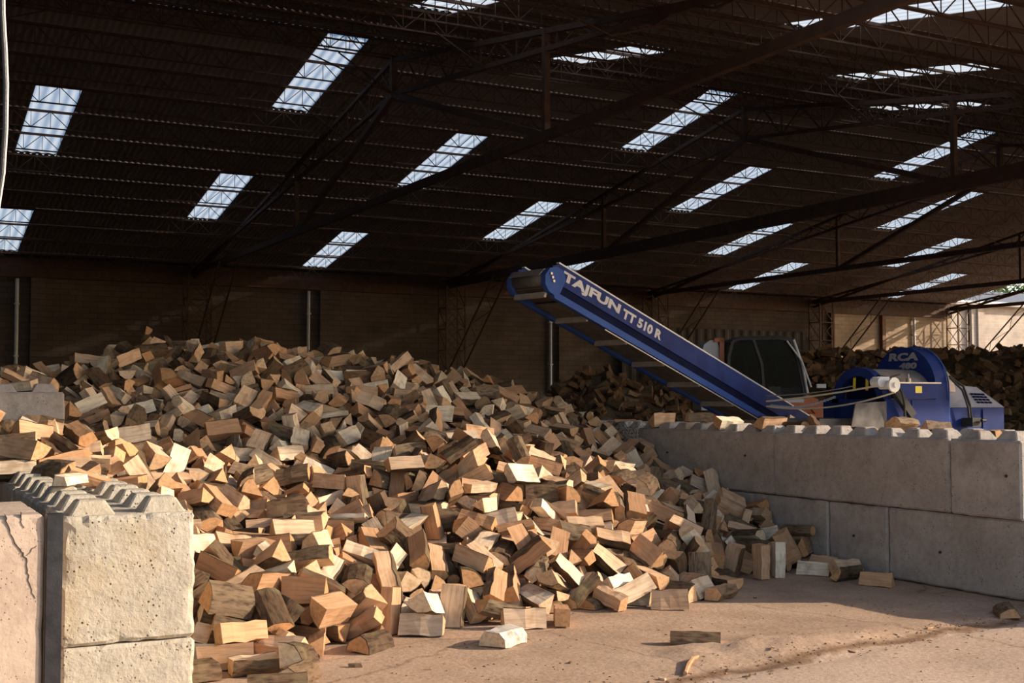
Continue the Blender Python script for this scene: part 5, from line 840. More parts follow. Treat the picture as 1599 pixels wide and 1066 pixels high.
9,6774,10207,665,-69,-175,67,  4,6631,10380,708,-43,-87,171,  6,6864,10230,533,9,-70,106,  4,7016,10431,672,-24,20,173,  5,7240,10361,487,-97,-77,47,  1,7086,10303,580,-107,158,-58,
1,7324,10250,595,-175,-95,15,  11,7464,10266,474,-155,-122,-5,  12,7623,10376,467,61,9,142,  4,7507,10517,650,113,-3,30,  7,1869,10725,990,147,88,36,  3,2015,10651,993,-116,115,18,
6,2038,10549,1046,-125,4,-17,  3,1814,10706,1140,-97,-9,-63,  7,2064,10822,1099,-183,5,27,  13,2326,10630,952,25,-13,72,  10,2506,10580,876,13,188,63,  4,2845,10673,912,-25,-121,-132,
13,2865,10564,996,-23,-64,76,  12,3093,10665,876,65,165,-91,  2,3087,10410,879,19,14,188,  2,3694,10656,960,-35,150,127,  3,4009,10481,942,199,17,-15,  15,4006,10700,1003,10,79,154,
1,4365,10595,912,-135,-128,-39,  15,4196,10540,972,-156,105,7,  15,4170,10525,1044,36,19,-118,  5,4583,10571,1039,-158,7,-45,  13,5065,10746,977,-132,-86,24,  13,5068,10612,977,-185,-52,-28,
13,4944,10717,967,-163,-58,-67,  5,4898,10636,1045,189,-29,42,  1,4864,10782,1047,127,58,-142,  16,5424,10663,954,-1,-35,-197,  2,5440,10746,1027,132,-44,6,  4,5387,10562,988,-168,-31,-44,
12,5342,10577,1070,186,-41,26,  9,5758,10601,901,193,-38,14,  4,5673,10527,936,46,-53,166,  9,6061,10661,766,-163,105,39,  10,6174,10669,808,127,-105,-78,  10,6071,10581,868,157,41,82,
14,6038,10368,822,-57,-9,-94,  0,6438,10739,792,-112,-68,97,  5,6702,10473,663,-159,50,92,  7,6595,10755,651,38,183,-69,  0,6628,10634,752,54,81,-170,  12,6677,10778,808,147,25,-10,
16,6864,10524,607,-134,-118,62,  6,6809,10677,680,-110,-65,65,  12,7187,10733,604,43,150,-119,  12,7179,10621,655,51,145,-127,  16,7157,10576,732,-69,-146,97,  11,7519,10686,560,56,-68,-21,
4,7388,10727,614,34,-10,145,  6,886,11102,1613,104,-102,-100,  3,1165,11071,1620,28,-32,-151,  11,1915,10985,1098,13,3,-199,  8,1748,10962,1155,43,127,137,  5,2224,11031,1091,154,66,25,
7,2607,10694,982,184,-35,-30,  11,3050,11090,955,-25,-57,19,  14,3092,10915,951,-14,-73,84,  9,3284,11010,957,-51,51,86,  8,3551,10795,919,-145,33,48,  7,3593,10840,985,53,-126,144,
10,4017,10931,1038,162,53,-67,  4,3910,10812,1071,156,30,-46,  5,4274,10761,1041,190,32,49,  2,4437,10972,1069,118,98,124,  1,4545,10797,951,-199,-14,-10,  6,4560,10891,1110,14,-159,116,
2,4691,10817,1147,-100,-153,-80,  15,5066,10767,1116,138,-23,-32,  13,5035,11066,1164,-185,44,61,  5,5374,10953,1002,178,-61,-42,  7,5311,10814,1100,-47,157,-108,  15,5334,10741,1148,10,22,-18,
8,5438,11060,1041,97,156,19,  16,5868,10819,999,85,-57,-91,  1,6135,10882,978,189,22,-17,  13,6462,11010,796,-69,65,-155,  16,6458,10968,901,141,-60,-61,  1,6609,10960,827,87,50,138,
0,6918,10970,762,-47,23,-165,  7,7202,11006,762,134,-3,-33,  4,7199,10919,847,107,13,17,  12,7481,11129,721,124,146,14,  8,7398,10882,766,-32,-100,116,  5,730,11442,1480,-132,-133,46,
11,884,11422,1638,75,119,118,  2,1182,11393,1618,-96,92,-103,  7,1881,11368,1222,105,-98,-82,  13,1684,11426,1286,-4,156,-123,  7,2166,11318,1161,198,4,18,  5,2155,11219,1261,-96,-117,51,
10,2608,11131,1016,-85,-96,42,  15,2437,11278,1203,-98,-149,14,  10,2813,11181,976,-187,-50,26,  8,2835,11135,1047,-52,-149,95,  14,2879,11256,1166,-59,87,-133,  0,3003,11175,1095,-151,130,-11,
3,3102,11265,1204,15,52,192,  1,3349,11392,1126,-21,-39,-4,  10,3426,11049,1034,-175,55,-60,  13,3453,11154,1194,-41,59,-163,  4,3813,11129,1055,-14,-196,-32,  0,3643,11030,1074,-65,148,107,
6,3656,11160,1164,-38,169,77,  11,4000,11180,983,152,-53,-78,  7,4107,11108,1073,-110,59,-11,  6,4311,11079,1061,17,54,-139,  10,4909,11115,1101,-40,-2,66,  5,5124,11283,1211,82,-149,-98,
9,5371,11296,1123,28,-10,169,  3,5206,11152,1042,-49,-48,113,  0,5829,11053,976,-191,-36,-1,  6,5652,11161,1124,176,-15,-37,  10,6145,11086,901,9,141,126,  16,6024,11123,966,-125,-144,47,
10,6123,11163,1047,12,-7,162,  2,6339,11355,1050,-40,-130,-139,  13,6408,11117,1034,64,-175,63,  0,6704,11086,863,-46,72,-113,  5,6929,11166,839,-184,-23,46,  8,7248,11193,778,-136,59,19,
4,7404,11196,781,-88,118,-116,  7,7569,11243,857,-76,97,-103,  8,7320,11170,835,-66,69,-145,  6,900,11628,1650,-6,-11,198,  0,745,11127,1497,-127,42,138,  10,1230,11841,1611,10,-5,-85,
13,1520,11580,1306,-103,134,-71,  13,1817,11589,1334,-124,-149,40,  9,2171,11545,1169,-193,6,14,  2,2178,11561,1293,94,-6,-71,  12,2093,11443,1291,-4,100,167,  9,2388,11478,1191,-134,-118,60,
11,2905,11411,1284,127,-145,-48,  14,3056,11561,1242,17,-98,158,  10,3044,11445,1234,-185,7,-68,  15,3094,11376,1199,-31,-111,-149,  2,3274,11507,1323,165,-26,60,  15,3207,11447,1337,-17,-76,136,
0,3634,11538,1153,-54,159,109,  15,3793,11380,1177,88,-176,34,  6,3701,11447,1190,26,26,-192,  3,3987,11530,1175,-71,21,-23,  7,4342,11550,1173,-46,-156,91,  11,4428,11446,1232,-126,148,32,
15,4541,11496,1170,-143,-116,-55,  15,4621,11431,1180,185,65,-16,  9,4661,11418,1292,-33,56,-176,  1,4832,11511,1163,88,159,83,  6,5045,11458,1210,174,67,30,  12,5106,11483,1302,-135,-87,56,
5,5498,11521,1128,118,45,99,  15,5502,11430,1216,126,-51,-99,  10,5679,11428,1136,-35,166,-103,  11,5722,11310,1154,73,67,-21,  0,6104,11447,1091,48,45,146,  10,6000,11412,1095,-100,134,-41,
10,5925,11358,1112,-102,136,-29,  1,6014,11381,1225,98,-125,-113,  0,6305,11514,1125,-14,174,-89,  7,6590,11587,1016,-127,32,86,  4,6646,11546,1104,82,106,128,  6,7028,11564,886,43,-73,-178,
10,7273,11561,814,90,97,147,  5,7396,11483,868,106,64,116,  0,7566,11562,864,91,38,114,  9,705,11977,1537,-159,78,-73,  7,891,11993,1615,68,126,123,  1,685,11990,1668,-65,-115,150,
2,620,11713,1533,104,138,30,  13,1183,12122,1607,75,167,74,  3,1484,12090,1419,-80,83,-115,  3,1600,12030,1439,-161,-112,38,  4,1518,12037,1548,-85,-69,126,  9,1752,11858,1401,-71,27,-94,
1,1988,11985,1470,52,89,157,  12,2021,11825,1390,22,-42,186,  4,2133,11958,1415,77,157,90,  4,2226,12061,1457,154,74,-30,  9,2401,11984,1353,111,-90,-127,  10,2370,11686,1312,-100,4,-148,
11,2509,11922,1337,-101,157,-22,  0,2748,11918,1337,-73,-53,39,  10,2714,11942,1449,-149,-40,-4,  12,2761,11803,1347,12,-48,-182,  0,3008,11845,1399,142,-118,-38,  16,3132,11810,1385,104,-113,-75,
13,3181,11989,1418,153,-15,-39,  14,3499,11949,1348,46,-19,61,  11,3338,11777,1333,31,186,-66,  8,3343,11708,1420,-18,64,185,  13,3352,11816,1461,77,-149,11,  4,3727,11810,1298,-20,-185,70,
1,3783,11618,1297,-92,17,110,  1,4040,11866,1332,-1,175,96,  4,3894,11541,1323,31,-126,-125,  9,4334,11828,1329,15,96,174,  12,4297,11967,1381,15,12,-22,  1,4446,11576,1394,1,-49,-162,
10,4662,11524,1391,-155,-77,64,  15,4662,11953,1343,-178,76,15,  11,4616,11830,1312,-178,80,18,  1,4751,11708,1383,29,182,78,  13,4690,11917,1409,-1,-173,-96,  4,4709,11826,1427,11,-192,34,
12,5077,11809,1317,97,2,-60,  10,5229,11828,1354,-92,-174,13,  11,5112,11770,1399,-95,-171,13,  12,5319,11919,1310,70,140,124,  10,5436,11920,1359,30,50,79,  10,5479,11698,1350,-14,-125,-154,
7,5646,11884,1230,154,-17,-70,  13,5796,11930,1239,-174,54,36,  13,5828,11658,1205,67,-115,-132,  8,5856,11617,1279,31,135,137,  0,6167,11769,1225,-64,-187,-32,  6,6164,11939,1234,36,-136,130,
15,6224,11990,1278,-64,-177,13,  11,6466,11813,1118,-79,-181,26,  1,6448,11864,1220,35,193,40,  7,6439,12024,1234,88,-33,-35,  7,6735,11846,1124,-24,184,-74,  12,6928,11849,927,27,15,66,
7,7018,11804,923,183,73,4,  12,7062,11725,962,-53,109,-150,  0,7120,11770,1065,-138,128,-33,  13,6949,11728,1129,-35,84,-97,  5,7218,11857,895,87,-20,137,  4,7318,11818,903,-16,89,-121,
15,7313,11691,912,46,11,-17,  0,7514,11878,882,-121,-62,70,  1,7581,11928,1023,130,137,29,  10,7462,11968,1042,109,35,-162,  0,1007,12362,1629,-34,-155,119,  10,1031,12522,1612,-1,5,195,
13,641,12264,1444,4,-14,-150,  4,1239,12317,1621,-91,69,-100,  0,1313,12376,1688,-87,-178,-18,  4,1542,12368,1485,-110,110,-85,  7,1826,12317,1511,58,122,139,  7,1743,12204,1522,-65,-183,46,
4,1989,12161,1536,162,-73,-92,  0,2146,12235,1432,-29,-188,61,  0,2108,12217,1544,41,45,150,  16,2351,12297,1460,-54,11,-33,  6,2456,12148,1458,27,186,69,  10,2770,12090,1472,-192,-2,42,
7,2854,12237,1507,-112,19,-13,  13,2838,12259,1602,192,-20,-18,  12,3149,12188,1485,40,29,-121,  12,3229,12193,1549,143,132,47,  8,3112,12167,1582,-83,102,151,  0,3396,11994,1447,7,30,189,
1,3453,12262,1549,-65,-165,-92,  11,3436,12127,1477,-51,-186,-54,  6,3534,12266,1667,130,-42,-102,  8,3813,12363,1560,146,-42,-83,  10,3760,12178,1498,11,124,156,  16,3819,11999,1400,144,100,88,
9,4074,12235,1510,35,31,-132,  13,3975,12102,1437,-81,-132,68,  7,4427,12239,1521,-16,-195,40,  16,4322,12121,1516,141,-81,-117,  11,4668,12226,1487,40,22,-116,  4,4673,12082,1522,119,138,82,
13,4805,12089,1475,-146,118,10,  5,5029,12112,1445,192,42,25,  6,5341,12159,1420,141,77,88,  6,5261,12135,1485,83,70,129,  6,5728,12317,1408,123,-48,-115,  10,5796,11871,1303,-184,36,39,
13,5611,11875,1406,-95,67,-104,  8,5955,12099,1357,-123,-100,-121,  7,6104,12257,1319,-98,142,-98,  2,6146,12209,1413,-35,-168,-93,  4,6458,12202,1235,17,105,141,  10,6379,12209,1300,-7,-41,24,
6,6616,12165,1163,-6,-51,172,  13,6617,12276,1217,-55,69,-33,  4,6611,12124,1296,-100,-152,36,  4,7036,12253,1069,-155,48,11,  4,6831,12170,1083,40,-68,180,  0,6957,12170,1175,-119,2,29,
8,7347,11963,1068,-4,-31,145,  9,7239,12151,1059,-27,7,138,  1,7201,12196,1156,-81,100,-132,  0,879,12688,1629,107,-156,-56,  10,752,12710,1500,138,-39,135,  11,650,12776,1518,-47,-131,-26,
11,1248,12684,1625,-2,1,114,  16,1379,12712,1620,-92,-65,99,  0,1490,12675,1473,139,-141,8,  7,1543,12641,1596,-29,-60,150,  13,1774,12555,1535,-157,-32,57,  12,1760,12671,1540,-141,-22,74,
2,2062,12590,1554,-92,23,20,  11,2170,12617,1625,16,42,98,  10,2354,12523,1557,-150,26,-27,  6,2297,12423,1560,-127,54,-11,  7,2495,12640,1655,-20,161,115,  8,2800,12564,1629,125,58,111,
13,2634,12474,1611,55,-45,-48,  13,2779,12509,1695,20,-31,195,  13,2631,12313,1696,129,-55,-115,  9,3108,12379,1623,41,-50,-187,  10,2966,12443,1625,-107,-58,32,  2,3466,12451,1658,131,-42,-99,
0,3589,12520,1714,91,78,150,  11,3805,12575,1672,9,-23,198,  12,3882,12424,1683,143,98,95,  15,3775,12657,1753,185,65,-22,  12,4147,12628,1644,31,-12,120,  9,4022,12616,1666,19,28,-152,
6,4047,12642,1777,4,-116,-163,  1,4382,12511,1602,76,13,113,  10,4288,12643,1633,13,26,-165,  6,4407,12315,1632,33,-160,-90,  12,4751,12573,1585,93,137,105,  13,4621,12520,1612,-192,43,8,
8,4672,12410,1578,44,179,78,  11,4996,12588,1627,150,41,54,  9,5027,12361,1544,-101,22,-13,  11,5436,12559,1606,-31,114,-136,  12,5343,12392,1511,181,-36,-43,  12,5591,12415,1522,-52,136,-105,
2,5687,12315,1543,12,-166,108,  6,5899,12512,1553,138,141,32,  12,5722,12197,1490,-193,-16,-40,  8,6132,12672,1425,67,-84,-151,  10,6123,12545,1492,-8,63,-56,  2,6289,12682,1539,89,-102,-146,
5,6195,12381,1493,-68,-11,-26,  3,6499,12577,1362,-170,105,-3,  1,6437,12530,1500,-192,-43,-31,  10,6460,12420,1457,172,4,50,  10,6416,12360,1531,-112,147,51,  3,6778,12595,1291,-65,45,-143,
11,6887,12599,1362,-28,-186,53,  15,6572,12353,1417,-170,-105,-1,  2,7024,12360,1119,94,42,-45,  6,6795,12384,1172,-104,52,-93,  0,6975,12489,1213,-48,-155,-112,  4,7330,12436,1123,7,-53,-164,
13,7256,12536,1128,91,121,43,  6,7271,12628,1174,107,74,-11,  12,7313,12504,1265,42,64,93,  2,7606,12582,1075,72,26,138,  0,900,13026,1629,156,-106,-39,  7,652,12996,1495,32,-133,23,
12,1255,12958,1611,0,-1,200,  6,1330,13031,1659,198,-14,-1,  7,1809,12952,1632,46,-83,-120,  14,1858,12959,1705,117,-8,-75,  10,1968,12806,1613,95,42,-167,  5,2179,12760,1728,-71,-181,-45,
8,2182,12848,1807,8,-105,-103,  10,2329,12985,1661,51,-14,-151,  9,2387,12812,1840,18,114,-66,  12,2141,13043,1748,28,-197,14,  4,2604,12862,1754,132,74,97,  12,3056,12930,1832,15,-35,159,
10,2978,12790,1783,67,113,143,  4,3561,12737,1756,-2,-177,-92,  11,3329,12945,1870,-94,-154,46,  6,3798,12953,1798,52,117,153,  4,3727,12835,1800,-189,54,26,  10,3850,12948,1899,-80,-87,128,
3,4152,12824,1735,0,-181,82,  10,4156,13022,1804,-106,-144,76,  7,4038,13051,1845,-111,-152,56,  11,4368,12974,1712,-23,-197,-21,  3,4459,13069,1779,178,44,-21,  13,4461,12839,1699,14,86,180,
14,4755,12800,1631,189,63,15,  8,4753,13022,1687,-112,21,-25,  9,4958,12903,1685,9,-13,130,  10,5091,12838,1725,3,54,-92,  5,5101,12793,1828,-77,112,-65,  10,4959,12647,1752,-105,-22,-65,
5,5221,12865,1707,106,143,85,  12,5306,12945,1782,12,39,57,  5,5345,12832,1786,65,-166,87,  11,5786,12804,1618,-29,-193,-28,  16,5786,12969,1677,-80,22,18,  4,5804,13158,1720,-90,-115,89,
15,5851,12889,1663,94,45,-30,  5,6103,12803,1561,-160,-27,36,  10,6100,12961,1567,26,-191,-44,  10,6036,12921,1719,-39,-175,78,  2,6480,12753,1432,-64,107,-155,  2,6407,12969,1559,62,175,57,
9,6521,13068,1571,-58,33,4,  9,6574,12811,1570,13,-6,-177,  5,6775,12970,1425,23,-136,124,  10,6850,12761,1356,35,-29,194,  8,6685,12757,1490,-54,-128,136,  9,6991,12672,1187,176,10,-38,
13,7053,12806,1328,134,-112,-95,  2,7164,12764,1353,0,80,-121,  6,7461,12809,1228,176,-85,-42,  1,7239,12843,1314,82,19,142,  3,7339,12788,1314,0,103,-84,  4,7596,13028,1198,42,-96,5,
1,7539,12923,1224,145,-49,-89,  12,7501,13137,1179,42,-181,69,  14,7599,13168,1234,174,-18,-7,  6,7796,13074,1320,1,-114,134,  9,857,13310,1622,5,4,44,  5,637,13297,1423,49,-60,-142,
7,1046,13296,1717,103,93,103,  6,1106,13206,1613,78,123,113,  0,1160,13443,1628,-10,-117,161,  9,1485,13325,1600,-138,116,-19,  1,1388,13117,1627,-127,16,-18,  5,1725,13362,1664,151,11,28,
15,1546,13334,1684,-92,96,-71,  8,1436,13302,1717,57,28,-144,  0,1946,13094,1625,103,124,37,  0,2058,13454,1680,53,-6,-191,  6,1882,13244,1674,41,43,-183,  13,2123,13350,1810,-184,-28,18,
2,2270,13261,1705,-30,105,-132,  11,2337,13204,1791,-3,20,-199,  6,2550,13257,1834,-49,-73,138,  10,2428,13216,1897,124,102,96,  8,2470,13016,1860,62,-99,-4,  6,2813,13109,1857,155,-5,35,
10,2751,13167,1922,190,-13,35,  7,2616,13276,1933,-161,-36,87,  5,2657,13499,1925,-8,-165,113,  9,2700,13369,1971,7,82,182,  12,3132,13240,1930,15,-16,96,  10,2944,13405,1981,127,-104,-35,
8,3151,13472,1953,-168,56,-29,  12,3391,13333,1931,-9,10,-188,  1,3337,13146,1946,-57,10,0,  0,3705,13301,1902,-153,2,18,  0,3769,13439,1909,19,-94,175,  13,3835,13178,1875,-189,-38,24,
13,4068,13300,1808,170,-59,-55,  10,4162,13312,1861,185,-4,-65,  5,4255,13415,1878,-149,117,-59,  13,4248,13474,1968,-9,32,94,  4,4357,13395,1804,136,-137,-19,  9,4519,13339,1750,-97,-91,94,
8,4490,13383,1870,136,4,-46,  15,4526,13391,1928,34,-5,188,  10,4422,13168,1837,-1,199,20,  5,4662,13320,1726,-77,105,-109,  15,4722,13151,1757,189,-2,-63,  8,4828,13297,1739,68,-52,-123,
6,4731,13361,1832,-80,-88,101,  2,4779,13157,1864,92,6,-117,  4,5030,13214,1734,-23,162,-108,  11,4972,13303,1784,9,-53,-162,  2,4985,13426,1856,159,-36,19,  1,4909,12992,1795,194,23,24,
8,5263,13428,1762,-110,114,-89,  4,5178,13127,1749,-29,164,-102,  12,5389,13390,1790,100,-113,-95,  10,5324,13425,1848,34,-42,-143,  13,5154,13491,1819,-69,14,187,  12,5059,13168,1881,-133,85,-35,
6,5680,13474,1790,44,94,165,  11,5596,13290,1777,-86,-179,5,  2,5591,13035,1839,154,16,-19,  10,5871,13316,1825,129,-152,4,  3,6030,13144,1645,67,-170,-74,  12,5903,13331,1693,114,-107,-88,
2,6056,13306,1716,35,-154,-86,  11,6141,13491,1702,9,-107,-169,  13,6086,13401,1775,-195,5,15,  10,6071,13034,1765,147,-55,-57,  10,6462,13360,1528,34,18,152,  5,6301,13311,1596,-50,-106,123,
1,6481,13407,1663,-6,29,189,  2,6646,13140,1456,189,5,-25,  2,6751,13281,1565,-138,100,-90,  4,6870,13301,1593,-132,110,-85,  10,6935,13327,1464,-137,52,-61,  13,6952,13166,1430,49,-15,-60,
1,6919,13072,1468,120,92,130,  1,7015,12968,1482,54,-15,192,  11,7126,13089,1512,-177,92,2,  2,6989,13313,1609,56,-73,-114,  15,7296,13286,1295,75,-182,-6,  5,7404,13415,1334,49,95,124,
10,7395,13030,1314,-49,78,176,  0,7239,13099,1344,-48,-4,20,  12,7311,13319,1426,69,107,-152,  6,7223,13282,1448,143,-62,40,  14,7162,13154,1444,102,168,36,  1,7601,13197,1325,159,66,-13,
13,7919,13117,1239,-27,-153,124,  1,7864,13295,1300,12,56,95,  4,7555,13303,1411,-146,-70,113,  7,807,13601,1614,135,-68,-44,  0,977,13739,1665,-49,107,-160,  3,777,13796,1732,31,-19,-179,
15,1291,13602,1596,200,13,2,  9,1244,13649,1674,10,1,-116,  9,1105,13652,1697,130,113,96,  6,1531,13697,1570,-71,-117,-145,  3,1509,13590,1648,102,42,7,  4,1785,13650,1669,-2,128,-150,
8,1796,13507,1599,-12,29,-195,  6,1790,13800,1633,-111,-64,-122,  8,1695,13532,1679,197,19,14,  5,1668,13753,1717,159,102,-64,  1,2037,13705,1733,36,-9,29,  12,2216,13704,1793,93,30,157,
9,2092,13584,1792,87,-22,19,  13,2365,13480,1749,-147,8,-55,  10,2357,13800,1702,-25,-27,15,  8,2290,13753,1772,90,82,146,  10,2402,13740,1817,3,39,-129,  8,2407,13637,1867,128,-63,-99,
1,2670,13822,1808,180,0,29,  6,2516,13927,1831,-145,35,73,  4,2772,13623,1892,5,112,-162,  9,2615,13800,1911,-156,-116,-35,  6,2590,13750,2005,-59,-182,47,  15,2488,13668,1913,-97,-148,-89,
8,2494,13654,1996,-3,66,187,  15,3161,13730,1893,-15,-16,-152,  11,3041,13733,1937,-42,23,178,  5,2925,13916,1950,23,116,-150,  1,2817,13772,1963,101,-38,-8,  13,2837,13790,2066,-174,-36,22,
15,2890,13630,2003,-178,35,84,  15,3391,13727,1888,143,138,-24,  2,3524,13720,1928,143,104,11,  6,3556,13812,2000,30,-140,-111,  4,3262,13814,1922,82,96,75,  3,3149,13869,1974,-121,26,-119,
12,3387,13973,1955,-53,-2,-4,  0,3803,13722,1873,180,-26,-26,  3,3798,13566,1914,7,-14,199,  5,3711,13724,2014,-128,-67,62,  8,3815,13715,2060,117,107,121,  12,3935,13661,2027,73,88,118,
2,4079,13549,1832,96,161,63,  9,4176,13638,1871,-137,28,67,  12,4075,13767,1869,60,-13,190,  0,4212,13833,1845,-191,58,-19,  0,4167,13747,1987,-147,67,-58,  0,3987,13935,1931,148,33,20,
3,4406,13697,1875,-114,-68,90,  7,4494,13628,1882,-24,-23,115,  16,4581,13548,1874,-88,-120,-113,  5,4249,13917,1984,-109,-102,132,  13,4759,13713,1774,-135,136,-38,  1,4708,13742,1889,179,-72,-13,
5,4811,13792,1942,-31,-9,-91,  9,4698,13604,1922,59,163,90,  3,4855,13678,1781,115,121,72,  4,5037,13710,1786,71,91,143,  10,5021,13647,1875,-175,-96,-2,  4,4967,13756,1941,49,-71,-70,
9,5044,13979,1876,-15,179,-46,  5,5138,13783,1780,-70,-142,96,  1,5458,13750,1793,-145,41,0,  4,5362,13623,1819,190,-40,-46,  10,5446,13660,1860,-37,-183,52,  15,5561,13684,1895,17,10,164,
13,5333,13864,1871,51,57,-181,  0,5654,13740,1721,144,121,13,  10,5810,13660,1735,43,23,161,  4,5817,13730,1840,77,66,72,  2,5696,13857,1833,56,-185,-42,  0,6012,13695,1661,-148,-23,57,
10,6116,13888,1714,42,-141,-94,  4,5999,13860,1689,-163,11,98,  3,5955,13563,1768,-191,-28,51,  12,6063,13647,1795,80,175,53,  7,6288,13826,1616,-57,-138,132,  11,6182,13727,1697,92,27,119,
4,6387,13726,1734,-76,10,40,  6,6388,13640,1649,-195,-29,-28,  13,6346,13567,1729,-49,-102,-164,  13,6473,13755,1800,-17,3,-84,  1,6703,13540,1618,-50,144,-129,  13,6632,13650,1610,-25,-18,-191,
4,6801,13750,1672,139,139,-8,  9,6640,13718,1694,69,-131,-39,  12,6626,13877,1720,-184,-28,-18,  4,7038,13711,1447,-89,-10,-83,  4,6983,13426,1483,-62,4,-94,  13,6946,13628,1545,7,117,-151,
13,6893,13586,1596,134,-125,-79,  8,7237,13495,1590,30,-36,-189,  7,7288,13694,1432,-42,-164,106,  2,7241,13603,1483,-65,79,-90,  9,7399,13825,1365,-97,44,156,  6,7290,13626,1578,17,-123,-152,
12,7223,13411,1458,-61,83,162,  5,7617,13792,1281,-4,-104,168,  8,7607,13584,1349,-150,-45,16,  9,7539,13620,1412,112,163,-9,  7,7680,13755,1430,113,60,1,  6,879,13898,1621,0,93,-177,
3,930,14004,1683,-55,-69,175,  1,621,14071,1462,-136,-31,-143,  5,1198,13927,1629,62,175,70,  4,1377,14052,1689,-42,187,-22,  0,1429,14204,1697,174,45,78,  6,1524,14086,1520,50,-143,-49,
13,1597,13991,1670,-10,-135,118,  8,1598,14175,1632,-59,-67,160,  7,1862,14161,1753,-37,48,-181,  4,1729,14208,1765,146,-7,37,  11,2008,13946,1775,98,-24,-143,  13,2105,14131,1788,-127,-123,89,
2,2207,14176,1864,138,-125,-18,  6,2326,14017,1700,123,-96,-95,  14,2357,13951,1772,19,-190,-56,  8,2273,14022,1821,102,-61,4,  15,2452,14236,1738,-40,-42,132,  8,2313,14239,1773,-1,150,126,
4,2374,14342,1817,-108,-62,147,  11,2528,14162,1696,38,-44,-112,  7,2698,14052,1844,16,11,-63,  1,2666,14247,1796,43,126,147,  2,2707,14226,1904,85,-23,-83,  3,2504,14047,1906,-62,-27,-112,
10,3132,14144,1876,124,156,7,  5,2984,14065,1888,-145,-107,-18,  12,3002,14349,1846,101,93,-145,  6,2866,14282,1929,-134,43,-76,  14,2756,14019,1952,35,-193,-31,  13,3422,14106,1831,9,188,24,
4,3369,14054,1890,-31,172,76,  3,3431,14194,1842,-95,-57,-54,  8,3256,14184,1918,76,148,52,  11,3242,14370,1897,-53,-67,-177,  10,3322,14480,1886,-91,-17,-81,  5,3645,14087,1845,33,-110,-100,
8,3770,14017,1876,-72,-145,-108,  9,3791,14244,1872,136,-136,-6,  6,3599,14215,1966,-92,132,-107,  7,3427,14247,1973,-26,141,103,  1,3921,14110,1854,149,-131,-2,  3,4149,14120,1904,190,15,-5,
7,3988,14393,1923,99,97,139,  0,4139,14243,1909,-193,-22,37,  8,4305,14364,1917,-39,7,159,  1,4418,14158,1896,-176,-44,73,  12,4470,13926,1927,-110,91,-12,  4,4582,13888,1776,-69,164,91,
0,4822,14057,1748,-151,74,-104,  1,4618,14110,1821,-112,132,-99,  11,4757,14112,1817,-106,148,-82,  9,4799,14199,1903,-9,-62,-168,  11,4636,14351,1839,-136,2,-9,  13,5040,14158,1801,32,71,169,
10,5087,14291,1771,7,-113,151,  14,5205,14104,1790,-113,-43,112,  12,5213,14192,1843,148,68,-13,  5,5005,14271,1931,58,-56,-154,  9,5357,13962,1810,-63,-185,2,  8,5511,14003,1806,43,-88,-80,
13,5506,14132,1849,168,-58,-20,  12,5495,14194,1755,-109,16,-15,  7,5567,14254,1878,108,151,32,  5,5690,14420,1706,-53,-57,17,  7,5794,14254,1746,69,-49,-166,  1,5709,14161,1828,49,-12,131,
7,5836,14126,1862,-137,44,62,  5,6235,14799,1624,18,-196,23,  5,5888,13959,1838,153,-90,76,  4,6685,13907,1606,-2,142,-136,  9,6844,14073,1597,136,-122,10,  1,7039,14009,1289,121,158,-16,
5,7049,13954,1508,-157,14,-29,  10,6966,13822,1493,114,-40,4,  12,7028,14075,1504,-199,19,-5,  0,7003,14196,1480,-94,-42,-32,  12,7252,14297,1419,105,-118,-7,  12,7344,14013,1126,135,128,11,
5,7254,14028,1252,-176,-18,22,  2,7240,13992,1367,166,-66,-56,  14,7279,13950,1447,-142,-139,-22,  7,7249,14172,1347,190,-33,51,  8,7293,14051,1551,-39,38,-98,  3,7276,13914,1575,-142,126,-3,
6,7553,14144,1175,32,163,-88,  0,7572,14029,1264,-115,10,-60,  3,7492,13974,1393,-49,25,190,  8,7764,13982,1344,109,88,-51,  12,916,14237,1611,-1,1,-146,  0,666,14563,1284,31,54,105,
7,1206,14182,1661,-145,138,-1,  5,1063,14520,1684,-65,-100,82,  6,1485,14390,1467,-111,139,11,  0,1570,14366,1522,146,-34,-122,  10,1567,14215,1511,-61,49,-14,  13,1780,14529,1389,136,19,73,
4,1768,14416,1526,183,-24,-33,  7,1662,14572,1483,-60,-15,188,  4,1658,14672,1458,-73,-89,-78,  7,1584,14594,1609,59,148,-117,  3,2067,14498,1381,30,-78,-178,  3,1991,14425,1491,-174,93,29,
13,2193,14610,1485,129,-51,-72,  9,2090,14338,1709,50,-161,98,  5,2077,14577,1613,186,44,-4,  5,2375,14515,1414,-48,88,-166,  4,2451,14487,1556,146,-115,-15,  5,2353,14467,1610,-51,-22,161,
0,2332,14540,1714,-181,18,5,  7,2353,14770,1683,-25,112,-91,  0,2784,14484,1538,23,39,-195,  14,2705,14559,1424,-18,197,-28,  9,2632,14551,1596,-37,36,193,  11,2552,14572,1670,-36,2,131,
7,2814,14559,1756,171,-85,-60,  9,2738,14467,1778,103,-32,-60,  10,2673,14359,1748,87,43,-165,  3,3140,14466,1607,-131,65,-116,  11,2993,14544,1602,-22,16,-136,  9,3009,14660,1705,114,-45,-84,
9,2949,14554,1724,-15,28,-89,  7,3201,14592,1696,102,-137,81,  11,3053,14528,1816,-114,-164,-6,  7,3269,14771,1750,-67,109,-153,  13,3351,14473,1623,-195,-35,20,  14,3251,14465,1735,81,93,88,
13,3496,14447,1737,-21,-103,122,  6,3531,14383,1843,5,-42,136,  5,3473,14594,1889,-24,-116,-82,  9,3659,14505,1628,26,-116,-136,  10,3599,14596,1665,82,81,49,  2,3753,14494,1698,-26,-102,137,
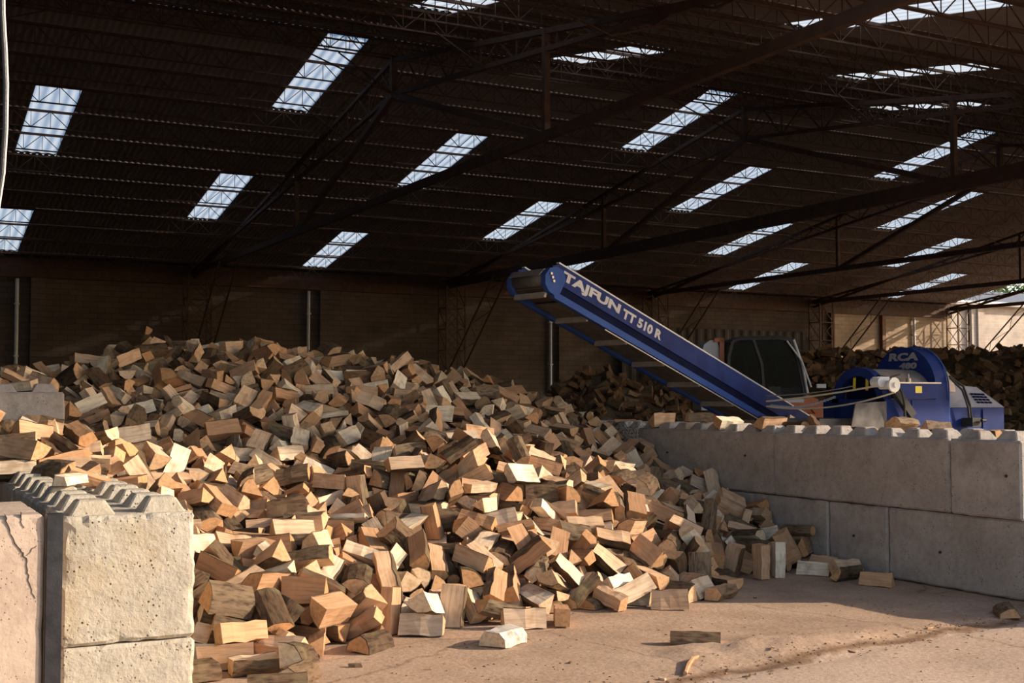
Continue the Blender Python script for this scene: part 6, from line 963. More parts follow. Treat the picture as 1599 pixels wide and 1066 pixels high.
10,3895,14405,1752,130,135,58,  0,3648,14551,1835,82,-28,-132,  3,3805,14554,1835,-99,8,-139,  1,3694,14845,1768,-50,139,-116,  9,4050,14403,1668,66,181,23,  14,3947,14430,1697,27,-51,-69,
3,3995,14533,1775,-141,-113,85,  4,4023,14621,1828,110,-134,-23,  5,3908,14826,1792,129,52,84,  0,4478,14431,1590,34,49,66,  9,4365,14482,1652,59,168,-74,  5,4240,14440,1745,-169,64,-51,
6,4152,14479,1846,-142,112,-64,  4,4330,14595,1669,-189,9,-61,  13,4359,14470,1816,-101,-152,82,  1,4785,14568,1602,156,9,-59,  7,4887,14461,1734,-149,-76,92,  5,4706,14524,1760,-189,-61,-20,
11,4613,14542,1835,-48,-49,28,  9,4572,14658,1771,12,-135,-137,  10,5162,14532,1598,-28,78,-178,  12,5064,14573,1667,120,99,43,  8,5107,14480,1750,-55,80,-36,  7,5122,14397,1769,182,-29,-57,
2,5475,14431,1777,-106,149,-58,  6,5254,14446,1844,-132,127,-72,  3,5266,14486,1489,55,-189,-8,  7,5510,14534,1482,115,-128,-40,  6,5441,14403,1595,-23,5,-126,  16,5210,14509,1693,-97,-133,-110,
5,5359,14433,1737,113,-162,-24,  0,5513,14589,1611,-129,-133,73,  2,5743,14496,1491,-133,96,-114,  5,5737,14604,1543,126,75,6,  9,5839,14517,1631,47,-88,164,  4,5849,14771,1559,-166,63,16,
5,5885,14702,1668,25,-82,-177,  2,5462,14917,1680,-1,-175,-97,  2,6135,14472,1462,23,194,-26,  7,6054,14595,1492,-197,17,30,  11,6110,14682,1454,-21,-136,145,  6,6126,14578,1612,-60,20,14,
16,6141,14710,1574,-88,-1,-8,  5,6368,14518,1310,-168,-25,66,  6,6507,14404,1422,125,-135,-74,  15,6459,14412,1494,29,188,18,  11,6343,14486,1537,-87,30,-125,  12,6819,14344,1295,78,94,113,
9,6820,14321,1400,114,105,71,  0,6669,14460,1358,149,-39,70,  13,6691,14579,1312,157,-28,18,  1,6804,14324,1522,-131,-25,52,  3,6985,14625,1358,-67,-22,87,  13,6981,14433,1153,-86,36,-45,
7,6939,14333,1247,93,-90,-104,  12,7112,14516,1120,114,122,-39,  15,7115,14586,1183,19,115,50,  10,6970,14347,1343,157,-123,-15,  2,7073,14355,1296,-149,128,36,  12,7034,14322,1433,62,155,103,
2,7361,14368,1022,-58,-14,144,  4,7360,14595,1028,-4,-12,-55,  1,7241,14476,1105,-139,-66,44,  0,7281,14311,1175,-42,193,28,  0,7319,14193,1209,-20,168,-92,  9,7330,14457,1225,-87,-19,54,
13,7228,14519,1255,-45,65,-170,  0,7599,14252,951,-13,-29,-139,  6,7514,14392,994,-50,48,-148,  15,7584,14352,1058,113,-142,-64,  12,7577,14373,1179,42,158,-100,  10,7538,14271,1181,13,187,-31,
6,7530,14443,1262,94,-162,-60,  9,7403,14307,1359,-35,186,-39,  9,1102,14684,1622,-199,17,1,  5,1772,14707,1242,96,-161,-22,  2,1914,14766,1292,33,-134,-103,  7,1732,14863,1241,9,119,92,
4,1570,14585,1303,-194,36,-20,  1,1666,14943,1300,2,-89,1,  11,1565,14848,1280,103,-20,-107,  1,1747,14734,1515,-81,81,-42,  7,2061,14677,1278,-24,75,-182,  0,2148,14772,1350,149,-42,11,
15,2021,14858,1377,-28,-30,-26,  11,1821,14801,1432,-35,189,54,  11,2040,14760,1471,-97,-147,20,  4,2127,14805,1548,92,39,173,  5,1973,14700,1589,128,-46,65,  10,2523,14728,1321,-124,-91,124,
7,2403,14847,1273,107,-156,-21,  2,2210,14872,1290,145,-16,-107,  11,2643,14822,1502,-83,149,-89,  0,2432,14859,1413,-72,-100,150,  4,2321,14739,1440,-8,-66,119,  12,2371,14678,1522,-157,10,-1,
6,2682,14888,1245,101,23,31,  0,2684,14848,1363,-49,-94,151,  1,2696,14727,1455,177,62,61,  4,2795,14680,1536,-28,163,-106,  3,2462,14950,1524,168,11,-19,  5,2628,14823,1645,-88,56,-69,
2,2443,14827,1631,-119,-138,-23,  7,3061,14865,1442,112,65,130,  12,2979,14641,1448,-26,47,190,  10,2929,14766,1439,150,-78,47,  0,2895,14908,1424,-116,21,159,  5,3064,14802,1591,22,-55,173,
2,3177,14773,1654,-90,6,73,  11,3183,14950,1588,-66,-127,-124,  5,3249,14765,1443,104,-157,-16,  6,3303,14957,1360,-19,6,199,  2,3569,14952,1486,0,-161,1,  16,3487,14698,1493,19,-82,-120,
3,3359,14750,1509,-76,67,-144,  1,3499,14763,1579,136,-103,-45,  0,3459,14678,1691,4,108,-162,  5,3745,14739,1499,26,11,17,  11,3681,14867,1471,64,-153,111,  0,3801,14933,1551,-14,-186,-53,
13,3717,14840,1617,-40,-100,-167,  3,3927,14721,1673,53,-42,-171,  11,3827,14832,1675,-153,-95,38,  3,3392,14946,1736,86,-91,143,  0,4184,14602,1546,10,-83,-143,  6,4182,14880,1467,-55,163,102,
8,4041,14814,1518,-113,-147,61,  9,3998,14712,1566,-53,-56,152,  6,4114,14779,1624,51,-101,-122,  6,4150,14779,1731,-43,-34,146,  2,4225,14839,1774,70,-105,-94,  4,4361,14666,1493,13,76,128,
12,4470,14788,1461,-87,33,-140,  4,4461,14953,1478,-25,92,175,  6,4353,14795,1566,12,-167,-99,  7,4492,14806,1644,-70,71,-105,  4,4393,14802,1702,-124,-132,40,  1,4507,14761,1780,-111,-29,43,
12,4292,14730,1725,74,-126,-83,  0,4678,14837,1408,-19,-79,180,  5,4653,14592,1517,-138,52,-75,  7,4666,14766,1540,-14,-41,180,  3,4783,14950,1434,146,55,-84,  4,4863,14860,1507,-162,-104,53,
6,4810,14873,1618,-55,171,-88,  0,4705,14919,1746,-31,124,151,  6,5095,14672,1420,111,56,18,  0,5259,14741,1477,130,-113,-67,  6,5067,14540,1508,-55,147,-122,  14,5021,14779,1417,-61,-45,-145,
5,4918,14773,1454,-29,-29,-158,  4,5056,14754,1550,-153,5,68,  13,5038,14859,1508,-94,56,93,  7,5043,14859,1664,-82,-40,153,  1,5455,14748,1390,-82,12,67,  0,5498,14847,1460,-127,63,-103,
9,5377,14789,1529,74,107,100,  7,5315,14793,1625,128,-26,13,  9,5230,14752,1724,-135,-135,-54,  0,5246,14662,1807,-20,12,197,  12,5139,14957,1627,128,57,-50,  3,5716,14744,1314,-9,-45,-118,
8,5634,14805,1337,124,-122,-31,  13,5640,14819,1440,-127,62,-100,  11,5638,14839,1549,42,77,166,  12,5779,14856,1409,-7,-24,-104,  10,5763,14959,1519,140,46,-52,  4,5816,14922,1615,191,10,-57,
1,5962,14691,1305,9,-90,178,  4,5965,14586,1368,-103,21,4,  5,6075,14849,1295,110,-61,-8,  2,6226,14944,1268,140,-44,125,  12,6097,14923,1441,14,193,-39,  11,6027,14825,1413,-47,-10,194,
1,5980,14847,1517,31,140,-135,  9,6326,14807,1198,-17,-108,-167,  6,6449,14910,1215,-158,18,27,  1,6437,14736,1286,9,39,-180,  0,6304,14640,1354,-114,-45,5,  5,6502,14862,1419,46,59,46,
5,6408,14938,1557,182,-13,30,  6,6313,14743,1472,58,180,-49,  0,6683,14626,1170,-122,121,-100,  7,6727,14876,1107,-131,52,-136,  7,6723,14886,1247,-143,48,-122,  16,6783,14948,1317,-1,-190,63,
4,6648,14725,1232,-36,-72,183,  10,6655,14688,1324,28,-32,4,  2,6630,14677,1419,-10,141,-126,  0,7094,14856,935,-137,-42,98,  13,6875,14848,1012,-49,30,94,  8,6939,14743,1063,93,-36,-102,
10,7022,14703,1109,-20,36,-114,  11,6864,14772,1191,-60,-80,79,  7,7077,14735,1218,-148,-72,60,  1,6854,14624,1252,-158,-113,-35,  8,7352,14705,873,-146,-34,89,  5,7362,14821,916,142,115,-4,
0,7204,14761,964,-57,5,-165,  0,7154,14863,1082,19,-10,-64,  7,7316,14954,1025,-86,-2,180,  13,7336,14797,1129,-13,-86,138,  4,7294,14681,1180,52,174,84,  3,7579,14607,849,-136,119,-80,
1,7556,14766,897,138,-139,13,  13,7462,14711,934,82,73,112,  2,7516,14770,1068,-182,64,-32,  15,7587,14779,1141,-15,40,151,  1,7601,14847,1200,-7,-46,-134,  7,7494,14623,1149,81,42,-102,
)
SPECIAL = {
 'birch': (7, 3.5181, 6.7255, 0.0437, 0.6746, 0.6918, 0.1837, 0.1808),
 'dirtlog': (8, 4.5473, 6.1485, 0.0307, 0.6554, 0.685, -0.2342, -0.2156),
 'white': (0, 2.1493, 6.5734, 0.0926, 0.46, 0.7745, 0.4166, 0.1222),
 'cut': (6, 2.0723, 6.3314, 0.0416, 0.633, 0.6622, 0.3032, 0.2625),
 'orange': (9, 1.9222, 6.8955, 0.1829, 0.7595, 0.6438, 0.0717, 0.0598),
 'lowleft': (2, 1.8584, 5.9928, 0.0549, 0.1181, 0.0468, 0.4227, 0.8973),
 'bark_base': (8, 7.2746, 7.7285, 0.0564, 0.0991, -0.0496, 0.4147, -0.9032),
 'wedge_base': (12, 7.265, 8.1164, 0.0399, 0.8774, -0.0032, 0.0017, -0.4797),
 'lean': (9, 7.4362, 7.9079, 0.0739, 0.8574, 0.5145, 0.0148, -0.0028),
 'wedge2': (2, 7.2692, 8.4505, 0.2078, 0.8524, -0.041, 0.514, -0.087),
 'roundbark': (16, 7.4894, 8.5657, 0.3258, 0.8166, -0.0031, -0.027, -0.5766),
 'standA': (9, 6.7, 8.13, 0.146, 0.7071, 0, 0.7071, 0),
 'standB': (11, 6.9, 8.15, 0.151, 0.69, 0.155, 0.69, -0.155),
 'tri': (13, 7.2822, 7.3943, 0.0391, 0.542, 0.0353, 0.0644, 0.8372),
 'endlog': (8, 7.0774, 5.9517, 0.0307, 0.2834, 0.2896, -0.6634, -0.629),
 'whiteblock': (10, 4.92, 7.5915, 0.164, 0.8809, 0.4357, 0.0587, 0.1756),
 'wedge3': (0, 5.42, 7.56, 0.0583, 0.2633, 0.7753, -0.5379, -0.2006),
 'foot1': (6, 2.7356, 6.9542, 0.0416, 0.6538, 0.6865, 0.2433, 0.2053),
 'foot3': (5, 3.2572, 7.3132, 0.1756, 0.7067, -0.5692, -0.1695, 0.3844),
 'foot4': (10, 3.4978, 7.5283, 0.1684, 0.9792, 0.0678, 0.0792, 0.1738),
 'foot5': (0, 4.1537, 8.183, 0.0562, 0.4873, 0.1841, -0.2866, -0.8041),
 'foot6': (6, 4.698, 8.1998, 0.0715, 0.5572, -0.0869, -0.1163, 0.8176),
 'w_bark': (3, 7.793, 11.1164, 1.2732, 0.8843, -0.4668, -0.0069, -0.0001),
 'w_cream': (7, 7.7753, 10.4198, 1.3197, 0.684, 0.7006, -0.1462, -0.1411),
 'w_white': (9, 7.8049, 9.9581, 1.2691, 0.9624, 0.2714, 0.0112, -0.0095),
 'w_wedge': (2, 7.864, 9.3707, 1.2771, 0.8469, 0.5318, 0.0027, 0.0036),
 'w_round': (16, 7.9667, 9.1426, 1.2479, 0.7094, 0.0698, 0.0819, 0.6966),
 'w_stick': (15, 7.8552, 11.966, 1.2413, 0.9326, -0.3541, 0.0181, -0.068),
 'w_slab': (7, 8.0528, 7.8555, 1.2843, 0.865, 0.5003, 0.0329, 0.0179),
 'w_slab2': (8, 8.1387, 7.5525, 1.2511, 0.3797, -0.9249, -0.0039, 0.0172),
 'w_small': (14, 8.0028, 8.9146, 1.2816, 0.4296, 0.7349, 0.309, 0.4241),
 'w_small2': (14, 7.9621, 8.213, 1.2261, 0.7145, -0.0063, -0.0064, 0.6996),
 'w_small3': (14, 7.9726, 6.8687, 1.2366, 0.7566, -0.1355, -0.1187, 0.6285),
 'l_plank': (15, 1.1482, 7.3898, 1.0482, 0.8471, -0.4714, 0.046, 0.2409),
 'l_plank2': (14, 0.9986, 6.9517, 1.0721, 0.8723, -0.0078, -0.0046, 0.4889),
 'l_top': (15, 1.1138, 10.6374, 1.6634, 0.9174, -0.3204, 0.2291, 0.057),
}

# ---------------------------------------------------------------- concrete blocks with studs
def rough_block(name, dx, dy, dz, m, seed, chip=.018, parent=None, step=.06):
    bm = bmesh.new(); bmesh.ops.create_cube(bm, size=1.0)
    for v in bm.verts: v.co = Vector((v.co.x*dx, v.co.y*dy, v.co.z*dz))
    bmesh.ops.bevel(bm, geom=bm.edges[:], offset=.016, segments=1, affect='EDGES')
    for ax, L_ in ((0, dx), (1, dy), (2, dz)):
        cuts = max(3, int(L_/step))
        for i in range(1, cuts):
            c = Vector((0, 0, 0)); c[ax] = -L_/2+L_*i/cuts; nrm = Vector((0, 0, 0)); nrm[ax] = 1
            bmesh.ops.bisect_plane(bm, geom=bm.verts[:]+bm.edges[:]+bm.faces[:], plane_co=c, plane_no=nrm)
    hs = (dx/2, dy/2, dz/2); off = Vector((seed*3.1, seed*1.7, seed*.9))
    for v in bm.verts:
        d = sorted(hs[i]-abs(v.co[i]) for i in range(3)); e = d[0]+d[1]                 # closeness to an edge of the block
        n1 = noise.noise(v.co*4+off); n2 = noise.noise(v.co*22+off); n3 = noise.noise(v.co*7+off*2)
        k = .003*n1+.0015*n2; co = v.co.copy()
        for i in range(3):
            if hs[i]-abs(co[i]) < .02: v.co[i] += math.copysign(k, co[i])
        if e < .045:
            bite = max(0, n3*.7+n2*.6+.1)*chip*(1-e/.045)
            for i in range(3):
                if hs[i]-abs(co[i]) < .03: v.co[i] -= math.copysign(bite, co[i])
    me = bpy.data.meshes.new(name); bmesh.ops.recalc_face_normals(bm, faces=bm.faces); bm.to_mesh(me); bm.free(); me.materials.append(m); me.update()
    o = bpy.data.objects.new(name, me); COL.objects.link(o)
    if parent: o.parent = parent
    return o
def stud_mesh(name, m, b=.105, t=.06, h=.075):
    bm = bmesh.new(); vs_ = []
    for k, r in ((0, b), (1, t)):
        vs_.append([bm.verts.new((sx*r, sy*r, k*h)) for sx, sy in ((-1, -1), (1, -1), (1, 1), (-1, 1))])
    for i in range(4): bm.faces.new((vs_[0][i], vs_[0][(i+1) % 4], vs_[1][(i+1) % 4], vs_[1][i]))
    bm.faces.new(vs_[1]); bm.faces.new(list(reversed(vs_[0])))
    bmesh.ops.bevel(bm, geom=[e for e in bm.edges if max(v.co.z for v in e.verts) > .01], offset=.008, segments=1, affect='EDGES')
    me = bpy.data.meshes.new(name); bm.to_mesh(me); bm.free(); me.materials.append(m); return me
STUD = {k: stud_mesh('stud', M[k]) for k in ('conc_r', 'conc_l', 'conc_peb')}
brnd = random.Random(4)
def block(label, x0, x1, y0, y1, z0, z1, mk, seed, studs=True, chip=.018, group=None, jit=.006):
    r = empty('concrete_block', ((x0+x1)/2, (y0+y1)/2, z0)); r.rotation_euler.z = brnd.uniform(-1, 1)*jit*.4; tag(r, label, 'block', group)
    body = rough_block('body', x1-x0-.014, y1-y0-.014, z1-z0-.008, M[mk], seed, chip, r, .028 if seed in (11, 12) else .06); body.location = (0, 0, (z1-z0)/2)
    if studs:
        n_ = max(2, int(round((y1-y0)/.3)))
        for i in range(n_):
            for sx in (-1, 1):
                s = bpy.data.objects.new('stud', STUD[mk]); COL.objects.link(s); s.parent = r
                s.location = (sx*((x1-x0)/2-.15)+brnd.uniform(-.006, .006), (i+.5)*(y1-y0)/n_-(y1-y0)/2, z1-z0-.008); s.rotation_euler.z = brnd.choice((0, 1, 2, 3))*math.pi/2+brnd.uniform(-.03, .03); s.scale = (1, 1, brnd.uniform(.9, 1.02))
    return r
GW, GL = 'concrete blocks of the right bay wall', 'concrete blocks of the left bay wall'
WX0, WX1 = 7.66, 8.26
block('pebbly-faced grey block at the far end of the right wall, half buried in logs', WX0, WX1, 11.41, 13.7, .6, 1.2, 'conc_peb', 1, group=GW)
block('long pitted upper block of the right wall, next to the pebbly one', WX0, WX1, 9.10, 11.41, .6, 1.2, 'conc_r', 2, group=GW)
block('long scratched upper block in the middle of the right wall', WX0-.012, WX1-.012, 6.96, 9.10, .6, 1.2, 'conc_r', 3, group=GW)
block('short square block ending the upper course of the right wall', WX0-.03, WX1-.03, 6.26, 6.955, .6, 1.2, 'conc_r', 4, group=GW, chip=.01)
block('lower course block of the right wall buried under the heap', WX0, WX1, 10.6, 13.7, 0, .6, 'conc_r', 5, False, group=GW)
block('lower block of the right wall where the heap meets it', WX0, WX1, 8.37, 10.6, 0, .6, 'conc_r', 6, False, group=GW)
block('short square lower block of the right wall behind the fallen logs', WX0, WX1, 7.65, 8.37, 0, .6, 'conc_r', 7, False, group=GW)
block('long lower block at the near end of the right wall', WX0, WX1, 5.15, 7.65, 0, .6, 'conc_r', 8, False, group=GW)
blocks_ = {o.get('label'): o for o in COL.objects if o.name.startswith('concrete_block')}
for lab, px, py in (('long pitted upper block', 1163, 711), ('short square block ending', 1571, 743), ('short square lower block', 1333, 836), ('long lower block', 1468, 862), ('long pitted upper block', 1042, 706)):
    r = next(o for l_, o in blocks_.items() if l_.startswith(lab)); p = at_x(px, py, r.location.x-.30)
    h = MB().tube([(-.306, 0, 0), (-.285, 0, 0)], .011, 10).build('lifting_hole', M['crack'], r); h.location = (0, p.y-r.location.y, p.z-r.location.z)
LX0, LX1 = .81, 1.43
block('pale pitted block on top of the left stack, facing the camera', LX0, LX1, 5.9, 8.1, .37, .97, 'conc_l', 11, chip=.034, group=GL)
block('pale block at the bottom of the left stack', LX0, LX1, 5.9, 8.1, 0, .37, 'conc_l', 12, False, chip=.03, group=GL)
block('studded block behind the front one on the left stack, under spilt logs', LX0, LX1, 8.1, 10.3, .37, .97, 'conc_l', 13, chip=.03, group=GL)
block('lower block behind the front one in the left stack', LX0, LX1, 8.1, 12.5, 0, .37, 'conc_l', 14, False, group=GL)
block('second course block at the rear of the left stack', LX0, LX1, 10.3, 12.5, .37, .97, 'conc_r', 15, False, group=GL)
block('grey studded block standing highest at the far left behind the logs', LX0, LX1, 10.3, 12.5, .97, 1.57, 'conc_r', 16, group=GL)
# cracked panel with black steel edge at the left of the picture
cp = empty('cracked_concrete_slab', (.0, 6.1, 0)); tag(cp, 'pinkish cracked concrete slab with a black steel edge at the left', 'slab')
pb = rough_block('body', 1.4, .8, 1.0, M['conc_p'], 21, .012, cp); pb.location = (.012, .02, .5)
sb = MB().box(.722, .788, -.40, -.33, 0, 1.0).build('edge_strip', M['steel_blk'], cp); sb['label'] = 'black steel strip'
ck = MB()
def crack(pts, w):
    fine = []; cr = random.Random(len(pts))
    for a_, b_ in zip(pts, pts[1:]):
        for i in range(4): u = i/4; fine.append(tuple(a_[k]+(b_[k]-a_[k])*u+(cr.uniform(-.005, .005) if k < 2 and i else 0) for k in range(2))+((a_[2]+(b_[2]-a_[2])*u)*cr.uniform(.5, 1.4),))
    pts = fine+[pts[-1]]
    for (xa, za, wa), (xb, zb, wb) in zip([(p[0], p[1], w*p[2]) for p in pts], [(p[0], p[1], w*p[2]) for p in pts][1:]):
        y = -.3845
        ck.add([(xa-wa, y, za), (xa+wa, y, za), (xb+wb, y, zb), (xb-wb, y, zb), (xa, y+.03, za), (xb, y+.03, zb)], [(0, 1, 2, 3), (0, 3, 5, 4), (1, 4, 5, 2)])
def pw(px, py):
    p = at_y(px, py, 5.7); return (p.x, p.z)
crack([(*pw(8, 803), 1), (*pw(14, 822), 1.3), (*pw(22, 842), 1), (*pw(34, 862), 1.6), (*pw(42, 872), 1.2), (*pw(43, 895), 1), (*pw(48, 915), .7), (*pw(56, 935), .3)], .0017)
crack([(*pw(34, 800), .8), (*pw(33, 815), .7), (*pw(38, 825), .3)], .0010)
crack([(*pw(42, 868), 1), (*pw(50, 858), .7), (*pw(58, 852), .2)], .0010)
ck.build('crack', M['crack'], cp)
st = MB(); rs = random.Random(9)
st.add([(.0+.11*math.cos(a)*rs.uniform(.8, 1.1), .16+.08*math.sin(a)*rs.uniform(.8, 1.1), z) for z in (1.006, 1.05) for a in [k*math.pi/4 for k in range(8)]],
       [tuple(range(7, -1, -1)), tuple(range(8, 16))]+[(k, (k+1) % 8, 8+(k+1) % 8, 8+k) for k in range(8)])
st.v = [(x+.25, y+5.95, z) for x, y, z in st.v]
tag(st.build('flat_stone', M['tile']), 'dark flat slab of stone lying on the cracked panel', 'stone')

# ---------------------------------------------------------------- log meshes
def log_mesh_data(v, with_bark):
    rings, fl_ = log_rings(v); n_ = len(rings[0]); S_ = len(rings)
    vs_ = [p for r in rings for p in r]; fs_ = []; mi = []
    for s in range(S_-1):
        for i in range(n_):
            fs_.append((s*n_+i, s*n_+(i+1) % n_, (s+1)*n_+(i+1) % n_, (s+1)*n_+i)); mi.append(2 if (with_bark and fl_[i]) else 0)
    fs_.append(tuple(reversed(range(n_)))); fs_.append(tuple((S_-1)*n_+i for i in range(n_))); mi += [1, 1]
    return vs_, fs_, mi
def with_lco(me, coords):
    a = me.attributes.new('lco', 'FLOAT_VECTOR', 'POINT'); a.data.foreach_set('vector', [c for p in coords for c in p])
def bark_data(v):
    """a shell of bark over the round side, 5 mm thick"""
    rings, fl_ = log_rings(v); n_ = len(rings[0])
    run = [i for i in range(n_) if fl_[i]]
    if not run: return None
    closed = len(run) == n_
    start = 0 if closed else next(i for i in run if not fl_[(i-1) % n_])
    idx = [(start+k) % n_ for k in range(len(run)+(0 if closed else 1))]
    K = len(idx); vs_ = []
    for r in rings:
        cy = sum(p[1] for p in r)/n_; cz = sum(p[2] for p in r)/n_
        for lift in (.0005, .006):
            for i in idx:
                x, y, z = r[i]; d = math.hypot(y-cy, z-cz) or 1; vs_.append((x*.995, y+(y-cy)/d*lift, z+(z-cz)/d*lift))
    fs_ = []; row = 2*K; m_ = K if closed else K-1
    for s in range(len(rings)-1):
        for k in range(m_):
            a, b = s*row+K+k, s*row+K+(k+1) % K; fs_.append((a, b, b+row, a+row))
            a, b = s*row+k, s*row+(k+1) % K; fs_.append((b, a, a+row, b+row))
        if not closed:
            fs_.append((s*row+K, s*row, (s+1)*row, (s+1)*row+K)); fs_.append((s*row+K-1, s*row+2*K-1, (s+1)*row+2*K-1, (s+1)*row+K-1))
    for s in (0, len(rings)-1):
        for k in range(m_): fs_.append((s*row+k, s*row+(k+1) % K, s*row+K+(k+1) % K, s*row+K+k))
    return vs_, fs_
LOGM, BARKM = [], []
for v in range(len(LOG_KINDS)):
    vs_, fs_, mi = log_mesh_data(v, False)
    me = bpy.data.meshes.new('split_log'); me.from_pydata(vs_, [], fs_); me.materials.append(M['wood']); me.materials.append(M['end']); me.polygons.foreach_set('material_index', mi); with_lco(me, vs_); me.update(); LOGM.append(me)
    bd = bark_data(v)
    if bd is None: BARKM.append(None); continue
    me = bpy.data.meshes.new('bark'); me.from_pydata(bd[0], [], bd[1]); me.materials.append(M['bark']); with_lco(me, bd[0]); me.update(); BARKM.append(me)
def put_log(v, p, q, label, group=None, bark=None, name='split_log', mesh=None):
    o = bpy.data.objects.new(name, mesh or LOGM[v]); COL.objects.link(o); o.location = p; o.rotation_mode = 'QUATERNION'; o.rotation_quaternion = q
    tag(o, label, 'log', group)
    if BARKM[v]:
        c = bpy.data.objects.new('bark', bark or BARKM[v]); COL.objects.link(c); c.parent = o
    return o
pile = []
for i in range(0, len(LOGDATA), 7):
    v, x, y, z, a, b, c = LOGDATA[i:i+7]; a, b, c = a/200, b/200, c/200
    pile.append((v, Vector((x/1000, y/1000, z/1000)), Quaternion((math.sqrt(max(0, 1-a*a-b*b-c*c)), a, b, c)).normalized()))
KINDWORD = {'wedge': 'bark-backed wedge log', 'half': 'half-round bark log', 'block': 'squarish split log', 'billet': 'three-sided split log', 'stick': 'thin split stick', 'round': 'round bark log'}
def region(p):
    x, y, z = p; shade = z > roof_z(YF)-.861*(y-YF)
    if x < 1.5: return 'on the left wall top'
    if x > 6.3 and y < 11.3: return 'on the shaded right slope'
    if 3.9 < x < 5.9 and 8.3 < y < 10.3 and not shade: return 'on the sunlit mound'
    if y < 8.3 and x < 3.0: return 'at the sunlit left foot'
    if y < 8.4 and x < 4.6: return 'at the sunlit middle foot'
    if y < 9.2: return 'at the right-hand foot'
    if not shade: return 'on the sunlit left slope'
    if y > 12.3 and x < 4.6: return 'along the left crest'
    if y > 12.0: return 'along the right crest'
    return 'on the shaded left flank' if x < 4.2 else 'on the shaded middle slope'
def pose(q):
    a = q@Vector((1, 0, 0))
    if abs(a.z) > .75: return 'standing upright'
    if abs(a.z) > .38: return 'tilted'
    return 'seen end-on' if abs(a.dot(FH)) > .72 else 'lying crosswise'
bins = {}
for v, p, q in pile[:262]: bins.setdefault('%s %s %s' % (KINDWORD[LOG_KINDS[v][0]], pose(q), region(p)), []).append((project(p)[0], v, p, q))
def place_words(i, n_):
    if n_ == 1: return ''
    if i == 0: return ', leftmost of them' if n_ > 2 else ', the left one'
    if i == n_-1: return ', rightmost of them' if n_ > 2 else ', the right one'
    return ', %s from the left' % (ORD[i+1] if i+1 < len(ORD) else 'far along')
for lab, items in bins.items():
    items.sort(key=lambda t: t[0])
    for i, (_, v, p, q) in enumerate(items): put_log(v, p, q, lab+place_words(i, len(items)), 'firewood '+region(p))
def join_logs(name, items, m_wood, m_end, m_bark, core=None, m_core=None, seed=1):
    rnd = random.Random(seed); V_, F_, MI_, LC_ = [], [], [], []
    cache = {v: log_mesh_data(v, True) for v in range(len(LOG_KINDS))}
    for v, p, q, s in items:
        vs_, fs_, mi = cache[v]; k = len(V_); off = (rnd.uniform(-9, 9), rnd.uniform(-9, 9), rnd.uniform(-9, 9)); R = q.to_matrix()*s
        for c in vs_: V_.append(tuple(p+R@Vector(c))); LC_.append((c[0]+off[0], c[1]+off[1], c[2]+off[2]))
        F_ += [tuple(k+i for i in f) for f in fs_]; MI_ += mi
    if core:
        k = len(V_); V_ += core[0]; LC_ += core[0]; F_ += [tuple(k+i for i in f) for f in core[1]]; MI_ += [3]*len(core[1])
    me = bpy.data.meshes.new(name); me.from_pydata(V_, [], F_)
    for m in (m_wood, m_end, m_bark, m_core or m_bark): me.materials.append(m)
    me.polygons.foreach_set('material_index', MI_); with_lco(me, LC_); me.update()
    o = bpy.data.objects.new(name, me); COL.objects.link(o); o['kind'] = 'stuff'; return o
def core_from(points, x0, x1, y0, y1, step, drop, blur=.45):
    """surface lying under the heap: smoothed tops of the logs, lowered"""
    nx, ny = int((x1-x0)/step)+1, int((y1-y0)/step)+1; H = [[0.0]*nx for _ in range(ny)]; cells = {}
    for p in points: cells.setdefault((int(p[0]/.5), int(p[1]/.5)), []).append(p)
    for j in range(ny):
        for i in range(nx):
            x, y = x0+i*step, y0+j*step; zs = []
            for a in (-1, 0, 1):
                for b in (-1, 0, 1):
                    zs += [p[2] for p in cells.get((int(x/.5)+a, int(y/.5)+b), ()) if (p[0]-x)**2+(p[1]-y)**2 < blur*blur]
            zs.sort(); H[j][i] = max(-.05, (zs[int(len(zs)*.35)] if zs else 0)-drop)
    vs_ = [(x0+i*step, y0+j*step, H[j][i]) for j in range(ny) for i in range(nx)]
    return vs_, [(j*nx+i, j*nx+i+1, (j+1)*nx+i+1, (j+1)*nx+i) for j in range(ny-1) for i in range(nx-1)]
core = core_from([p for v, p, q in pile], 1.45, 7.6, 7.2, 14.9, .2, .30)
tag(join_logs('log_heap', [(v, p, q, 1.0) for v, p, q in pile[262:]], M['wood'], M['end'], M['bark'], core, M['bark'], 3), 'the rest of the great heap of split firewood logs in the bay', 'firewood')

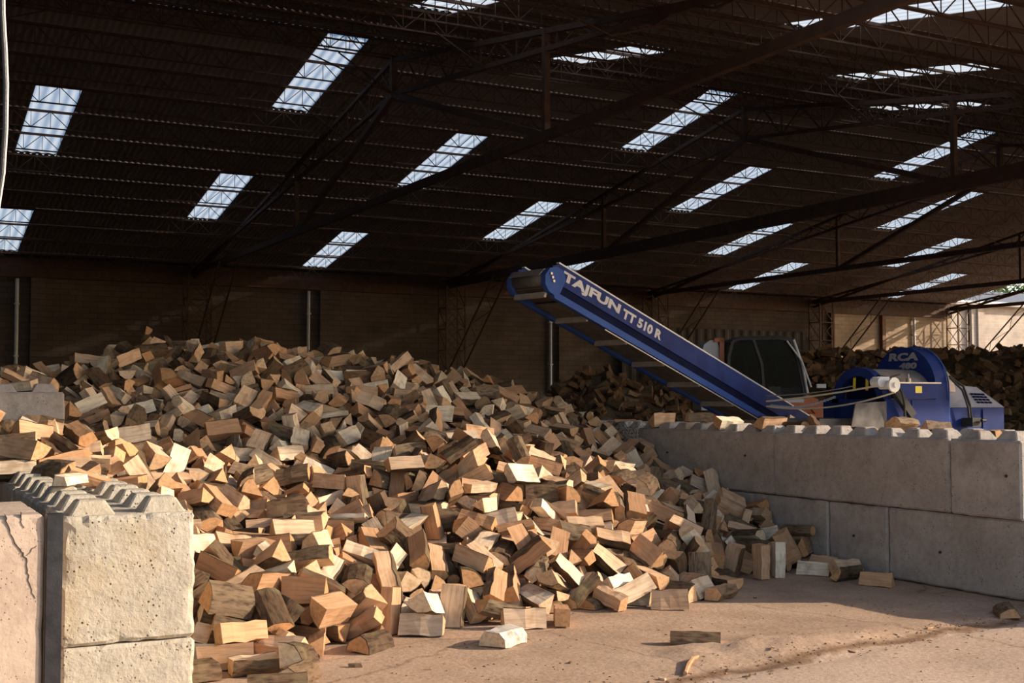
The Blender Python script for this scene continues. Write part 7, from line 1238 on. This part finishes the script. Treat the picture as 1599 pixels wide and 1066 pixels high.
# logs that lie by themselves
SLAB = {
 'birch': 'white-barked birch log lying alone on the sunlit floor', 'dirtlog': 'small bark-covered log lying alone on the floor near the slab joint', 'white': 'cream split log lying before the left foot of the heap',
 'cut': 'short bark log at the bottom edge beside the cream split log', 'orange': 'orange-toned squarish log lying low beside the left block stack', 'lowleft': 'wedge log cut by the bottom edge right of the left block stack',
 'bark_base': 'bark-covered half log lying along the foot of the right wall', 'wedge_base': 'long three-sided log lying flat near the foot of the right wall', 'lean': 'squarish log leaning among the logs at the foot of the right wall',
 'wedge2': 'wedge log on top of the spill by the right wall', 'roundbark': 'dark round bark log lying against the right wall', 'standA': 'left of two squarish logs stood on end at the spill edge', 'standB': 'right of two squarish logs stood on end at the spill edge',
 'tri': 'last three-sided log of the row along the right wall', 'endlog': 'bark log lying at the near end of the right wall', 'whiteblock': 'pale squarish log in front of the heap toe', 'wedge3': 'wedge log lying clear of the toe, right of the pale squarish one',
 'foot1': 'bark-backed half log at the front edge of the left foot', 'foot2': 'squarish log lying over the left foot of the heap', 'foot3': 'wedge log propped at the middle of the front edge', 'foot4': 'flat squarish log at the middle of the front edge',
 'foot5': 'wedge log at the front edge below the sunlit mound', 'foot6': 'half log at the front edge right of the sunlit mound',
 'w_bark': 'big bark wedge on the far part of the right wall top', 'w_cream': 'cream half log on the right wall top beside the bark wedge', 'w_white': 'white squarish log tilted on the right wall top', 'w_wedge': 'large wedge log on the right wall top below the conveyor foot',
 'w_round': 'round log that rolled down beside the right wall', 'w_stick': 'thin stick on the studs at the far end of the right wall', 'w_slab': 'half log between the studs in front of the blue machine', 'w_slab2': 'second half log on the wall top right of the first',
 'w_small': 'small stick wedged between studs below the rope', 'w_small2': 'small stick between studs below the grey plate', 'w_small3': 'small stick between studs near the end of the right wall',
 'l_plank': 'flat stick lying across the studs of the left stack', 'l_plank2': 'small stick among the front studs of the left stack', 'l_top': 'flat stick on the highest block at far left'}
for key, (v, x, y, z, qw, qx, qy, qz) in SPECIAL.items():
    bk = None
    ms = None
    if key in ('white', 'w_white', 'w_cream', 'whiteblock', 'orange'):
        ms = LOGM[v].copy(); ms.materials[0] = M['orange_wood' if key == 'orange' else 'cream_wood']
    if key == 'birch':
        bk = BARKM[v].copy(); bk.materials.clear(); bk.materials.append(M['birch'])
    put_log(v, (x, y, z), Quaternion((qw, qx, qy, qz)), SLAB[key], None, bk, mesh=ms)
# a red plastic cap caught in the heap by the wall
p = at_depth(933, 718, 13.2)
tag(MB().tube([p+Vector((0, 0, -.05)), p+Vector((0, 0, -.03)), p+Vector((0, 0, .04)), p+Vector((0, 0, .06))], [.03, .055, .055, .02], 12).build('plastic_cap', M['red']), 'small red plastic cap caught among the logs by the right wall', 'cap')

# ---------------------------------------------------------------- far heaps, too far to pick apart
def far_heap(name, label, hfun, x0, x1, y0, y1, count, seed, scale=1.15):
    rnd = random.Random(seed); items = []; pts = []
    for _ in range(count):
        for _t in range(20):
            x, y = rnd.uniform(x0, x1), rnd.uniform(y0, y1); h = hfun(x, y)
            if h > .05: break
        q = Quaternion((rnd.gauss(0, 1), rnd.gauss(0, 1), rnd.gauss(0, 1), rnd.gauss(0, 1))).normalized()
        flat = Quaternion((0, 0, 1), rnd.uniform(0, 6.28))@Quaternion((0, 1, 0), rnd.gauss(0, .45))@Quaternion((1, 0, 0), rnd.uniform(0, 6.28))
        items.append((rnd.choices(range(len(LOG_KINDS)), LOG_WEIGHT)[0], Vector((x, y, max(.06, h-rnd.uniform(0, .16)))), flat, scale*rnd.uniform(.9, 1.2)))
    st_ = .3; nx, ny = int((x1-x0)/st_)+1, int((y1-y0)/st_)+1
    vs_ = [(x0+i*st_, y0+j*st_, max(-.05, hfun(x0+i*st_, y0+j*st_)-.2)) for j in range(ny) for i in range(nx)]
    core_ = (vs_, [(j*nx+i, j*nx+i+1, (j+1)*nx+i+1, (j+1)*nx+i) for j in range(ny-1) for i in range(nx-1)])
    tag(join_logs(name, items, M['dark_wood'], M['dark_wood'], M['bark'], core_, M['bark'], seed), label, 'firewood')
def hA(x, y):
    d = math.hypot((x-14.7)/1.15, y-23.4); return max(0, 2.35-.62*d)+.12*noise.noise((x*1.3, y*1.3, 0)) if d < 4 else 0
far_heap('log_heap', 'dim heap of dark brown logs far back under the conveyor', hA, 10.9, 18.4, 20.1, 26.6, 900, 31)
def hB(x, y):
    # a long ridge from behind the loader to the right
    ax, ay, bx_, by_ = 19.5, 28.5, 40.0, 18.5; dx, dy = bx_-ax, by_-ay; L2 = dx*dx+dy*dy
    u = ((x-ax)*dx+(y-ay)*dy)/L2; uc = min(1, max(0, u)); d = math.hypot(x-ax-dx*uc, y-ay-dy*uc)
    return max(0, (2.75+.5*uc)*min(1, .75+u*2 if u > -.3 else 0)-.6*max(0, d-.3))+.13*noise.noise((x*1.2, y*1.2, 3))
far_heap('log_heap', 'long ridge of dark brown logs behind the blue machine', hB, 18.9, 42, 15, 31, 5200, 37, 1.25)

# ---------------------------------------------------------------- conveyor
zB = 15.0; sB = 3.65
Bp = at_depth(1205, 640, zB)
head_h = (RT*-.77+FH*-.64).normalized()                    # horizontal heading, rising towards the heap
Hp = Bp+head_h*sB; Hp.z = at_depth(858, 432, 12.66).z
ex = (Bp-Hp).normalized(); ey = Vector((0, 0, 1)).cross(ex).normalized(); ez = ex.cross(ey)   # down the belt, away, up from the belt
CL = 5.1
base = Hp+ex*(CL-.1)
Rm = Matrix((ex, ey, ez)).transposed()
cv = empty('conveyor', base, Rm.to_quaternion()); tag(cv, 'long blue inclined conveyor rising over the heap, lettered in pale grey', 'conveyor')
T, WD = .37, .56                                            # panel height, belt width
def cpart(name, fn, m, smooth=False, parent=None):
    b = MB(); fn(b); b.v = [(x-CL+.1, y, z) for x, y, z in b.v]; return b.build(name, m, parent or cv, smooth)   # written with x = 0 at the head
for y0, side in ((0, -1), (WD, 1)):
    s = side
    p1_ = cpart('side_panel', lambda b: b.extrude([(-.02, T*.5-.06), (.07, T*.5), (CL, T*.5), (CL, -.02), (.16, -.02)], y0-.02*s if False else y0-.018, y0+.018, ((0, 0, 0), (1, 0, 0), (0, 0, 1), (0, 1, 0))), M['blue'])
    near_panel = p1_ if y0 == 0 else near_panel
    cpart('edge_trim', lambda b: b.bar((.05, y0, T*.5+.008), (CL, y0, T*.5+.008), .045, .016, up=(0, 0, 1)), M['palegrey'])
    cpart('recess_plate', lambda b: b.box(.16, CL, y0-.004-.0*s, y0+.012, -.105, -.018), M['navy'])
    cpart('bottom_rail', lambda b: b.extrude([(.02, -.10), (.09, -.115), (CL, -.115), (CL, -.185), (.12, -.185)], y0-.03, y0+.03, ((0, 0, 0), (1, 0, 0), (0, 0, 1), (0, 1, 0))), M['blue_lt'])
    hp_ = cpart('head_plate', lambda b: b.extrude([(.19+.0, .05), (.13, .13), (.03, .14), (-.06, .08), (-.09, -.01), (-.06, -.10), (.02, -.155), (.12, -.16), (.17, -.1)], y0-.036, y0+.036, ((0, 0, 0), (1, 0, 0), (0, 0, 1), (0, 1, 0))), M['blue_lt'])
    for bx_, bz_ in ((-.03, .03), (.0, .0), (.03, -.03)):
        cpart('bolt', lambda b: b.tube([(bx_, y0-.055, bz_), (bx_, y0+.05, bz_)], .016, 6), M['steel'], parent=hp_)
cpart('head_roller', lambda b: b.tube([(0, .02, -.01), (0, WD-.02, -.01)], .085, 20), M['steel_drk'], True)
cpart('head_guard', lambda b: b.extrude([(.05, .12), (-.08, .07), (-.125, -.02), (-.118, -.02), (-.075, .06), (.05, .11)], .03, WD-.03, ((0, 0, 0), (1, 0, 0), (0, 0, 1), (0, 1, 0))), M['steel'])
cpart('belt', lambda b: (b.box(0, CL, .03, WD-.03, .06, .075), b.box(0, CL, .03, WD-.03, -.115, -.10)), M['belt'])
cpart('belly_pan', lambda b: b.box(.3, CL, .03, WD-.03, -.15, -.14), M['steel_drk'])
for k in range(8):
    xk = .02+k*.64
    cpart('cleat', lambda b: b.box(xk, xk+.03, .03, WD-.03, -.205, -.15), M['cleat']); 
    cpart('cleat', lambda b: b.box(xk+.3, xk+.33, .05, WD-.05, .075, .15), M['cleat'])
cpart('return_cable', lambda b: b.bar((.9, -.035, -.21), (CL, -.035, -.21), .012, .012), M['cleat'])
cpart('foot_bracket', lambda b: (b.box(CL-.9, CL-.8, -.06, 0, -.22, .05), b.box(CL-.75, CL-.68, -.06, 0, -.2, .02)), M['steel'])
def lettering(body, x0, z0, height, length, bold):
    t = text_mesh('lettering', body, height, M['letter'], bold=bold, depth=.0015, xs=1)
    w = max(v.co.x for v in t.data.vertices); hgt = max(v.co.y for v in t.data.vertices)
    for v in t.data.vertices:
        x, y, z = v.co; v.co = (x0-CL+.1+x*length/w, -.0205-z, z0+y*height/hgt)
    t.parent = near_panel; t['label'] = 'pale grey lettering'; return t
lettering('TAJFUN', .15, .012, .135, .90, .006); lettering('TT 510 R', 1.10, .022, .11, .66, .005)
foot = base.copy()
def to_local(p): return Rm.transposed()@(Vector(p)-base)
for s in (0, WD):
    b = MB()
    for d in (1.3, .25):
        top = base-ex*d+ey*s; b.bar(to_local(top-ez*.15), to_local((top.x, top.y, .0)), .07, .07)
    b.build('support_leg', M['blue'], cv)
# ---------------------------------------------------------------- firewood processor
Y0 = 10.0
pm = empty('firewood_processor', (10.75, Y0+.5, 0)); tag(pm, 'blue firewood processor with round saw guard behind the right wall', 'machine')
def ppart(name, fn, m, smooth=False, parent=None):
    b = MB(); fn(b); b.v = [(x-10.75, y-Y0-.5, z) for x, y, z in b.v]; return b.build(name, m, parent or pm, smooth)
XF = lambda x: ((x, 0, 0), (0, 1, 0), (0, 0, 1), (1, 0, 0))          # outlines in y,z swept along x
arc = lambda cy, cz, r, a0, a1, n_, sz=1.0: [(cy+r*math.cos(a0+(a1-a0)*i/n_), cz+r*sz*math.sin(a0+(a1-a0)*i/n_)) for i in range(n_+1)]
PI = math.pi
ppart('saw_guard', lambda b: b.extrude([(10.0, 1.15)]+[(10.99, 1.15)]+arc(10.495, 1.63, .495, 0, PI, 22), 10.80, 10.985, XF(0)), M['blue'])
ppart('guard_rim', lambda b: b.extrude([(9.985, 1.2), (10.0, 1.2)]+list(reversed(arc(10.495, 1.63, .497, 0, PI, 22)))[::1]+[(10.99, 1.2), (11.005, 1.2)]+arc(10.495, 1.63, .512, 0, PI, 22), 10.985, 11.0, XF(0)), M['blue_lt'])
def face_text(body, y0, z0, height, length, x, bold, m):
    t = text_mesh('lettering', body, height, m, bold=bold, depth=.0015)
    w = max(v.co.x for v in t.data.vertices); hgt = max(v.co.y for v in t.data.vertices)
    for v in t.data.vertices:
        a, c, z = v.co; sh = .25*c; v.co = (x-10.75+z-.003, y0-(a*length/w+sh)-Y0-.5, z0+c*height/hgt)
    t.parent = pm; t['label'] = 'grey lettering'
face_text('RCA', 10.72, 1.965, .095, .46, 10.80, .005, M['letter_dim']); face_text('480', 10.56, 1.868, .075, .27, 10.80, .004, M['letter_dim'])
ppart('drum_cover', lambda b: b.extrude(arc(10.42, 1.49, .37, 0, PI, 18)+list(reversed(arc(10.42, 1.49, .35, 0, PI, 18))), 10.1, 10.80, XF(0)), M['steel'], False)
ppart('drum_end_arch', lambda b: b.extrude(arc(10.42, 1.47, .41, 0, PI, 18)+list(reversed(arc(10.42, 1.47, .31, 0, PI, 18))), 10.0, 10.1, XF(0)), M['blue'])
ppart('drum_back', lambda b: b.extrude(arc(10.42, 1.47, .352, 0, PI, 18), 10.16, 10.18, XF(0)), M['navy'])
ppart('feed_channel', lambda b: b.extrude([(10.16, 1.16), (10.8, 1.16), (10.8, 1.3), (10.72, 1.2), (10.24, 1.2), (10.16, 1.3)], 9.2, 10.6, XF(0)), M['steel_drk'])
for yy in (10.3, 10.5): ppart('infeed_spike', lambda b: b.bar((10.04, yy, 1.76), (10.08, yy+.05, 1.62), .03, .03), M['yellow'])
ppart('deck', lambda b: b.box(10.15, 10.80, Y0-.04, Y0+.2, 1.52, 1.69), M['blue'])
ppart('deck_lip', lambda b: b.box(10.05, 10.82, Y0-.06, Y0+.22, 1.69, 1.705), M['steel'])
ppart('yellow_sticker', lambda b: b.box(10.43, 10.53, Y0-.045, Y0-.04, 1.585, 1.66), M['yellow'])
ppart('yellow_sticker', lambda b: b.box(10.62, 10.73, Y0-.015, Y0-.009, 1.25, 1.31), M['yellow'])
ppart('body', lambda b: b.box(10.0, 10.98, Y0-.008, Y0+.98, .25, 1.515), M['blue'])
ppart('saw_housing', lambda b: b.box(10.4, 10.98, Y0-.02, Y0+.0, 1.1, 1.5), M['blue'])
ppart('side_plate', lambda b: b.extrude([(9.42, 1.0), (10.0, 1.0), (10.0, 1.49), (9.55, 1.47)], Y0-.03, Y0-.015, ((0, 0, 0), (1, 0, 0), (0, 0, 1), (0, 1, 0))), M['plate'])
ppart('knob', lambda b: (b.tube([(10.42, Y0+.05, 1.705), (10.42, Y0+.05, 1.75)], .03, 10), b.tube([(10.42, Y0+.05, 1.75), (10.42, Y0+.05, 1.80)], .012, 8)), M['steel'])
ppart('lever', lambda b: (b.tube([(10.1, Y0, 1.7), (10.1, Y0, 1.76), (10.22, Y0-.02, 1.79)], .01, 6)), M['steel_blk'])
# right-hand end: rear drum cover, hood and motor box
ppart('rear_cover', lambda b: b.extrude(arc(10.45, 1.60, .30, 0, PI, 14)+[(10.15, 1.6)], 11.0, 11.28, XF(0)), M['beige'], False)
hood = ppart('motor_hood', lambda b: b.add([(11.0, Y0, 1.42), (11.92, Y0, 1.42), (11.92, Y0+.8, 1.42), (11.0, Y0+.8, 1.42), (11.02, Y0+.28, 1.70), (11.80, Y0+.30, 1.66), (11.80, Y0+.75, 1.66), (11.02, Y0+.75, 1.70)],
     [(3, 2, 1, 0), (4, 5, 6, 7), (0, 1, 5, 4), (1, 2, 6, 5), (2, 3, 7, 6), (3, 0, 4, 7)]), M['hood'])
for r_ in range(4):
    for c_ in range(4):
        u = .62+.075*c_+.02*r_; w = .22+.13*r_
        P0 = Vector((11.0, Y0, 1.42)).lerp(Vector((11.92, Y0, 1.42)), u); P1 = Vector((11.02, Y0+.28, 1.70)).lerp(Vector((11.80, Y0+.30, 1.66)), u); q = P0.lerp(P1, w)
        nrm = Vector((0, -.7, .7)).normalized()
        ppart('vent_slot', lambda b: b.bar(q-Vector((.024, 0, 0))+nrm*.003, q+Vector((.024, 0, 0))+nrm*.003, .028, .006, up=nrm), M['navy'], parent=hood)
ppart('motor_box', lambda b: (b.box(11.0, 11.92, Y0+.01, Y0+.8, .75, 1.418), b.box(11.55, 11.57, Y0-.005, Y0+.01, .8, 1.4)), M['blue'])
ppart('stand', lambda b: [b.box(x, x+.1, y, y+.1, 0, .76) for x in (10.05, 10.85, 11.78) for y in (Y0+.05, Y0+.7)], M['steel_blk'])
ppart('winch_arm', lambda b: (b.bar((9.98, Y0-.08, 1.72), (10.32, Y0-.1, 1.33), .06, .09), b.bar((10.0, Y0-.08, 1.72), (9.85, Y0-.06, 1.74), .06, .08)), M['rubber'])
wz = ppart('winch', lambda b: (b.tube([(9.93, Y0-.20, 1.67), (9.93, Y0-.02, 1.67)], .05, 14), b.tube([(9.82, Y0-.14, 1.70), (9.82, Y0-.02, 1.70)], .055, 12), b.box(9.78, 9.96, Y0-.12, Y0-.05, 1.70, 1.76)), M['galv'])
ppart('winch_hub', lambda b: (b.tube([(9.93, Y0-.225, 1.67), (9.93, Y0-.2, 1.67)], .082, 20), b.tube([(9.93, Y0-.25, 1.67), (9.93, Y0-.22, 1.67)], .03, 10)), M['cream'], parent=wz)
for pts in ([(10.99, Y0-.02, 1.78), (11.15, Y0-.08, 1.66), (11.24, Y0-.09, 1.45), (11.28, Y0-.08, 1.28)], [(10.99, Y0-.03, 1.76), (11.12, Y0-.09, 1.62), (11.2, Y0-.1, 1.42), (11.22, Y0-.1, 1.27)], [(10.0, Y0-.1, 1.72), (10.1, Y0-.16, 1.6), (10.16, Y0-.14, 1.45), (10.18, Y0-.12, 1.3)]):
    ppart('hose', lambda b: b.tube(pts, .014, 8), M['rubber'])
ppart('valve_block', lambda b: (b.box(11.2, 11.34, Y0-.16, Y0-.005, 1.2, 1.3), b.tube([(11.30, Y0-.2, 1.27), (11.36, Y0-.2, 1.27)], .02, 8)), M['rubber'])
# ropes from the winch to the conveyor foot
def rope(label, a, b, sag, r, name='rope', m='rope'):
    a, b = Vector(a), Vector(b); pts = [a.lerp(b, i/14)-Vector((0, 0, sag*4*(i/14)*(1-i/14))) for i in range(15)]
    tag(MB().tube(pts, r, 7).build(name, M[m]), label, name)
anchor = Hp+ex*3.75-ey*.04
rope('taut cream rope from the winch up to the conveyor foot', (9.90, Y0-.21, 1.69), anchor+Vector((0, 0, .05)), .02, .011)
rope('slack cream rope hanging below the taut one at the winch', (9.93, Y0-.23, 1.59), anchor+Vector((0, 0, -.01)), .09, .010)
rope('thin grey upper cable running from machine to conveyor', (9.82, Y0+.3, 1.66), anchor+Vector((0, .1, .12)), .03, .006, 'cable', 'cleat')
ch = MB(); a = anchor+Vector((.05, -.02, 0)); b_ = Vector((9.9, Y0-.05, 1.6))
for i in range(44):
    p = a.lerp(b_, i/43*.6)-Vector((0, 0, .06*math.sin(PI*i/43))); d = (b_-a).normalized(); u = Vector((0, 0, 1)) if i % 2 else d.cross(Vector((0, 0, 1)))
    ch.tube([p-d*.022, p-d*.013+u*.010, p+d*.013+u*.010, p+d*.022, p+d*.013-u*.010, p-d*.013-u*.010, p-d*.022], .0045, 5)
tag(ch.build('chain', M['galv']), 'steel chain drooping beside the ropes to the conveyor foot', 'chain')

# ---------------------------------------------------------------- loader behind
LZ = 21.0
lc = at_depth(1180, 625, LZ); lo = empty('wheel_loader', (lc.x, lc.y, 0), Quaternion((0, 0, 1), -YAW)); tag(lo, 'dark-windowed orange loader parked behind the conveyor foot', 'vehicle')
k = LZ/FPX
def lx(px): return (px-1180)*k
def lz(py): return 1.5+(625-py)*k
def lpart(name, fn, m, smooth=False):
    b = MB(); fn(b); return b.build(name, m, lo, smooth)
prof = [(lx(1128), lz(628)), (lx(1128), lz(560)), (lx(1134), lz(536)), (lx(1145), lz(531)), (lx(1205), lz(530)), (lx(1222), lz(533)), (lx(1232), lz(560)), (lx(1240), lz(600)), (lx(1243), lz(622))]
def frame_at(y):
    def fn(b):
        for (xa, za), (xb, zb) in zip(prof, prof[1:]): b.bar((xa, y, za), (xb, y, zb), .05, .05, up=(0, 1, 0))
        b.bar((lx(1165), y, lz(531)), (lx(1178), y, lz(570)), .045, .045, up=(0, 1, 0)); b.bar((lx(1178), y, lz(570)), (lx(1182), y, lz(625)), .045, .045, up=(0, 1, 0))
    return fn
for y in (-.65, .65): lpart('cab_frame', frame_at(y), M['steel_blk'])
lpart('roof_panel', lambda b: b.extrude([(lx(1134), lz(536)), (lx(1145), lz(528)), (lx(1205), lz(527)), (lx(1224), lz(532)), (lx(1205), lz(531)), (lx(1145), lz(532))], -.68, .68, ((0, 0, 0), (1, 0, 0), (0, 0, 1), (0, 1, 0))), M['rubber'])
for y, nm in ((-.65, 'side_window'), (.65, 'side_window')):
    lpart(nm, lambda b: b.extrude([(x, z) for x, z in prof], y-.004, y+.004, ((0, 0, 0), (1, 0, 0), (0, 0, 1), (0, 1, 0))), M['glass'])
lpart('windscreen', lambda b: b.add([(prof[5][0], -.63, prof[5][1]), (prof[5][0], .63, prof[5][1]), (prof[7][0], .63, prof[7][1]), (prof[7][0], -.63, prof[7][1])], [(0, 1, 2, 3)]), M['glass'])
lpart('front_pillar', lambda b: (b.tube([(lx(1226), -.68, lz(533)), (lx(1238), -.7, lz(570)), (lx(1246), -.7, lz(615))], .022, 8)), M['galv'])
lpart('seat', lambda b: (b.box(lx(1150), lx(1176), -.25, .25, lz(628), lz(606)), b.box(lx(1146), lx(1156), -.25, .25, lz(606), lz(560))), M['rubber'])
lpart('dashboard', lambda b: (b.box(lx(1184), lx(1242), -.62, .62, lz(632), lz(606)),), M['palegrey'])
lpart('console', lambda b: b.box(lx(1188), lx(1206), -.68, -.6, lz(620), lz(604)), M['rubber'])
lpart('control_lever', lambda b: b.tube([(lx(1196), -.3, lz(606)), (lx(1204), -.3, lz(590))], .015, 6), M['rubber'])
lpart('rear_hood', lambda b: b.extrude([(lx(1088), lz(640)), (lx(1089), lz(552)), (lx(1093), lz(540)), (lx(1102), lz(533)), (lx(1113), lz(532)), (lx(1116), lz(545)), (lx(1118), lz(640))], -.5, .5, ((0, 0, 0), (1, 0, 0), (0, 0, 1), (0, 1, 0))), M['palegrey'])
lpart('hood_trim', lambda b: (b.box(lx(1116), lx(1123), -.55, .55, lz(640), lz(531)), b.box(lx(1108), lx(1123), -.55, .55, lz(536), lz(530))), M['orange'])
lpart('chassis', lambda b: (b.box(lx(1092), lx(1330), -.6, .6, .45, lz(645)), b.box(lx(1120), lx(1246), -.64, .64, lz(645), lz(628))), M['orange'])
for s in (-.5, .5):
    lpart('lift_arm', lambda b: (b.bar((lx(1205), s, lz(606)), (lx(1262), s, lz(632)), .12, .2), b.bar((lx(1262), s, lz(632)), (lx(1345), s, .5), .12, .22)), M['orange'])
    lpart('lift_post', lambda b: b.bar((lx(1318), s, .3), (lx(1322), s, lz(606)), .1, .12), M['orange'])
    for wx in (1130, 1285):
        lpart('wheel', lambda b: (b.tube([(lx(wx), s*1.1-.14, .48), (lx(wx), s*1.1+.14, .48)], .48, 24)), M['rubber'], False)
lpart('headlamp', lambda b: b.box(lx(1262), lx(1276), -.62, -.55, lz(606), lz(600)), M['palegrey'])
lpart('mast_rail', lambda b: (b.tube([(lx(1215), -.72, lz(535)), (lx(1236), -.76, lz(565)), (lx(1250), -.76, lz(605))], .016, 6)), M['galv'])

# ---------------------------------------------------------------- cable at the left edge
pts = [Vector((.40, 4.72, 6.05))]+[at_depth(px, py, 4.45) for px, py in ((4, -120), (2.5, -40), (3, 20), (6.5, 80), (8.5, 130), (7.5, 200), (3, 270), (-6, 330), (-30, 400), (-60, 450))]
hc = empty('hanging_cable', pts[0]); tag(hc, 'dark cable with a pale edge hanging at the left border of the view', 'cable')
c = MB().tube([p-pts[0] for p in pts], .0085, 8).build('sheath', M['steel_blk'], hc); c2 = MB().tube([p-pts[0]+RT*.009 for p in pts], .0035, 6).build('pale_edge', M['cream'], hc)

# ---------------------------------------------------------------- chips and litter on the floor
crn = random.Random(21)
def chip_mesh(seed):
    r = random.Random(seed); l, w, h = r.uniform(.05, .09), r.uniform(.012, .024), r.uniform(.008, .014); b = MB()
    b.v = [(sx*l/2*r.uniform(.75, 1), sy*w/2*r.uniform(.5, 1), z*h) for z in (0, 1) for sx, sy in ((-1, -1), (0, -1.2), (1, -1), (1, 1), (0, 1.2), (-1, 1))]
    b.f = [(5, 4, 3, 2, 1, 0), (6, 7, 8, 9, 10, 11)]+[(i, (i+1) % 6, 6+(i+1) % 6, 6+i) for i in range(6)]; b.mi = [0]*8
    me = bpy.data.meshes.new('wood_chip'); me.from_pydata(b.v, [], b.f); me.materials.append(M['wood']); with_lco(me, b.v); me.update(); return me
CM = [chip_mesh(s) for s in range(5)]; CD = []
for m_ in CM: d = m_.copy(); d.materials.clear(); d.materials.append(M['bark']); CD.append(d)
CH = [((880, 968), 0, 'pale chip lying on the sunlit floor right of the birch log', .9), ((1100, 914), 0, 'pale chip in the shade before the two standing logs', 1.1), ((1089, 936), 1, 'dark bark chip in the shade right of the wedge log', 1.2),
      ((1179, 933), 1, 'tiny dark bark crumb in the shaded floor middle', .6), ((1207, 1024), 0, 'pale chip on the slab joint, left of its neighbours', .8), ((1330, 1018), 0, 'pale chip on the slab joint at its middle', 1.1),
      ((1452, 984), 0, 'pale chip on the slab joint where shade begins', .9), ((1399, 1027), 0, 'small pale chip on the yard slab', .6), ((1034, 1060), 0, 'pale chip at the bottom edge left of the bent stick', .9),
      ((555, 1040), 1, 'dark bark sliver on the sunlit floor left of the birch log', 1.6), ((668, 1046), 0, 'small chip at the bottom edge below the birch log', .6), ((890, 1035), 1, 'dark bark crumb in front of the birch log', .8), ((1165, 1056), 1, 'dark crumb on the yard slab near the bottom edge', .6)]
for (px, py), dk, lab, s in CH:
    p = at_z(px, py, 0); m_ = crn.choice(CD if dk else CM); o = bpy.data.objects.new('wood_chip', m_); COL.objects.link(o); o.location = (p.x, p.y, ground_z(p.x, p.y)+.001); o.rotation_euler.z = crn.uniform(0, 6.28); o.scale = (s, s, s); tag(o, lab, 'chip')
sp_ = [at_z(px, py, 0) for px, py in ((1070, 1054), (1074, 1044), (1081, 1037), (1090, 1034))]
g0 = ground_z(sp_[0].x, sp_[0].y)
sb_ = MB().tube([(p.x, p.y, ground_z(p.x, p.y)+.012) for p in sp_], [.012, .015, .013, .009], 7); so = sb_.build('bent_stick', M['wood']); with_lco(so.data, sb_.v)
tag(so, 'pale bent stick lying on the slab joint near the bottom edge', 'stick')
lt = MB(); LC = []
for _ in range(700):
    x = crn.uniform(2.6, 7.6); y = .13*x+4.85+crn.gauss(.06, .10) if crn.random() < .75 else crn.uniform(4.6, 7.0)
    z = ground_z(x, y); a = crn.uniform(0, PI); l, w = crn.uniform(.004, .015), crn.uniform(.002, .0045); c_, s_ = math.cos(a), math.sin(a)
    q = [(x+c_*l*i-s_*w*j, y+s_*l*i+c_*w*j, z) for i, j in ((-1, -1), (1, -1), (1, 1), (-1, 1))]
    lt.add(q+[(x, y, z+w*1.6)], [(0, 1, 4), (1, 2, 4), (2, 3, 4), (3, 0, 4)])
me = bpy.data.meshes.new('wood_litter'); me.from_pydata(lt.v, [], lt.f); me.materials.append(M['dark_wood']); with_lco(me, lt.v); me.update()
o = bpy.data.objects.new('wood_litter', me); COL.objects.link(o); tag(o, 'crumbs of bark and splinters littering the slab joint', 'litter', kind='stuff')
